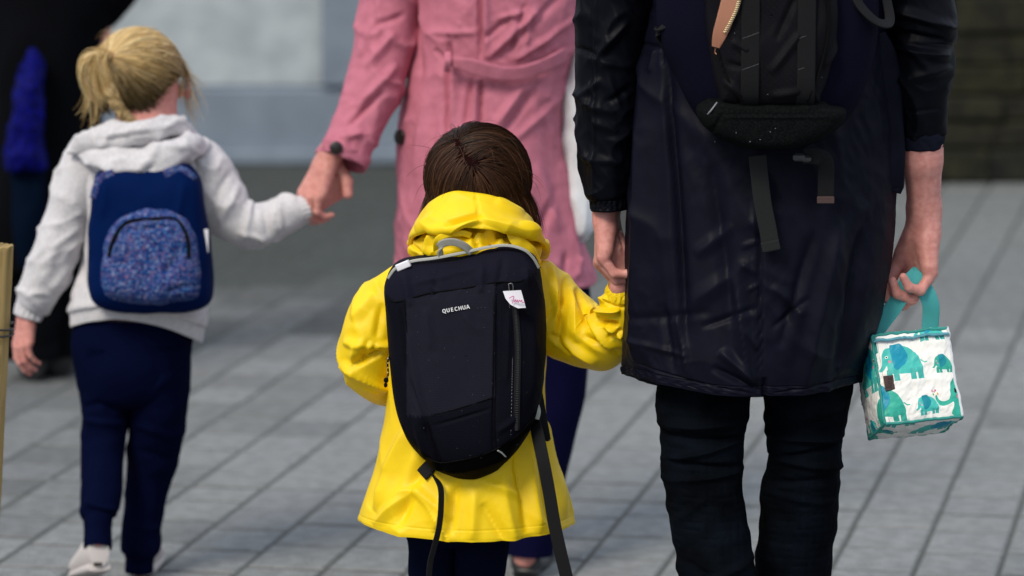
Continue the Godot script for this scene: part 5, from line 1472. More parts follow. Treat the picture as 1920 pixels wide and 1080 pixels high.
	# dark tights
	part("trousers", join([
		cloth(stack([[Vector3(0.0005, 0.4532, 0), 0.0884, 0.085, 0.0, 0.0, 0.0, 1.0], [Vector3(-0.0061, 0.3917, 0), 0.089, 0.09, 0.0, 0.0, 0.0, 1.0], [Vector3(-0.0088, 0.3433, 0), 0.0847, 0.085, 0.0, 0.0, 0.0, 1.0], [Vector3(-0.0127, 0.3124, 0), 0.0498, 0.04, 0.0, 0.0, 0.0, 1.0]], 50, 30), 50, 30),
		cloth(tube(lip_tube([[Vector3(-0.0492, 0.4181, 0), 0.0446, 0.0446], [Vector3(-0.0522, 0.328, -0.01), 0.0429, 0.0429], [Vector3(-0.0529, 0.2351, -0.03), 0.0379, 0.0379], [Vector3(-0.0525, 0.1531, 0), 0.0326, 0.0326], [Vector3(-0.0518, 0.0588, 0.05), 0.0264, 0.0264]]), 50, 90), 50, 90, {"crumple": 0.0035, "freq": Vector3(12, 14, 12)}),
		cloth(tube(lip_tube([[Vector3(0.0285, 0.4181, 0), 0.0463, 0.0463], [Vector3(0.0267, 0.3301, 0), 0.0446, 0.0446], [Vector3(0.024, 0.2417, 0), 0.0386, 0.0386], [Vector3(0.0254, 0.1484, -0.02), 0.0327, 0.0327], [Vector3(0.0276, 0.0266, -0.06), 0.0268, 0.0268]]), 50, 90), 50, 90, {"crumple": 0.0035, "freq": Vector3(12, 14, 12), "seed": 4})]), M.tights_navy, o)
	sneaker(o, Vector3(j.al.x, 0.006, 0.09), Vector3(j.al.x - 0.004, 0.006, -0.085), 0.74)
	sneaker(o, Vector3(j.ar.x, 0.006, -0.02), Vector3(j.ar.x + 0.006, 0.006, -0.195), 0.74)
	# bobbed hair falling from a parting at the crown
	var c := Vector3(0.0213, 0.9108, -0.006)
	var r := Vector3(0.081, 0.084, 0.094)
	var s0 := pin(Vector3(-0.0188, 0.9853, 0.05), c, r)
	var s1 := pin(Vector3(-0.0048, 0.9619, 0.085), c, r)
	var s2 := pin(Vector3(0.0137, 0.9449, 0.092), c, r)
	var list := []
	var drift := FastNoiseLite.new()
	drift.seed = 9
	drift.frequency = 1.0
	drift.fractal_octaves = 2
	for k in 14000:
		var p := scalp_point(c, r)
		if p.y < c.y - 0.035 or p.z < c.z - 0.075:
			continue
		# most roots sit near the crown
		var n1 := Geometry3D.get_closest_point_to_segment(p, s0, s1)
		var n2 := Geometry3D.get_closest_point_to_segment(p, s1, s2)
		var near := n1 if n1.distance_to(p) < n2.distance_to(p) else n2
		var dist := near.distance_to(p)
		if dist < 0.0008 + 0.0022 * rng.randf():
			continue
		var lock := drift.get_noise_3d(p.x * 45.0, p.y * 20.0, p.z * 45.0)
		var lift := rng.randf_range(1.0, 1.06) + 0.05 * lock
		var wave := rng.randf_range(-1.0, 1.0)
		var clump := sin(floor(atan2(p.x - s1.x, p.y - s1.y) * 9.0) * 12.9898) 
		var pts := []
		var d := (p - near).normalized()
		var fall := Vector3(-0.7451, 0.8426, 0).y + rng.randf_range(-0.03, 0.012)
		var grow := minf(1.0, dist / 0.02)
		for s in 30:
			var out := lerpf(1.0 + 0.01 * grow, lift, minf(1.0, s / 5.0))
			pts.append(c + (p - c) * out)
			if p.y < fall:
				break
			var away := p - near
			away = away.normalized()
			var nrm := ((p - c) / (r * r)).normalized()
			var g := clampf((s - 2.0) / 14.0, 0.0, 1.0)
			var want := away * (1.0 - 0.75 * g) + Vector3(0, -1, 0) * (0.35 + 0.9 * g) + Vector3(0.12, 0, 0) * wave * 0.5 + Vector3(drift.get_noise_3d(p.x * 30.0 + 50.0, p.y * 14.0, p.z * 30.0) * 0.75 + lock * 0.3, 0, 0)
			if p.y > c.y - 0.02:
				want -= nrm * want.dot(nrm)
				d = d.lerp(want.normalized(), 0.45).normalized()
				p = pin(p + d * 0.009, c, r)
			else:
				d = d.lerp((Vector3(signf(p.x - c.x) * 0.10 * absf(p.x - c.x) / 0.08, -1, 0) + Vector3(wave * 0.06, 0, 0)).normalized(), 0.35).normalized()
				p += d * 0.009
				p.x += 0.0003 * signf(p.x - c.x) - 0.0004 * float(p.x < c.x)
		list.append(pts)
	for k in 70:
		var a := scalp_point(c, r * 1.04)
		if a.z < -0.06 or a.y < c.y - 0.02:
			continue
		var dd := (a - c).normalized()
		var dn := Vector3(rng.randf_range(-0.5, 0.5), rng.randf_range(-1.0, 0.1), 0.2).normalized()
		list.append(bez(a, a + dd * 0.010, a + dd * 0.013 + dn * 0.015, a + dd * 0.010 + dn * 0.035, 8))
	for k in 14:
		# tuft standing off at the upper left
		var a := pin(Vector3(-0.0215, 0.9792, 0.04), c, r) + Vector3(rng.randfn(), rng.randfn(), rng.randfn()) * 0.003
		list.append(bez(a, a + Vector3(-0.006, 0.008, 0), a + Vector3(-0.014, 0.008, 0.0), Vector3(-0.0376, 0.9758, 0.04) + Vector3(rng.randfn(), rng.randfn(), 0) * 0.008, 8))
	var tones := [Color(0.036, 0.017, 0.010), Color(0.052, 0.024, 0.013), Color(0.022, 0.011, 0.007), Color(0.090, 0.040, 0.020), Color(0.042, 0.020, 0.012), Color(0.10, 0.045, 0.022), Color(0.030, 0.015, 0.009), Color(0.065, 0.031, 0.017)]
	var hair := part("hair", strand_mesh(list, 0.00075, tones, func(p): return 0.85 + 0.75 * drift.get_noise_3d(p.x * 38.0 + 9.0, p.y * 16.0, p.z * 38.0)), M.hair_brown, o)
	var cap := []
	var P := PackedVector3Array()
	for jj in 30:
		for i in 60:
			var th := PI * jj / 29.0
			var a := TAU * i / 60
			var q := Vector3(sin(a) * sin(th), cos(th), cos(a) * sin(th)) * r
			if q.y < -0.02:
				# below the ears the bob hangs straight
				q.x = sin(a) * r.x * 1.0
				q.z = cos(a) * r.z * 0.93
				q.y = maxf(q.y, -0.065)
			if q.z < -0.07:
				q *= 0.8
			P.append(c + q * 0.985)
	part("hair_roots", grid_mesh(P, 60, 30, func(_p): return Color(0.012, 0.007, 0.0045)), M.hair_roots, hair)
	build_black_backpack()


func build_black_backpack() -> void:
	var b := thing("backpack", "black child's backpack with grey piping and a name tag on the yellow raincoat", "backpack", Vector3(-0.076, 0, -6.34))
	var pk := Pillow.new()
	var z := 0.15
	pk.setup([Vector2(-0.1123, 0.7814), Vector2(-0.0829, 0.7932), Vector2(-0.0076, 0.805), Vector2(0.0359, 0.816), Vector2(0.0676, 0.8194), Vector2(0.0969, 0.8109), Vector2(0.1161, 0.7907), Vector2(0.1245, 0.7366), Vector2(0.128, 0.6773), Vector2(0.1247, 0.6008), Vector2(0.1147, 0.5411), Vector2(0.0894, 0.4941), Vector2(0.0507, 0.4573), Vector2(0.0102, 0.4427), Vector2(-0.0319, 0.4504), Vector2(-0.0672, 0.4761), Vector2(-0.094, 0.5112), Vector2(-0.1106, 0.5667), Vector2(-0.1179, 0.6348), Vector2(-0.1235, 0.7027), Vector2(-0.1249, 0.7493)], 0.095, 0.085, 0.40, 0.75, 160)
	pk.lean = 0.09
	var seam := [Vector2(-0.1227, 0.7395), Vector2(-0.106, 0.7328), Vector2(-0.0576, 0.7471), Vector2(0.0009, 0.7555), Vector2(0.0509, 0.7648), Vector2(0.0885, 0.7657), Vector2(0.121, 0.78)]
	var low := [Vector2(-0.0984, 0.5361), Vector2(-0.0709, 0.5003), Vector2(-0.0449, 0.4799), Vector2(-0.008, 0.4841), Vector2(0.0466, 0.5003), Vector2(0.0886, 0.5259), Vector2(0.1145, 0.5549)]
	var pocket := [Vector2(-0.0623, 0.5549), Vector2(-0.0162, 0.5659), Vector2(0.0467, 0.5855)]
	var at_x := func(line: Array, x: float) -> float:
		for k in line.size() - 1:
			if x <= line[k + 1].x:
				return lerpf(line[k].y, line[k + 1].y, clampf((x - line[k].x) / (line[k + 1].x - line[k].x), 0.0, 1.0))
		return line[-1].y
	var xl := Vector2(-0.0894, 0.7058).x
	var xr := Vector2(0.0492, 0.7058).x
	var tone := func(p: Vector3) -> Color:
		if p.y > at_x.call(seam, p.x):
			return Color(0.0085, 0.0085, 0.017)
		if p.y < at_x.call(low, p.x):
			return Color(0.0032, 0.0032, 0.0036)
		if p.x > xl and p.x < xr and p.y > at_x.call(pocket, p.x):
			return Color(0.0150, 0.0145, 0.021)
		return Color(0.0072, 0.0072, 0.0105)
	var g := pk.grid(150)
	part("main_pack", cloth(g, 160, 151, {"crumple": 0.002, "freq": Vector3(12, 6, 6), "seed": 61, "boost": 1.25, "fine": 0.0012, "fine_freq": Vector3(30, 12, 20), "crease": 0.0025, "crease_freq": Vector3(9, 3.5, 5), "color": tone, "folds": [
		[Vector2(-0.1002, 0.7221), Vector2(-0.0896, 0.6148), -0.004, 0.0069, 0.0], [Vector2(-0.0893, 0.6921), Vector2(-0.0601, 0.5287), 0.004, 0.012, 0.0], [Vector2(-0.0853, 0.6148), Vector2(-0.0499, 0.52), -0.004, 0.0069, 0.0], [Vector2(-0.0643, 0.5459), Vector2(-0.0305, 0.4577), -0.005, 0.0086, 0.2], [Vector2(-0.077, 0.5632), Vector2(-0.0603, 0.4768), 0.005, 0.012, 0.0], [Vector2(0.0506, 0.752), Vector2(0.0471, 0.5546), -0.0045, 0.006, 0.4], [Vector2(0.0471, 0.5718), Vector2(0.0487, 0.4854), -0.003, 0.0069, 0.0], [Vector2(-0.0595, 0.7264), Vector2(-0.0513, 0.6578), 0.0025, 0.0137, 0.0], [Vector2(0.0295, 0.7947), Vector2(0.0269, 0.7478), 0.0035, 0.0094, 0.0], [Vector2(-0.0424, 0.7819), Vector2(-0.0468, 0.7392), -0.003, 0.0077, 0.0], [Vector2(0.0633, 0.8033), Vector2(0.0548, 0.7563), -0.003, 0.0086, 0.0], [Vector2(-0.0932, 0.7777), Vector2(-0.0832, 0.7264), 0.004, 0.012, 0.0], [Vector2(0.0971, 0.7862), Vector2(0.1014, 0.7606), 0.003, 0.0103, 0.0],
		[Vector2(-0.0516, 0.539), Vector2(0.0462, 0.5683), -0.0025, 0.0043, 0.0], [Vector2(-0.0603, 0.4681), Vector2(-0.0092, 0.4664), 0.004, 0.012, 0.0], [Vector2(-0.0263, 0.4595), Vector2(0.076, 0.4898), 0.003, 0.0154, 0.0], [Vector2(0.0717, 0.7264), Vector2(0.0675, 0.6062), 0.003, 0.0103, 0.0], [Vector2(0.1099, 0.7264), Vector2(0.1083, 0.5718), 0.003, 0.012, 0.0], [Vector2(-0.0848, 0.7606), Vector2(0.0252, 0.7862), 0.002, 0.0086, 0.0], [Vector2(0.0505, 0.5287), Vector2(0.0887, 0.5546), 0.003, 0.0103, 0.0]]}), M.pack_black, b)
	part("seam", cord(on(pk, seam, 0.0004, 50), 0.0012, -1.0, 70), M.cord_black, b)
	part("seam", cord(on(pk, low, 0.0004, 50), 0.0012, -1.0, 70), M.cord_black, b)
	part("seam", cord(on(pk, pocket, 0.0002, 30), 0.0007, -1.0, 40), M.cord_black, b)
	part("seam", cord(on(pk, [Vector2(0.0509, 0.7631), Vector2(0.0484, 0.6719), Vector2(0.0475, 0.5532), Vector2(0.0508, 0.5038)], 0.0002, 40), 0.0007, -1.0, 50), M.cord_black, b)
	part("seam", cord(on(pk, [Vector2(-0.0935, 0.7345), Vector2(-0.0846, 0.6635), Vector2(-0.0598, 0.5549), Vector2(-0.0433, 0.4816)], 0.0002, 40), 0.0007, -1.0, 50), M.cord_black, b)
	# pale piping round the top edge
	var pts := []
	for q in [Vector3(-0.119, 0.7652, 0.125), Vector3(-0.107, 0.782, 0.13), Vector3(-0.0816, 0.7937, 0.135), Vector3(-0.0455, 0.7995, 0.14), Vector3(-0.0061, 0.8071, 0.14), Vector3(0.0358, 0.8164, 0.14), Vector3(0.0676, 0.8197, 0.14), Vector3(0.0944, 0.8127, 0.138), Vector3(0.1095, 0.7981, 0.13), Vector3(0.118, 0.7818, 0.122)]:
		pts.append(q)
	part("piping", cord(pts, 0.0022, 0.0030, 70), M.piping_grey, b)
	part("piping_end", cord([Vector3(-0.1051, 0.7829, 0.136), Vector3(-0.0848, 0.7923, 0.143)], 0.0055, 0.003, 8), M.paper_white, b)
	part("haul_loop", cord([Vector3(-0.0363, 0.8026, 0.138), Vector3(-0.037, 0.8187, 0.145), Vector3(-0.0294, 0.825, 0.148), Vector3(-0.0143, 0.8259, 0.148), Vector3(0.0024, 0.8187, 0.145), Vector3(0.0123, 0.8077, 0.138)], 0.0022, 0.0060, 40, Vector3(0, 1, 0.3)), M.strap_grey, b)
	# zip down the right of the front, with its puller and name tag
	var zl := [Vector2(0.076, 0.7529), Vector2(0.0818, 0.7149), Vector2(0.0852, 0.6643), Vector2(0.0843, 0.605), Vector2(0.0827, 0.5319)]
	var zp := on(pk, zl, 0.0012, 60)
	var zip := part("zip", cord(zp, 0.0052, 0.0016, 70), M.webbing, b)
	var teeth := []
	for k in 90:
		var u := k / 89.0 * 58.99
		var i := int(u)
		teeth.append(box_mesh((zp[i] as Vector3).lerp(zp[i + 1], u - i) + Vector3(0, 0, 0.0018), Vector3(0.0042, 0.0013, 0.0012), 0.0003))
	part("zip_teeth", join(teeth), M.zip_teeth, zip)
	part("stitching", dashes(on(pk, [Vector2(0.0685, 0.7529), Vector2(0.0735, 0.7149), Vector2(0.0768, 0.6643), Vector2(0.076, 0.605), Vector2(0.0743, 0.5243)], 0.0008, 130), 0.0004), M.thread_light, zip)
	var zt := pk.front(Vector2(0.0735, 0.757), 0.006)
	var pull := part("zip_pull", join([cord([zt + Vector3(-0.003, 0.006, 0), zt + Vector3(0.003, 0.006, 0.001), zt + Vector3(0.004, -0.004, 0.002), zt + Vector3(-0.001, -0.005, 0.002), zt + Vector3(-0.003, 0.006, 0)], 0.0011, -1.0, 24)]), M.metal_dark, b)
	part("pull_cord", join([cord([zt, zt + Vector3(0.007, -0.014, 0.006), zt + Vector3(0.018, -0.030, 0.007), zt + Vector3(0.022, -0.036, 0.004)], 0.0017, -1.0, 30), ball(zt + Vector3(0.0185, -0.031, 0.006), Vector3(0.0035, 0.0035, 0.0035), 12, 8), ball(zt + Vector3(0.026, -0.041, 0.004), Vector3(0.0026, 0.0026, 0.0026), 12, 8), ball(zt + Vector3(0.022, -0.036, 0.005), Vector3(0.0026, 0.0026, 0.0026), 12, 8)]), M.cord_black, pull)
	var st := SurfaceTool.new()
	st.begin(Mesh.PRIMITIVE_TRIANGLES)
	var poly := [Vector3(0.0618, 0.7545, 0.192), Vector3(0.0901, 0.7563, 0.193), Vector3(0.0976, 0.7281, 0.19), Vector3(0.0851, 0.7279, 0.194), Vector3(0.0735, 0.7339, 0.195), Vector3(0.066, 0.743, 0.194)]
	for back in 2:
		for k in range(1, poly.size() - 1):
			var tri := [poly[0], poly[k], poly[k + 1]] if back == 0 else [poly[0], poly[k + 1], poly[k]]
			for v in tri:
				st.add_vertex(v - Vector3(0, 0, 0.0006 * back))
	st.generate_normals()
	var tag := part("name_tag", st.commit(), M.paper_white, pull)
	# handwritten scrawl
	var ink := []
	for s in [[[955, 559], [963, 555], [962, 563], [961, 569]], [[964, 566], [966, 562], [968, 566], [970, 562], [971, 567]], [[972, 567], [974, 562], [976, 566], [978, 562], [979, 567], [983, 566]]]:
		var line := []
		for q in s:
			line.append(Vector3(0.076, 0.7433, 0.1962) + Vector3((q[0] - 960) * 0.00084, -(q[1] - 560) * 0.00084, 0.0008))
		ink.append(cord(line, 0.0006, -1.0, 14))
	part("handwriting", join(ink), M.ink_pink, tag)
	# maker's word, printed on the panel
	var tm := TextMesh.new()
	tm.text = "QUECHUA"
	var font := SystemFont.new()
	font.font_names = PackedStringArray(["Droid Sans"])
	font.font_weight = 700
	tm.font = font
	tm.font_size = 32
	tm.pixel_size = 0.00027
	tm.depth = 0.0004
	tm.curve_step = 2.0
	# letters follow the cloth one by one
	var w0 := Vector2(-0.0333, 0.7174)
	var w1 := Vector2(0.0101, 0.725)
	var word := Node3D.new()
	word.name = "printed_word"
	b.add_child(word, true)
	var dir := (w1 - w0)
	for k in 7:
		var lm: TextMesh = tm.duplicate()
		lm.text = "QUECHUA"[k]
		var pos := w0 + dir * ((k + 0.5) / 7.0)
		var l := part("letter", lm, M.print_white, word)
		l.position = pk.front(pos, 0.0036) + Vector3(0, 0.003, 0)
		l.rotation.z = dir.angle()
	var specks := []
	for q in 60:
		var v := Vector2(0.0048, 0.6296) + Vector2(rng.randf_range(-0.10, 0.10), rng.randf_range(-0.15, 0.15))
		specks.append(ball(pk.front(v, 0.0018), Vector3(rng.randf_range(0.0003, 0.0007), rng.randf_range(0.0003, 0.0007), 0.0004), 6, 5))
	part("lint", join(specks), M.stitch_grey, b).set_meta("kind", "stuff")
	part("mark", cord(on(pk, [Vector2(0.0533, 0.5003), Vector2(0.06, 0.4952), Vector2(0.0676, 0.485)], 0.0042, 8), 0.0012, 0.0006, 10), M.piping_grey, b)
	part("side_tab", cord([Vector3(0.1156, 0.5629, 0.128), Vector3(0.1182, 0.553, 0.13), Vector3(0.1156, 0.5406, 0.128)], 0.0035, 0.0015, 10), M.piping_grey, b)
	# side cord with its toggle
	part("side_cord", join([cord([Vector3(-0.1168, 0.6418, 0.13), Vector3(-0.1201, 0.6324, 0.135), Vector3(-0.1193, 0.6153, 0.135), Vector3(-0.1218, 0.6037, 0.137)], 0.0016, -1.0, 20), ball(Vector3(-0.1227, 0.6046, 0.137), Vector3(0.004, 0.0045, 0.004), 12, 8), ball(Vector3(-0.1235, 0.5969, 0.137), Vector3(0.003, 0.004, 0.003), 12, 8)]), M.cord_black, b)
	var fleck := []
	for q in 5:
		fleck.append(ball(Vector3(-0.1196, 0.6394, 0.1365) + Vector3(0, -q * 0.0075, 0.0002), Vector3(0.0012, 0.0014, 0.0008), 8, 6))
	part("cord_fleck", join(fleck), M.piping_grey, b)
	# loose webbing ends
	part("webbing_strap", cord([Vector3(0.1099, 0.5365, 0.1), Vector3(0.1165, 0.517, 0.135), Vector3(0.1248, 0.4805, 0.155), Vector3(0.1341, 0.4318, 0.16), Vector3(0.1434, 0.3764, 0.162), Vector3(0.1536, 0.3296, 0.164), Vector3(0.1637, 0.2867, 0.165), Vector3(0.1689, 0.2525, 0.166)], 0.0105, 0.0011, 60, Vector3(-0.25, 0, 1)), M.webbing, b)
	part("webbing_strap", cord([Vector3(-0.0599, 0.4546, 0.1), Vector3(-0.0474, 0.4501, 0.135), Vector3(-0.0369, 0.4351, 0.155), Vector3(-0.0361, 0.4061, 0.16), Vector3(-0.0395, 0.3719, 0.161), Vector3(-0.048, 0.3378, 0.162), Vector3(-0.054, 0.3122, 0.163), Vector3(-0.0566, 0.2693, 0.164)], 0.0055, 0.0011, 60, Vector3(0.8, 0, 1)), M.webbing, b)
	part("strap_anchor", cord([Vector3(-0.0665, 0.4634, 0.11), Vector3(-0.0526, 0.4508, 0.125)], 0.012, 0.002, 8), M.webbing, b)
	part("shoulder_strap", cloth(tube([[Vector3(0.1133, 0.5735, 0.09), 0.0118, 0.0034], [Vector3(0.1201, 0.5408, 0.1), 0.011, 0.0034], [Vector3(0.1303, 0.5081, 0.1), 0.0068, 0.0025], [Vector3(0.1355, 0.5011, 0.09), 0.0034, 0.0017]], 20, 30), 20, 30), M.webbing, b)
	part("shoulder_strap", cord([Vector3(-0.0547, 0.7804, 0.1), Vector3(-0.0555, 0.7835, 0.06), Vector3(-0.0546, 0.7769, -0.02)], 0.015, 0.004, 16), M.webbing, b)
	part("shoulder_strap", cord([Vector3(0.0802, 0.7981, 0.105), Vector3(0.0887, 0.8023, 0.06), Vector3(0.0932, 0.7899, -0.02)], 0.02, 0.004, 16), M.webbing, b)


# ------------------------------------------------------------------ the adult in the dark rain jacket
func build_navy_adult() -> void:
	var o := thing("person", "tall adult in a long navy black rain jacket and black jeans holding a lunch bag", "person", Vector3(0.3926, 0, -6.2))
	var j := {
		"hip": Vector3(-0.0035, 0.8451, 0), "chest": Vector3(-0.0021, 1.1549, 0), "head": Vector3(-0.0048, 1.5993, -0.02),
		"sl": Vector3(-0.1734, 1.3536, 0), "el": Vector3(-0.2428, 1.0967, 0), "wl": Vector3(-0.245, 0.8746, -0.02),
		"sr": Vector3(0.1698, 1.3536, 0), "er": Vector3(0.2473, 1.115, 0.02), "wr": Vector3(0.2561, 0.8552, -0.02),
		"hl": Vector3(-0.0743, 0.8029, 0), "kl": Vector3(-0.091, 0.5124, 0.04), "al": Vector3(-0.0714, 0.1372, 0.12), "tl": Vector3(-0.0658, 0.0399, -0.06),
		"hr": Vector3(0.068, 0.8029, 0), "kr": Vector3(0.067, 0.4965, 0), "ar": Vector3(0.0629, 0.0512, -0.12), "tr": Vector3(0.0854, -0.049, -0.3)}
	var B := skeleton(j, 1.0)
	B.append_array(head_bones(j.head, Vector3(0.0, -0.1, -1), 1.05))
	# left hand: edge towards us, fingers closed round the child's hand
	var L := hand_bones(j.wl, Vector3(-0.12, -1, 0.02), Vector3(-0.99, 0.1, -0.04), 1.0, 0.92, [[0.8, 0.9, 0.5, 0.0], [0.85, 0.95, 0.5, 0.0], [0.85, 0.95, 0.5, 0.0], [0.75, 0.9, 0.5, 0.0]], [0.85, 0.35, 0.45, 0.3], Vector3(-0.245, 0.9718, 0.005))
	# right hand: palm inwards and a little towards us, fingers hooked under the handle
	var R := hand_bones(j.wr, Vector3(0.02, -1, 0.06), Vector3(0.88, 0.05, -0.42), -1.0, 1.0, [[0.75, 1.15, 0.75, 0.02], [0.75, 1.2, 0.8, 0.0], [0.75, 1.2, 0.8, 0.0], [0.7, 1.15, 0.75, -0.02]], [0.95, 0.25, 0.45, 0.25], Vector3(0.2501, 0.9544, 0))
	R.append([Vector3(0.2474, 1.0257, 0), Vector3(0.2484, 0.9544, 0), 0.040, 0.032, 0.01])
	part("body", join([flesh(B, 0.013), flesh(L, 0.003), flesh(R, 0.003)]), M.skin, o)
	# rain jacket
	var t := [[Vector3(-0.0044, 1.4071, 0), 0.0826, 0.07, 0.0, 0.0, 0.0, 1.0], [Vector3(-0.002, 1.3742, 0), 0.1385, 0.1, 0.0, 0.0, 0.0, 1.0], [Vector3(-0.0001, 1.3041, 0), 0.1706, 0.125, 0.0, 0.0, 0.0, 1.0], [Vector3(0.0045, 1.2048, 0), 0.1797, 0.14, 0.0, 0.0, 0.0, 1.0], [Vector3(0.0019, 1.13, 0), 0.1908, 0.14, 0.0, 0.0, 0.0, 1.0], [Vector3(0.0031, 1.0382, 0), 0.2024, 0.145, 0.0, 0.0, 0.0, 1.0], [Vector3(-0.0016, 0.9124, 0), 0.2105, 0.155, 0.0, 0.0, 0.0, 1.0], [Vector3(-0.0057, 0.8029, 0), 0.2094, 0.165, 0.0, 0.0, 0.0, 1.0], [Vector3(-0.014, 0.7012, 0), 0.2023, 0.17, 0.0034, 0.0067, 0.0134, 1.0], [Vector3(-0.0268, 0.6247, 0), 0.1909, 0.17, -0.005, 0.0184, 0.0235, 1.0], [Vector3(-0.0308, 0.5957, 0), 0.1868, 0.168, -0.0067, 0.0268, 0.0285, 1.0], [Vector3(-0.0311, 0.582, 0), 0.1856, 0.167, -0.0067, 0.0302, 0.0293, 1.0]]
	var folds := [
		[Vector2(-0.1849, 1.1201), Vector2(-0.2, 0.6378), 0.015, 0.0252, 0.2], [Vector2(-0.1579, 1.1325), Vector2(-0.1256, 0.6798), -0.014, 0.0143, 0.4], [Vector2(-0.1727, 1.1349), Vector2(-0.1774, 1.0954), 0.005, 0.0059, 0.0], [Vector2(-0.1891, 1.1349), Vector2(-0.1905, 1.0872), 0.004, 0.005, 0.0], [Vector2(-0.1628, 1.1366), Vector2(-0.1627, 1.1078), -0.004, 0.0042, 0.0], [Vector2(-0.1916, 1.1382), Vector2(-0.1505, 1.1349), -0.004, 0.005, 0.0],
		[Vector2(-0.0878, 0.9633), Vector2(-0.0512, 0.7133), -0.008, 0.021, 0.0], [Vector2(-0.0535, 0.797), Vector2(-0.0272, 0.6125), 0.009, 0.0184, 0.0], [Vector2(-0.1116, 0.822), Vector2(-0.0541, 0.872), 0.005, 0.0168, 0.0], [Vector2(-0.1194, 0.7468), Vector2(-0.0207, 0.822), 0.005, 0.0218, 0.0], [Vector2(-0.1026, 0.7133), Vector2(-0.0159, 0.7468), -0.004, 0.0084, 0.0], [Vector2(-0.0733, 0.6798), Vector2(-0.0173, 0.6294), 0.008, 0.0134, 0.0], [Vector2(-0.0856, 0.6546), Vector2(-0.0106, 0.6167), -0.006, 0.0101, 0.0],
		[Vector2(0.1109, 0.8803), Vector2(0.0478, 0.5915), 0.01, 0.0285, 0.2], [Vector2(0.1522, 0.8803), Vector2(0.1057, 0.6125), -0.011, 0.0218, 0.0], [Vector2(0.0698, 0.8636), Vector2(0.0179, 0.6798), -0.007, 0.0168, 0.0], [Vector2(0.0045, 0.7803), Vector2(0.0547, 0.7301), 0.004, 0.0117, 0.0], [Vector2(0.0051, 0.7133), Vector2(0.0627, 0.7594), -0.004, 0.0084, 0.0],
		[Vector2(-0.0153, 0.9716), Vector2(-0.0107, 0.6294), -0.005, 0.0042, 0.0], [Vector2(-0.0228, 0.9716), Vector2(-0.0182, 0.6294), 0.0025, 0.0042, 0.0], [Vector2(-0.0075, 0.6378), Vector2(-0.0037, 0.583), -0.009, 0.0067, 0.4], [Vector2(-0.0294, 0.8803), Vector2(-0.016, 0.8553), 0.004, 0.0067, 0.0], [Vector2(-0.0415, 0.8387), Vector2(-0.0159, 0.847), 0.004, 0.0059, 0.0], [Vector2(-0.0454, 0.8137), Vector2(-0.0155, 0.797), 0.004, 0.0067, 0.0], [Vector2(-0.0326, 0.7719), Vector2(-0.0153, 0.7803), 0.003, 0.005, 0.0], [Vector2(-0.0363, 0.7133), Vector2(-0.0145, 0.6798), 0.004, 0.0075, 0.0],
		[Vector2(-0.2103, 0.7133), Vector2(-0.0862, 0.7384), -0.003, 0.0117, 0.0], [Vector2(-0.206, 0.6798), Vector2(-0.1189, 0.6672), 0.003, 0.0084, 0.0], [Vector2(-0.1608, 0.7468), Vector2(-0.1419, 0.6378), -0.006, 0.0117, 0.0], [Vector2(-0.1358, 0.7301), Vector2(-0.1186, 0.6294), 0.005, 0.0101, 0.0], [Vector2(-0.2183, 0.6495), Vector2(-0.0105, 0.6108), -0.002, 0.0034, 0.0], [Vector2(-0.0022, 0.6108), Vector2(0.1387, 0.6294), -0.002, 0.0034, 0.0]]
	var coat := part("rain_jacket", cloth(stack(lip(t, 0.003, 0.08), 330, 320), 330, 320, {"folds": folds, "crumple": 0.003, "freq": Vector3(8, 4, 8), "seed": 71, "boost": 1.25, "fine": 0.0020, "fine_freq": Vector3(24, 17, 20), "tilt": 0.25, "crease": 0.008, "crease_freq": Vector3(5.5, 3, 5.5), "gather": [[0.777, 0.842, 46.0, 0.0014]], "groove": [[0.772, 0.0025, 0.0022]]}), M.navy_nylon, o)
	var sl := lip_tube([[Vector3(-0.143, 1.3825, 0), 0.0252, 0.0252], [Vector3(-0.1817, 1.3536, 0), 0.052, 0.052], [Vector3(-0.2186, 1.2793, 0), 0.0637, 0.0587], [Vector3(-0.2333, 1.2048, 0), 0.0587, 0.0553], [Vector3(-0.2396, 1.13, 0), 0.0537, 0.052], [Vector3(-0.2444, 1.0549, 0), 0.0486, 0.0486], [Vector3(-0.2458, 0.988, 0), 0.0428, 0.0436], [Vector3(-0.2439, 0.9292, 0), 0.0369, 0.0386], [Vector3(-0.243, 0.9023, 0), 0.0335, 0.0352], [Vector3(-0.2422, 0.8939, 0), 0.0302, 0.031], [Vector3(-0.2413, 0.8779, 0), 0.0293, 0.0302]], 0.003, 0.03)
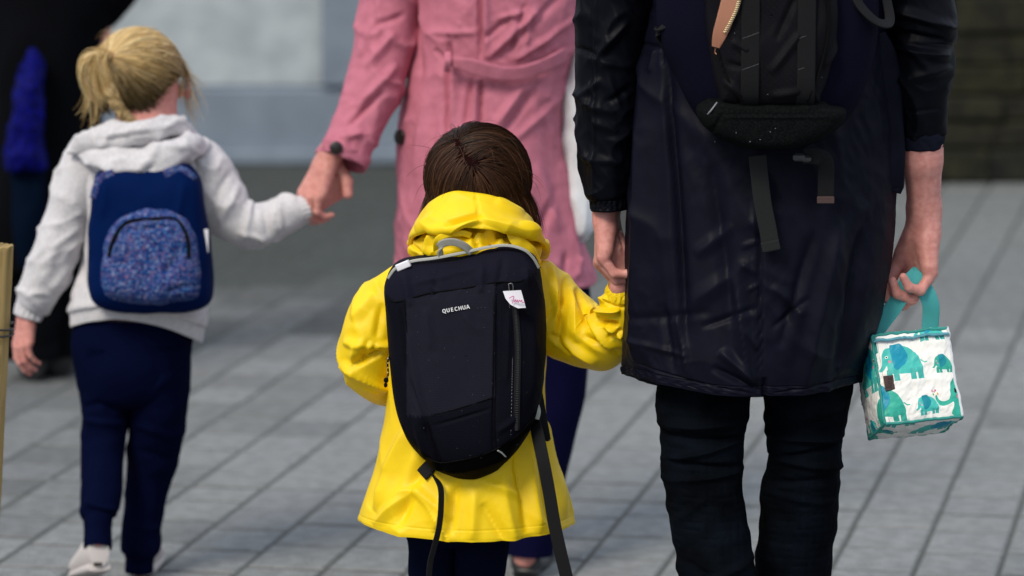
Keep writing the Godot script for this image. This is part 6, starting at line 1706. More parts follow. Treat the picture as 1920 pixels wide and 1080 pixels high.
	part("sleeve", cloth(tube(sl, 120, 240), 120, 240, {"crumple": 0.003, "freq": Vector3(9, 7, 9), "seed": 72, "fine": 0.0022, "crease": 0.011, "crease_freq": Vector3(7, 7, 7), "crease_tilt": 0.7, "tilt": 0.5, "folds": [[Vector2(-0.2634, 1.2758), Vector2(-0.2639, 0.8886), 0.004, 0.0042, 0.0], [Vector2(-0.2699, 1.2758), Vector2(-0.2705, 0.8886), -0.003, 0.0034, 0.0], [Vector2(-0.2122, 1.1776), Vector2(-0.2613, 1.1201), 0.009, 0.0117, 0.0], [Vector2(-0.2941, 1.1325), Vector2(-0.2572, 1.1218), -0.008, 0.0075, 0.0], [Vector2(-0.2037, 1.1037), Vector2(-0.2571, 1.1119), 0.007, 0.0109, 0.0], [Vector2(-0.2528, 1.046), Vector2(-0.2036, 1.0748), -0.006, 0.0101, 0.0], [Vector2(-0.2898, 1.0542), Vector2(-0.2529, 1.0872), 0.005, 0.0101, 0.0], [Vector2(-0.2692, 1.0212), Vector2(-0.2115, 0.9964), 0.006, 0.0117, 0.0], [Vector2(-0.2855, 0.9633), Vector2(-0.2196, 0.955), 0.005, 0.0117, 0.0]], "gather": [[0.745, 0.832, 20.0, 0.0016]], "groove": [[0.742, 0.006, 0.003]]}), M.navy_sleeve, coat)
	var sr := lip_tube([[Vector3(0.1281, 1.3825, 0), 0.0252, 0.0252], [Vector3(0.1698, 1.3536, 0), 0.052, 0.052], [Vector3(0.2122, 1.2793, 0), 0.062, 0.0587], [Vector3(0.2338, 1.2055, 0.01), 0.0586, 0.0552], [Vector3(0.2455, 1.1644, 0.015), 0.0535, 0.0519], [Vector3(0.2441, 1.1412, 0.015), 0.0435, 0.0452], [Vector3(0.2445, 1.1146, 0.015), 0.0452, 0.0468], [Vector3(0.2457, 1.0725, 0.01), 0.0435, 0.0452], [Vector3(0.2468, 1.0262, 0.005), 0.0394, 0.0419], [Vector3(0.2468, 1.0047, 0), 0.0369, 0.0394]], 0.003, 0.02)
	part("sleeve", cloth(tube(sr, 120, 200), 120, 200, {"crumple": 0.003, "freq": Vector3(9, 7, 9), "seed": 73, "fine": 0.0022, "crease": 0.011, "crease_freq": Vector3(7, 7, 7), "crease_tilt": 0.7, "folds": [[Vector2(0.1892, 1.194), Vector2(0.2963, 1.1612), 0.012, 0.0126, 0.3], [Vector2(0.1897, 1.1596), Vector2(0.2883, 1.1448), -0.008, 0.0101, 0.0], [Vector2(0.1983, 1.1325), Vector2(0.2887, 1.1201), 0.009, 0.0117, 0.0], [Vector2(0.1908, 1.079), Vector2(0.289, 1.1037), 0.007, 0.0134, 0.0], [Vector2(0.1979, 1.1612), Vector2(0.2563, 1.0954), 0.005, 0.0117, 0.0], [Vector2(0.2078, 1.0361), Vector2(0.2736, 1.0394), -0.003, 0.0042, 0.0]]}), M.navy_sleeve, coat)
	part("fleece_cuff", cloth(tube(lip_tube([[Vector3(0.2474, 1.0198, 0), 0.0352, 0.0377], [Vector3(0.2468, 1.0047, 0), 0.0361, 0.0386], [Vector3(0.247, 0.9897, 0), 0.0377, 0.0402], [Vector3(0.2472, 0.9796, 0), 0.0361, 0.0386], [Vector3(0.2473, 0.9737, 0), 0.0344, 0.0369]], 0.004, 0.03), 100, 70), 100, 70, {"crumple": 0.0022, "freq": Vector3(34, 34, 34), "gain": 0.6}), M.fleece_trim, coat)
	# loose flap at the right side
	part("side_flap", cloth(tube([[Vector3(0.1772, 1.1592, 0.055), 0.0066, 0.0042], [Vector3(0.1881, 1.1176, 0.05), 0.0166, 0.0067], [Vector3(0.1962, 1.0426, 0.045), 0.0175, 0.0067], [Vector3(0.2015, 0.9594, 0.045), 0.0158, 0.0067], [Vector3(0.2028, 0.9219, 0.045), 0.015, 0.005], [Vector3(0.2029, 0.9169, 0.045), 0.0142, 0.0025]], 40, 90, Vector3(0.35, 0, 1), 0.6), 40, 90, {"crumple": 0.003, "freq": Vector3(12, 6, 12)}), M.navy_nylon, coat)
	# stitched rows: centre seam and hem
	var hem := []
	for q in 160:
		var x := 1176.0 + q * 1.52
		var tt := q / 159.0
		hem.append(Vector3(-0.211, 0.6332, 0).lerp(Vector3(-0.0056, 0.5974, 0), tt) + Vector3(0, -0.004 * sin(tt * PI), 0.163 * sin(0.15 + tt * 1.4)))
	# jeans
	var hips := stack([[Vector3(-0.0036, 0.8535, 0), 0.1799, 0.13, 0.0, 0.0, 0.0, 1.0], [Vector3(-0.0029, 0.769, 0), 0.176, 0.135, 0.0, 0.0, 0.0, 1.0], [Vector3(-0.0055, 0.6842, 0), 0.1671, 0.125, 0.0, 0.0, 0.0, 1.0], [Vector3(-0.0102, 0.6502, 0), 0.105, 0.06, 0.0, 0.0, 0.0, 1.0]], 60, 20)
	var ll := lip_tube([[Vector3(-0.0864, 0.7351, 0), 0.0797, 0.0797], [Vector3(-0.0887, 0.6263, 0.01), 0.0762, 0.0762], [Vector3(-0.0926, 0.5617, 0.03), 0.0734, 0.0751], [Vector3(-0.0926, 0.5285, 0.035), 0.0667, 0.07], [Vector3(-0.0943, 0.4954, 0.04), 0.0666, 0.07], [Vector3(-0.0925, 0.4537, 0.045), 0.0633, 0.0666], [Vector3(-0.0828, 0.3885, 0.06), 0.0606, 0.0631], [Vector3(-0.0723, 0.3073, 0.08), 0.0596, 0.0612], [Vector3(-0.0701, 0.2094, 0.1), 0.0511, 0.0511], [Vector3(-0.0703, 0.103, 0.12), 0.046, 0.046]], 0.004, 0.05)
	var lr := lip_tube([[Vector3(0.0754, 0.7351, 0), 0.0805, 0.0805], [Vector3(0.0758, 0.6247, 0), 0.0738, 0.0738], [Vector3(0.0715, 0.5582, 0.01), 0.067, 0.0703], [Vector3(0.0686, 0.5155, 0.01), 0.0619, 0.067], [Vector3(0.0689, 0.4898, 0.01), 0.0586, 0.0636], [Vector3(0.0667, 0.445, 0), 0.0612, 0.0654], [Vector3(0.0613, 0.3635, -0.02), 0.0614, 0.0639], [Vector3(0.0568, 0.2812, -0.04), 0.0599, 0.0624], [Vector3(0.0581, 0.1671, -0.08), 0.0527, 0.0527], [Vector3(0.0623, 0.0245, -0.12), 0.0479, 0.0479]], 0.004, 0.05)
	var kf := [[Vector2(-0.1722, 0.5451), Vector2(-0.0184, 0.5535), 0.0089, 0.0134, 0.0], [Vector2(-0.1721, 0.5332), Vector2(-0.0181, 0.5256), -0.0099, 0.0101, 0.0], [Vector2(-0.1719, 0.4876), Vector2(-0.0181, 0.5282), 0.0079, 0.0109, 0.0], [Vector2(-0.1719, 0.4943), Vector2(-0.0261, 0.4825), -0.0069, 0.0084, 0.0], [Vector2(-0.1717, 0.4579), Vector2(-0.026, 0.4757), 0.0059, 0.0101, 0.0], [Vector2(-0.1422, 0.3925), Vector2(-0.0841, 0.4435), 0.005, 0.0134, 0.0], [Vector2(-0.1249, 0.2911), Vector2(-0.0082, 0.3449), 0.0079, 0.0134, 0.0], [Vector2(-0.1168, 0.338), Vector2(-0.0244, 0.2809), -0.0069, 0.0084, 0.0], [Vector2(-0.0016, 0.5366), Vector2(0.1395, 0.562), -0.0069, 0.0101, 0.0], [Vector2(-0.0015, 0.5265), Vector2(0.1401, 0.5197), 0.0079, 0.0101, 0.0], [Vector2(-0.0011, 0.4859), Vector2(0.1401, 0.518), -0.0089, 0.0075, 0.0], [Vector2(-0.0012, 0.4943), Vector2(0.1407, 0.4689), 0.0069, 0.0109, 0.0], [Vector2(-0.0008, 0.4494), Vector2(0.1407, 0.463), -0.005, 0.0101, 0.0], [Vector2(-0.009, 0.435), Vector2(0.1247, 0.4138), 0.004, 0.0117, 0.0]]
	part("jeans", join([cloth(hips, 60, 20), cloth(tube(ll, 110, 260), 110, 260, {"crumple": 0.004, "freq": Vector3(8, 20, 8), "seed": 81, "fine": 0.0015, "folds": kf}), cloth(tube(lr, 110, 260), 110, 260, {"crumple": 0.004, "freq": Vector3(8, 20, 8), "seed": 82, "fine": 0.0015, "folds": kf})]), M.black_denim, o)
	for s in [[j.al, 0.04], [j.ar, -0.20]]:
		var a: Vector3 = s[0]
		var z: float = a.z
		part("shoe", simple_tube([[Vector3(a.x, 0.05, z + 0.075), 0.032, 0.045], [Vector3(a.x, 0.06, z + 0.03), 0.042, 0.058], [Vector3(a.x, 0.045, z - 0.06), 0.046, 0.045], [Vector3(a.x, 0.03, z - 0.15), 0.048, 0.03], [Vector3(a.x, 0.022, z - 0.20), 0.028, 0.02]], 24, 26, Vector3.UP), M.shoe_black, o)
	part("hair", ball(j.head + Vector3(0, 0.02, 0.012), Vector3(0.098, 0.115, 0.11), 30, 20), M.shoe_black, o)
	build_adult_backpack()
	build_lunch_bag()


func build_adult_backpack() -> void:
	var b := thing("backpack", "large black backpack with a tan zip pull on the tall adult's back", "backpack", Vector3(0.3926, 0, -6.2))
	var dark := func(_p: Vector3) -> Color: return Color(0.004, 0.004, 0.0065)
	var pk := Pillow.new()
	pk.setup([Vector2(-0.1209, 1.4282), Vector2(-0.0091, 1.4385), Vector2(0.1029, 1.4282), Vector2(0.1517, 1.3629), Vector2(0.1625, 1.2669), Vector2(0.1661, 1.1786), Vector2(0.1549, 1.1142), Vector2(0.1331, 1.0536), Vector2(0.0917, 1.0074), Vector2(0.0354, 0.9863), Vector2(-0.0211, 0.9863), Vector2(-0.0762, 1.0058), Vector2(-0.1168, 1.0479), Vector2(-0.1551, 1.1222), Vector2(-0.1707, 1.1786), Vector2(-0.1728, 1.2669), Vector2(-0.1653, 1.3629)], 0.13, 0.09, 0.45, 0.75, 140)
	part("main_pack", cloth(pk.grid(70), 140, 71, {"crumple": 0.0035, "freq": Vector3(9, 6, 6), "seed": 91, "color": func(_p): return Color(0.0042, 0.0058, 0.012)}), M.pack_navy, b)
	var fp := Pillow.new()
	fp.setup([Vector2(-0.0884, 1.4094), Vector2(-0.0134, 1.4173), Vector2(0.0736, 1.4094), Vector2(0.0922, 1.303), Vector2(0.0953, 1.1761), Vector2(0.0864, 1.1203), Vector2(0.0734, 1.0764), Vector2(0.0616, 1.0612), Vector2(-0.0101, 1.0596), Vector2(-0.0699, 1.0612), Vector2(-0.082, 1.0804), Vector2(-0.0951, 1.1363), Vector2(-0.1019, 1.192), Vector2(-0.1011, 1.303)], 0.21, 0.05, 0.35, 0.7, 140)
	part("front_pocket", cloth(fp.grid(70), 140, 71, {"crumple": 0.004, "freq": Vector3(16, 9, 10), "seed": 92, "folds": [[Vector2(-0.0067, 1.1119), Vector2(0.0419, 1.1776), 0.006, 0.0117, 0.0], [Vector2(-0.0764, 1.1037), Vector2(-0.0392, 1.0707), 0.006, 0.0101, 0.0], [Vector2(-0.0725, 1.1283), Vector2(-0.038, 1.1201), -0.005, 0.0075, 0.0], [Vector2(-0.0064, 1.079), Vector2(0.0428, 1.0872), 0.005, 0.0101, 0.0], [Vector2(0.0753, 1.1201), Vector2(0.0995, 1.1612), 0.006, 0.0084, 0.0], [Vector2(0.0011, 1.1612), Vector2(0.0331, 1.235), -0.005, 0.0101, 0.0], [Vector2(-0.0646, 1.1612), Vector2(-0.0382, 1.1448), 0.005, 0.0092, 0.0], [Vector2(0.002, 1.0542), Vector2(0.0431, 1.0575), 0.003, 0.0059, 0.0]]}), M.canvas_dark, b)
	var bp := Pillow.new()
	bp.setup([Vector2(-0.1132, 1.0538), Vector2(-0.1005, 1.0666), Vector2(-0.0854, 1.0707), Vector2(-0.0096, 1.0682), Vector2(0.0702, 1.0699), Vector2(0.0879, 1.0634), Vector2(0.1119, 1.0522), Vector2(0.1058, 1.0314), Vector2(0.0749, 1.0089), Vector2(0.0231, 0.9928), Vector2(-0.0329, 0.9944), Vector2(-0.081, 1.0121), Vector2(-0.1067, 1.0346)], 0.185, 0.062, 0.3, 0.65, 120)
	part("base_panel", cloth(bp.grid(50), 120, 51, {"crumple": 0.0025, "freq": Vector3(14, 12, 10), "seed": 93, "folds": [[Vector2(-0.0761, 1.0517), Vector2(-0.098, 1.0129), -0.004, 0.0042, 0.0], [Vector2(-0.0883, 1.046), Vector2(0.0926, 1.046), 0.002, 0.005, 0.0]]}), M.suede_black, b)
	part("piping", cord([bp.front(Vector2(-0.1067, 1.0362), 0.001), bp.front(Vector2(-0.0956, 1.0538), 0.002), bp.front(Vector2(-0.0846, 1.0674), 0.001)], 0.0012, -1.0, 16), M.thread_light, b)
	for x in [1408.0, 1508.0]:
		var l := []
		for q in 40:
			var y := lerpf(-225.0, 194.0, q / 39.0)
			var v := Vector2(-0.0434, 1.2237)
			v.x += (x - 1400.0) * 0.000838
			v.y -= y * 0.000838
			l.append(fp.front(v, 0.0015))
		var wb := part("webbing", cord(l, 0.0138, 0.0013, 60), M.webbing, b)
		for q in [[62, 72], [118, 128], [-60, -52]]:
			var v := Vector2(-0.0434, 1.2237) + Vector2((x - 1400.0) * 0.000838, -(q[0]) * 0.000838)
			part("bar_tack", cord([fp.front(v + Vector2(-0.012, -0.006), 0.0028), fp.front(v + Vector2(0.0128, 0.003), 0.0028)], 0.0003, -1.0, 4), M.stitch_grey, wb)
	for q in [[Vector2(-0.0849, 1.1482), Vector2(-0.0775, 1.1203), Vector2(-0.063, 1.0924), Vector2(-0.0469, 1.0708)], [Vector2(0.0754, 1.2475), Vector2(0.08, 1.192), Vector2(0.078, 1.1602), Vector2(0.0674, 1.1163), Vector2(0.0503, 1.0708)]]:
		part("elastic_cord", cord(on(fp, q, 0.002, 30), 0.0022, -1.0, 40), M.cord_black, b)
	# tan leather pull with brass zip teeth along it
	var zl := [fp.front(Vector2(-0.0611, 1.2634), 0.006), fp.front(Vector2(-0.0656, 1.2317), 0.007), fp.front(Vector2(-0.0749, 1.1959), 0.007), fp.front(Vector2(-0.0827, 1.1713), 0.006), fp.front(Vector2(-0.0881, 1.1522), 0.005)]
	var rings := []
	for k in 5:
		rings.append([zl[k], [0.014, 0.0135, 0.0125, 0.0105, 0.006][k], 0.0015])
	var pull := part("leather_pull", simple_tube(rings, 16, 50, Vector3(0, 0, 1), 0.35), M.leather_tan, b)
	var teeth := []
	for q in 30:
		var u := q / 29.0
		var p := fp.front(Vector2(-0.0508, 1.2634).lerp(Vector2(-0.0739, 1.1761), u) + Vector2(0.008 * sin(u * PI) - 0.001, 0), 0.0088)
		teeth.append(ball(p, Vector3(0.0036, 0.0013, 0.0016), 8, 6))
	part("zip_teeth", join(teeth), M.zip_gold, pull)
	part("loose_thread", cord([fp.front(Vector2(-0.0881, 1.1506), 0.004), fp.front(Vector2(-0.0888, 1.1442), 0.004), fp.front(Vector2(-0.0864, 1.141), 0.004)], 0.0008, -1.0, 10), M.leather_tan, pull)
	# strap loops at the sides, buckle and loose straps below
	part("strap_loop", cord([Vector3(-0.0463, 1.2477, 0.15), Vector3(-0.095, 1.2181, 0.19), Vector3(-0.1311, 1.202, 0.19), Vector3(-0.1603, 1.1819, 0.18), Vector3(-0.1716, 1.1658, 0.16), Vector3(-0.1574, 1.1472, 0.15), Vector3(-0.1379, 1.144, 0.17)], 0.008, 0.002, 60, Vector3(0.3, 0.6, 0.7)), M.webbing, b)
	part("strap_loop", cord([Vector3(0.1171, 1.2429, 0.2), Vector3(0.1303, 1.2115, 0.21), Vector3(0.153, 1.189, 0.21), Vector3(0.1726, 1.1819, 0.19), Vector3(0.1792, 1.1909, 0.17), Vector3(0.1742, 1.2234, 0.15)], 0.008, 0.002, 60, Vector3(0.3, 0.6, 0.7)), M.webbing, b)
	part("hip_strap", cord([Vector3(-0.0211, 0.9831, 0.2), Vector3(-0.0167, 0.9505, 0.185), Vector3(-0.0113, 0.9093, 0.182), Vector3(-0.0028, 0.8684, 0.182), Vector3(0.0023, 0.8375, 0.184)], 0.0135, 0.0012, 40), M.webbing_worn, b)
	part("strap_end", cord([Vector3(-0.0004, 0.8509, 0.186), Vector3(0.0029, 0.8355, 0.187)], 0.0142, 0.0022, 6), M.webbing_worn, b)
	part("hip_strap", cord([Vector3(0.0475, 0.9831, 0.2), Vector3(0.0718, 0.9814, 0.2), Vector3(0.0828, 0.9719, 0.195), Vector3(0.0846, 0.9464, 0.185), Vector3(0.0844, 0.911, 0.183)], 0.0125, 0.0012, 40), M.webbing, b)
	part("strap_end", box_mesh(Vector3(0.084, 0.914, 0.187), Vector3(0.026, 0.011, 0.003), 0.001), M.leather_brown, b)
	part("buckle", join([box_mesh(Vector3(0.0415, 0.9812, 0.205), Vector3(0.018, 0.012, 0.008), 0.003), box_mesh(Vector3(0.0529, 0.9787, 0.205), Vector3(0.014, 0.010, 0.007), 0.003)]), M.zip_teeth, b)
	part("shoulder_strap", cord([Vector3(-0.0939, 1.4164, 0.14), Vector3(-0.1059, 1.4229, 0.05), Vector3(-0.1154, 1.3658, -0.1), Vector3(-0.129, 1.2446, -0.16), Vector3(-0.1562, 1.1471, -0.1)], 0.03, 0.006, 40), M.webbing, b)
	part("shoulder_strap", cord([Vector3(0.0756, 1.4164, 0.14), Vector3(0.0989, 1.4229, 0.05), Vector3(0.1282, 1.3658, -0.1), Vector3(0.1516, 1.2446, -0.16), Vector3(0.173, 1.1471, -0.1)], 0.03, 0.006, 40), M.webbing, b)
	var specks := []
	for q in [[1380, 60], [1505, 58], [1440, 170], [1446, 238], [1455, 232], [1428, 252], [1350, 262], [1410, 256], [1537, 140], [1470, 168], [1385, 240]]:
		var v := Vector2(-0.0434, 1.2237) + Vector2((q[0] - 1400.0) * 0.000838, -q[1] * 0.000838)
		var s: Vector3 = bp.front(v, 0.0004) if q[1] > 205 else fp.front(v, 0.0012)
		specks.append(ball(s, Vector3(rng.randf_range(0.0006, 0.0014), rng.randf_range(0.0006, 0.0012), 0.0005), 6, 5))
	part("lint", join(specks), M.stitch_grey, b).set_meta("kind", "stuff")


# ------------------------------------------------------------------ lunch bag
func fill_poly(img: Image, pts: Array, col: Color) -> void:
	var poly := PackedVector2Array(pts)
	var lo := poly[0]
	var hi := poly[0]
	for p in poly:
		lo = lo.min(p)
		hi = hi.max(p)
	for y in range(maxi(int(lo.y), 0), mini(int(hi.y) + 1, img.get_height() - 1) + 1):
		var xs := []
		for k in poly.size():
			var a := poly[k]
			var b := poly[(k + 1) % poly.size()]
			if (a.y <= y) != (b.y <= y):
				xs.append(a.x + (y - a.y) / (b.y - a.y) * (b.x - a.x))
		xs.sort()
		for k in range(0, xs.size() - 1, 2):
			for x in range(maxi(int(ceil(xs[k])), 0), mini(int(xs[k + 1]), img.get_width() - 1) + 1):
				img.set_pixel(x, y, col)


func smooth_poly(pts: Array, n := 6) -> Array:
	var out := []
	var m := pts.size()
	for k in m:
		for q in n:
			out.append((pts[k] as Vector2).cubic_interpolate(pts[(k + 1) % m], pts[(k + m - 1) % m], pts[(k + 2) % m], float(q) / n))
	return out


func stroke(img: Image, pts: Array, w: float, col: Color) -> void:
	for k in pts.size() - 1:
		var a: Vector2 = pts[k]
		var b: Vector2 = pts[k + 1]
		var n := int(a.distance_to(b)) + 2
		for q in n:
			var c := a.lerp(b, float(q) / n)
			var circle := []
			for s in 10:
				circle.append(c + Vector2(cos(s * TAU / 10), sin(s * TAU / 10)) * w)
			fill_poly(img, circle, col)


# a plain printed elephant facing left: o its top left corner, s its width in pixels
func elephant(img: Image, o: Vector2, s: float, body: Color, ear: Color, flip := false) -> void:
	var f := func(x: float, y: float) -> Vector2: return o + Vector2((1.0 - x) if flip else x, y) * s
	# body, head, trunk
	fill_poly(img, smooth_poly([f.call(0.02, 0.53), f.call(0.10, 0.46), f.call(0.13, 0.30), f.call(0.18, 0.14), f.call(0.30, 0.06), f.call(0.46, 0.04), f.call(0.70, 0.08), f.call(0.88, 0.22), f.call(0.97, 0.42), f.call(0.99, 0.62), f.call(0.80, 0.66), f.call(0.50, 0.66), f.call(0.26, 0.62), f.call(0.22, 0.46), f.call(0.16, 0.52), f.call(0.08, 0.57)]), body)
	for l in [[0.20, 0.32], [0.35, 0.46], [0.71, 0.82], [0.87, 0.99]]:
		fill_poly(img, [f.call(l[0], 0.55), f.call(l[1], 0.55), f.call(l[1] + 0.01, 0.80), f.call(l[0] - 0.005, 0.80)], body.darkened(0.08))
	fill_poly(img, smooth_poly([f.call(0.33, 0.04), f.call(0.40, 0.0), f.call(0.56, 0.0), f.call(0.66, 0.14), f.call(0.70, 0.30), f.call(0.60, 0.46), f.call(0.40, 0.56), f.call(0.35, 0.30)]), ear)
	var eye: Vector2 = f.call(0.235, 0.27)
	var c1 := []
	var c2 := []
	var c3 := []
	for q in 14:
		var d := Vector2(cos(q * TAU / 14), sin(q * TAU / 14)) * s
		c1.append(eye + d * 0.034)
		c2.append(eye + d * 0.020)
		c3.append(f.call(0.29, 0.37) + d * 0.030)
	fill_poly(img, c1, Color(0.95, 0.95, 0.93))
	fill_poly(img, c2, Color(0.05, 0.05, 0.06))
	fill_poly(img, c3, Color(0.93, 0.50, 0.62))
	stroke(img, [f.call(0.98, 0.40), f.call(1.05, 0.46), f.call(1.10, 0.45)], s * 0.012, body)


func elephant_print() -> ImageTexture:
	var img := Image.create_empty(640, 720, false, Image.FORMAT_RGB8)
	img.fill(Color(0.92, 0.91, 0.89))
	var a := Color(0.27, 0.72, 0.68)
	var b := Color(0.20, 0.66, 0.58)
	var ear := Color(0.05, 0.55, 0.66)
	var ear2 := Color(0.07, 0.52, 0.58)
	elephant(img, Vector2(10, 95), 365, a, ear)
	elephant(img, Vector2(450, 215), 178, b, ear2)
	elephant(img, Vector2(-175, 410), 365, b, ear)
	elephant(img, Vector2(265, 520), 190, a, ear2)
	elephant(img, Vector2(340, -100), 250, a, ear)
	# one seen from the front half only, trunk raised
	fill_poly(img, smooth_poly([Vector2(650, 420), Vector2(590, 430), Vector2(565, 480), Vector2(545, 560), Vector2(500, 580), Vector2(468, 566), Vector2(452, 530), Vector2(440, 534), Vector2(446, 580), Vector2(480, 612), Vector2(530, 606), Vector2(575, 590), Vector2(560, 690), Vector2(650, 690)]), b)
	for q in [[Vector2(605, 505), 12.0, Color(0.05, 0.05, 0.06)], [Vector2(622, 548), 12.0, Color(0.93, 0.5, 0.62)], [Vector2(420, 495), 6.0, Color(0.85, 0.25, 0.5)], [Vector2(446, 492), 6.0, Color(0.8, 0.3, 0.6)], [Vector2(424, 520), 6.0, Color(0.35, 0.6, 0.2)], [Vector2(460, 518), 6.0, Color(0.9, 0.6, 0.2)], [Vector2(436, 502), 5.0, Color(0.35, 0.6, 0.2)]]:
		var c := []
		for k in 12:
			c.append(q[0] + Vector2(cos(k * TAU / 12), 1.6 * sin(k * TAU / 12)) * q[1])
		fill_poly(img, c, q[2])
	fill_poly(img, [Vector2(0, 0), Vector2(34, 0), Vector2(38, 150), Vector2(0, 152)], Color(0.05, 0.5, 0.47))
	# stitched edge down the left
	for k in range(0, 710, 9):
		stroke(img, [Vector2(44, k), Vector2(44, k + 5)], 1.5, Color(0.45, 0.40, 0.36))
	return ImageTexture.create_from_image(img)


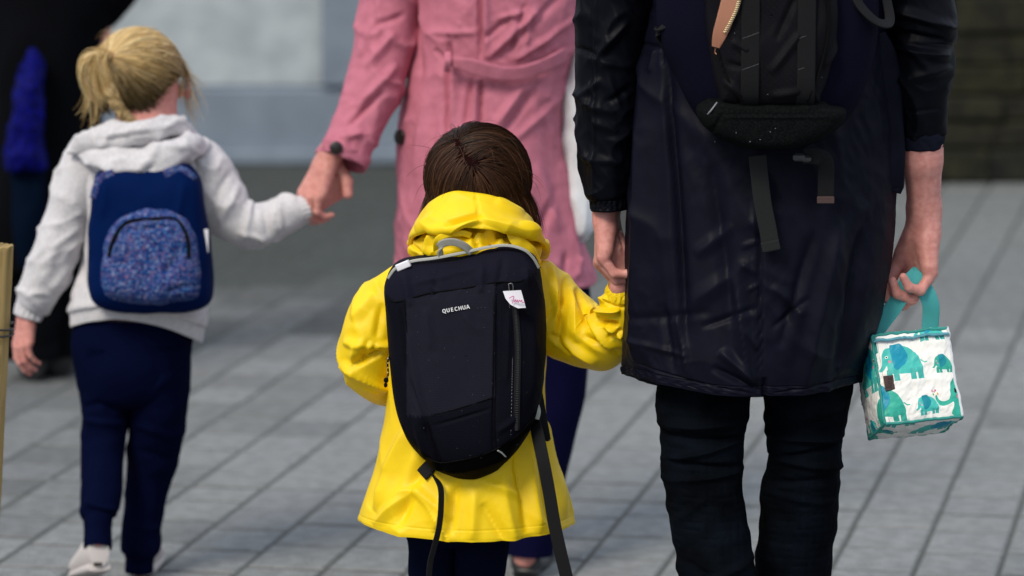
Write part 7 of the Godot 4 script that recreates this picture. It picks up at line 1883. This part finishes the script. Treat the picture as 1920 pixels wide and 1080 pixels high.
func build_lunch_bag() -> void:
	var b := thing("lunch_bag", "small white and teal lunch bag printed with elephants held in the adult's hand", "lunch bag", Vector3(0.3926, 0, -6.2))
	var cen := Vector3(0.2305, 0.6025, 0.02)
	var basis := Basis.from_euler(Vector3(deg_to_rad(-21), deg_to_rad(7), deg_to_rad(5.0)))
	var half := Vector3(0.0625, 0.0725, 0.062)
	var n := FastNoiseLite.new()
	n.frequency = 1.0
	n.fractal_octaves = 3
	n.fractal_type = FastNoiseLite.FRACTAL_RIDGED
	var n2 := FastNoiseLite.new()
	n2.frequency = 1.0
	n2.seed = 5
	var shape := func(q: Vector3) -> Vector3:
		# soft sided box
		var p := q
		var w := q * q
		var bulge := Vector3(1.0 + 0.10 * (1.0 - w.y) * (1.0 - w.z), 1.0 + 0.05 * (1.0 - w.x) * (1.0 - w.z), 1.0 + 0.10 * (1.0 - w.x) * (1.0 - w.y))
		# round the corners and edges off
		var edge := maxf(w.x * w.y, maxf(w.y * w.z, w.x * w.z))
		p *= bulge * (1.0 - 0.045 * pow(edge, 4.0))
		p.x *= 1.0 - 0.008 * q.y
		var v := p * half
		var d := q.normalized()
		v += d * (0.0022 * n.get_noise_3d(v.x * 26.0, v.y * 26.0, v.z * 26.0) + 0.0016 * n.get_noise_3d(v.x * 70.0 + 3.0, v.y * 70.0, v.z * 70.0) + 0.0045 * n2.get_noise_3d(v.x * 12.0, v.y * 12.0, v.z * 12.0))
		return v
	var pm := StandardMaterial3D.new()
	pm.resource_name = "elephant_cloth"
	pm.albedo_texture = elephant_print()
	pm.roughness = 0.5
	pm.metallic_specular = 0.4
	var faces := [[Vector3(1, 0, 0), Vector3(0, 1, 0)], [Vector3(-1, 0, 0), Vector3(0, 1, 0)], [Vector3(0, 0, -1), Vector3(0, 1, 0)], [Vector3(0, 0, 1), Vector3(0, 1, 0)], [Vector3(1, 0, 0), Vector3(0, 0, -1)], [Vector3(1, 0, 0), Vector3(0, 0, 1)]]
	var names := ["front_panel", "back_panel", "side_panel", "side_panel", "lid", "base_panel"]
	var m := 56
	for f in 6:
		var ux: Vector3 = faces[f][0]
		var uy: Vector3 = faces[f][1]
		var un := ux.cross(uy)
		var st := SurfaceTool.new()
		st.begin(Mesh.PRIMITIVE_TRIANGLES)
		for jj in m + 1:
			for i in m + 1:
				var u := float(i) / m
				var v := float(jj) / m
				st.set_uv(Vector2(u, v) if f == 0 else Vector2(0.1 + 0.85 * (1.0 - u), 0.05 + 0.8 * v))
				st.add_vertex(cen + basis * shape.call(ux * (2.0 * u - 1.0) + uy * (1.0 - 2.0 * v) + un))
		for jj in m:
			for i in m:
				var a := jj * (m + 1) + i
				for k in [a, a + 1, a + m + 1, a + 1, a + m + 2, a + m + 1]:
					st.add_index(k)
		st.generate_normals()
		part(names[f], st.commit(), pm, b)
	# teal binding along the edges
	for e in [[Vector3(-1, 1, 1), Vector3(-1, -1, 1)], [Vector3(1, 1, 1), Vector3(1, -1, 1)], [Vector3(-1, -1, 1), Vector3(1, -1, 1)], [Vector3(-1, 1, 1), Vector3(1, 1, 1)], [Vector3(-1, -1, -1), Vector3(1, -1, -1)], [Vector3(-1, -1, 1), Vector3(-1, -1, -1)], [Vector3(1, -1, 1), Vector3(1, -1, -1)], [Vector3(-1, 1, 1), Vector3(-1, 1, -1)], [Vector3(1, 1, 1), Vector3(1, 1, -1)], [Vector3(-1, 1, -1), Vector3(-1, -1, -1)], [Vector3(1, 1, -1), Vector3(1, -1, -1)]]:
		var pts := []
		for k in 24:
			pts.append(cen + basis * shape.call((e[0] as Vector3).lerp(e[1], k / 23.0)))
		part("binding", cord(pts, 0.0026, -1.0, 40), M.white_cotton if e[0].y > 0.5 and e[0].x > 0.0 else M.teal_binding, b)
	# zip round the lid
	var zp := []
	for k in 30:
		zp.append(cen + basis * (shape.call(Vector3(lerpf(-0.97, 0.98, k / 29.0), 0.86, 1.0)) + Vector3(0, 0, 0.0012)))
	var zip := part("zip", cord(zp, 0.0016, 0.0058, 60), M.zip_blue, b)
	var zc := []
	for p in zp:
		zc.append(p + basis * Vector3(0, 0, 0.0016))
	part("zip_coil", cord(zc, 0.0012, -1.0, 60), M.teal_binding, zip)
	# sewn label
	var lp: Vector3 = cen + basis * (shape.call(Vector3(-0.80, -0.10, 1.0)) + Vector3(0.004, 0, 0.0035))
	var lab := part("sewn_label", box_mesh(Vector3.ZERO, Vector3(0.0155, 0.0235, 0.0016), 0.0006), M.leather_brown, b)
	lab.position = lp
	lab.basis = basis
	var tm := TextMesh.new()
	tm.text = "Rex"
	var font := SystemFont.new()
	font.font_names = PackedStringArray(["Droid Serif"])
	tm.font = font
	tm.font_size = 32
	tm.pixel_size = 0.00034
	tm.depth = 0.0004
	var w := part("label_word", tm, M.print_dark, lab)
	w.position = Vector3(0.0, 0.0, 0.001)
	w.rotation.z = PI / 2 - 0.15
	# webbing handle: from the lid up to the fingers and down again
	var l0: Vector3 = cen + basis * shape.call(Vector3(-0.72, 1.0, 0.1))
	var l1: Vector3 = cen + basis * shape.call(Vector3(0.78, 1.0, 0.1))
	var rings := []
	var path := [l0 + Vector3(0.0, -0.006, 0), l0 + Vector3(0.003, 0.012, 0.003), Vector3(0.2117, 0.7321, 0.014), Vector3(0.2262, 0.7611, 0.016), Vector3(0.2351, 0.7769, 0.008), Vector3(0.2392, 0.7809, 0), Vector3(0.2418, 0.7769, 0.008), Vector3(0.2496, 0.7611, 0.016), Vector3(0.2645, 0.7287, 0.014), l1 + Vector3(-0.003, 0.010, 0.003), l1 + Vector3(0, -0.006, 0)]
	var wide := [0.0135, 0.0135, 0.0135, 0.0125, 0.006, 0.004, 0.006, 0.0125, 0.0135, 0.0135, 0.0135]
	for q in path.size():
		rings.append([path[q], wide[q], 0.0016 + 0.002 * float(wide[q] < 0.01)])
	part("handle", simple_tube(rings, 14, 130, Vector3(0.0, 0.25, 1.0), 0.35), M.teal_webbing, b)
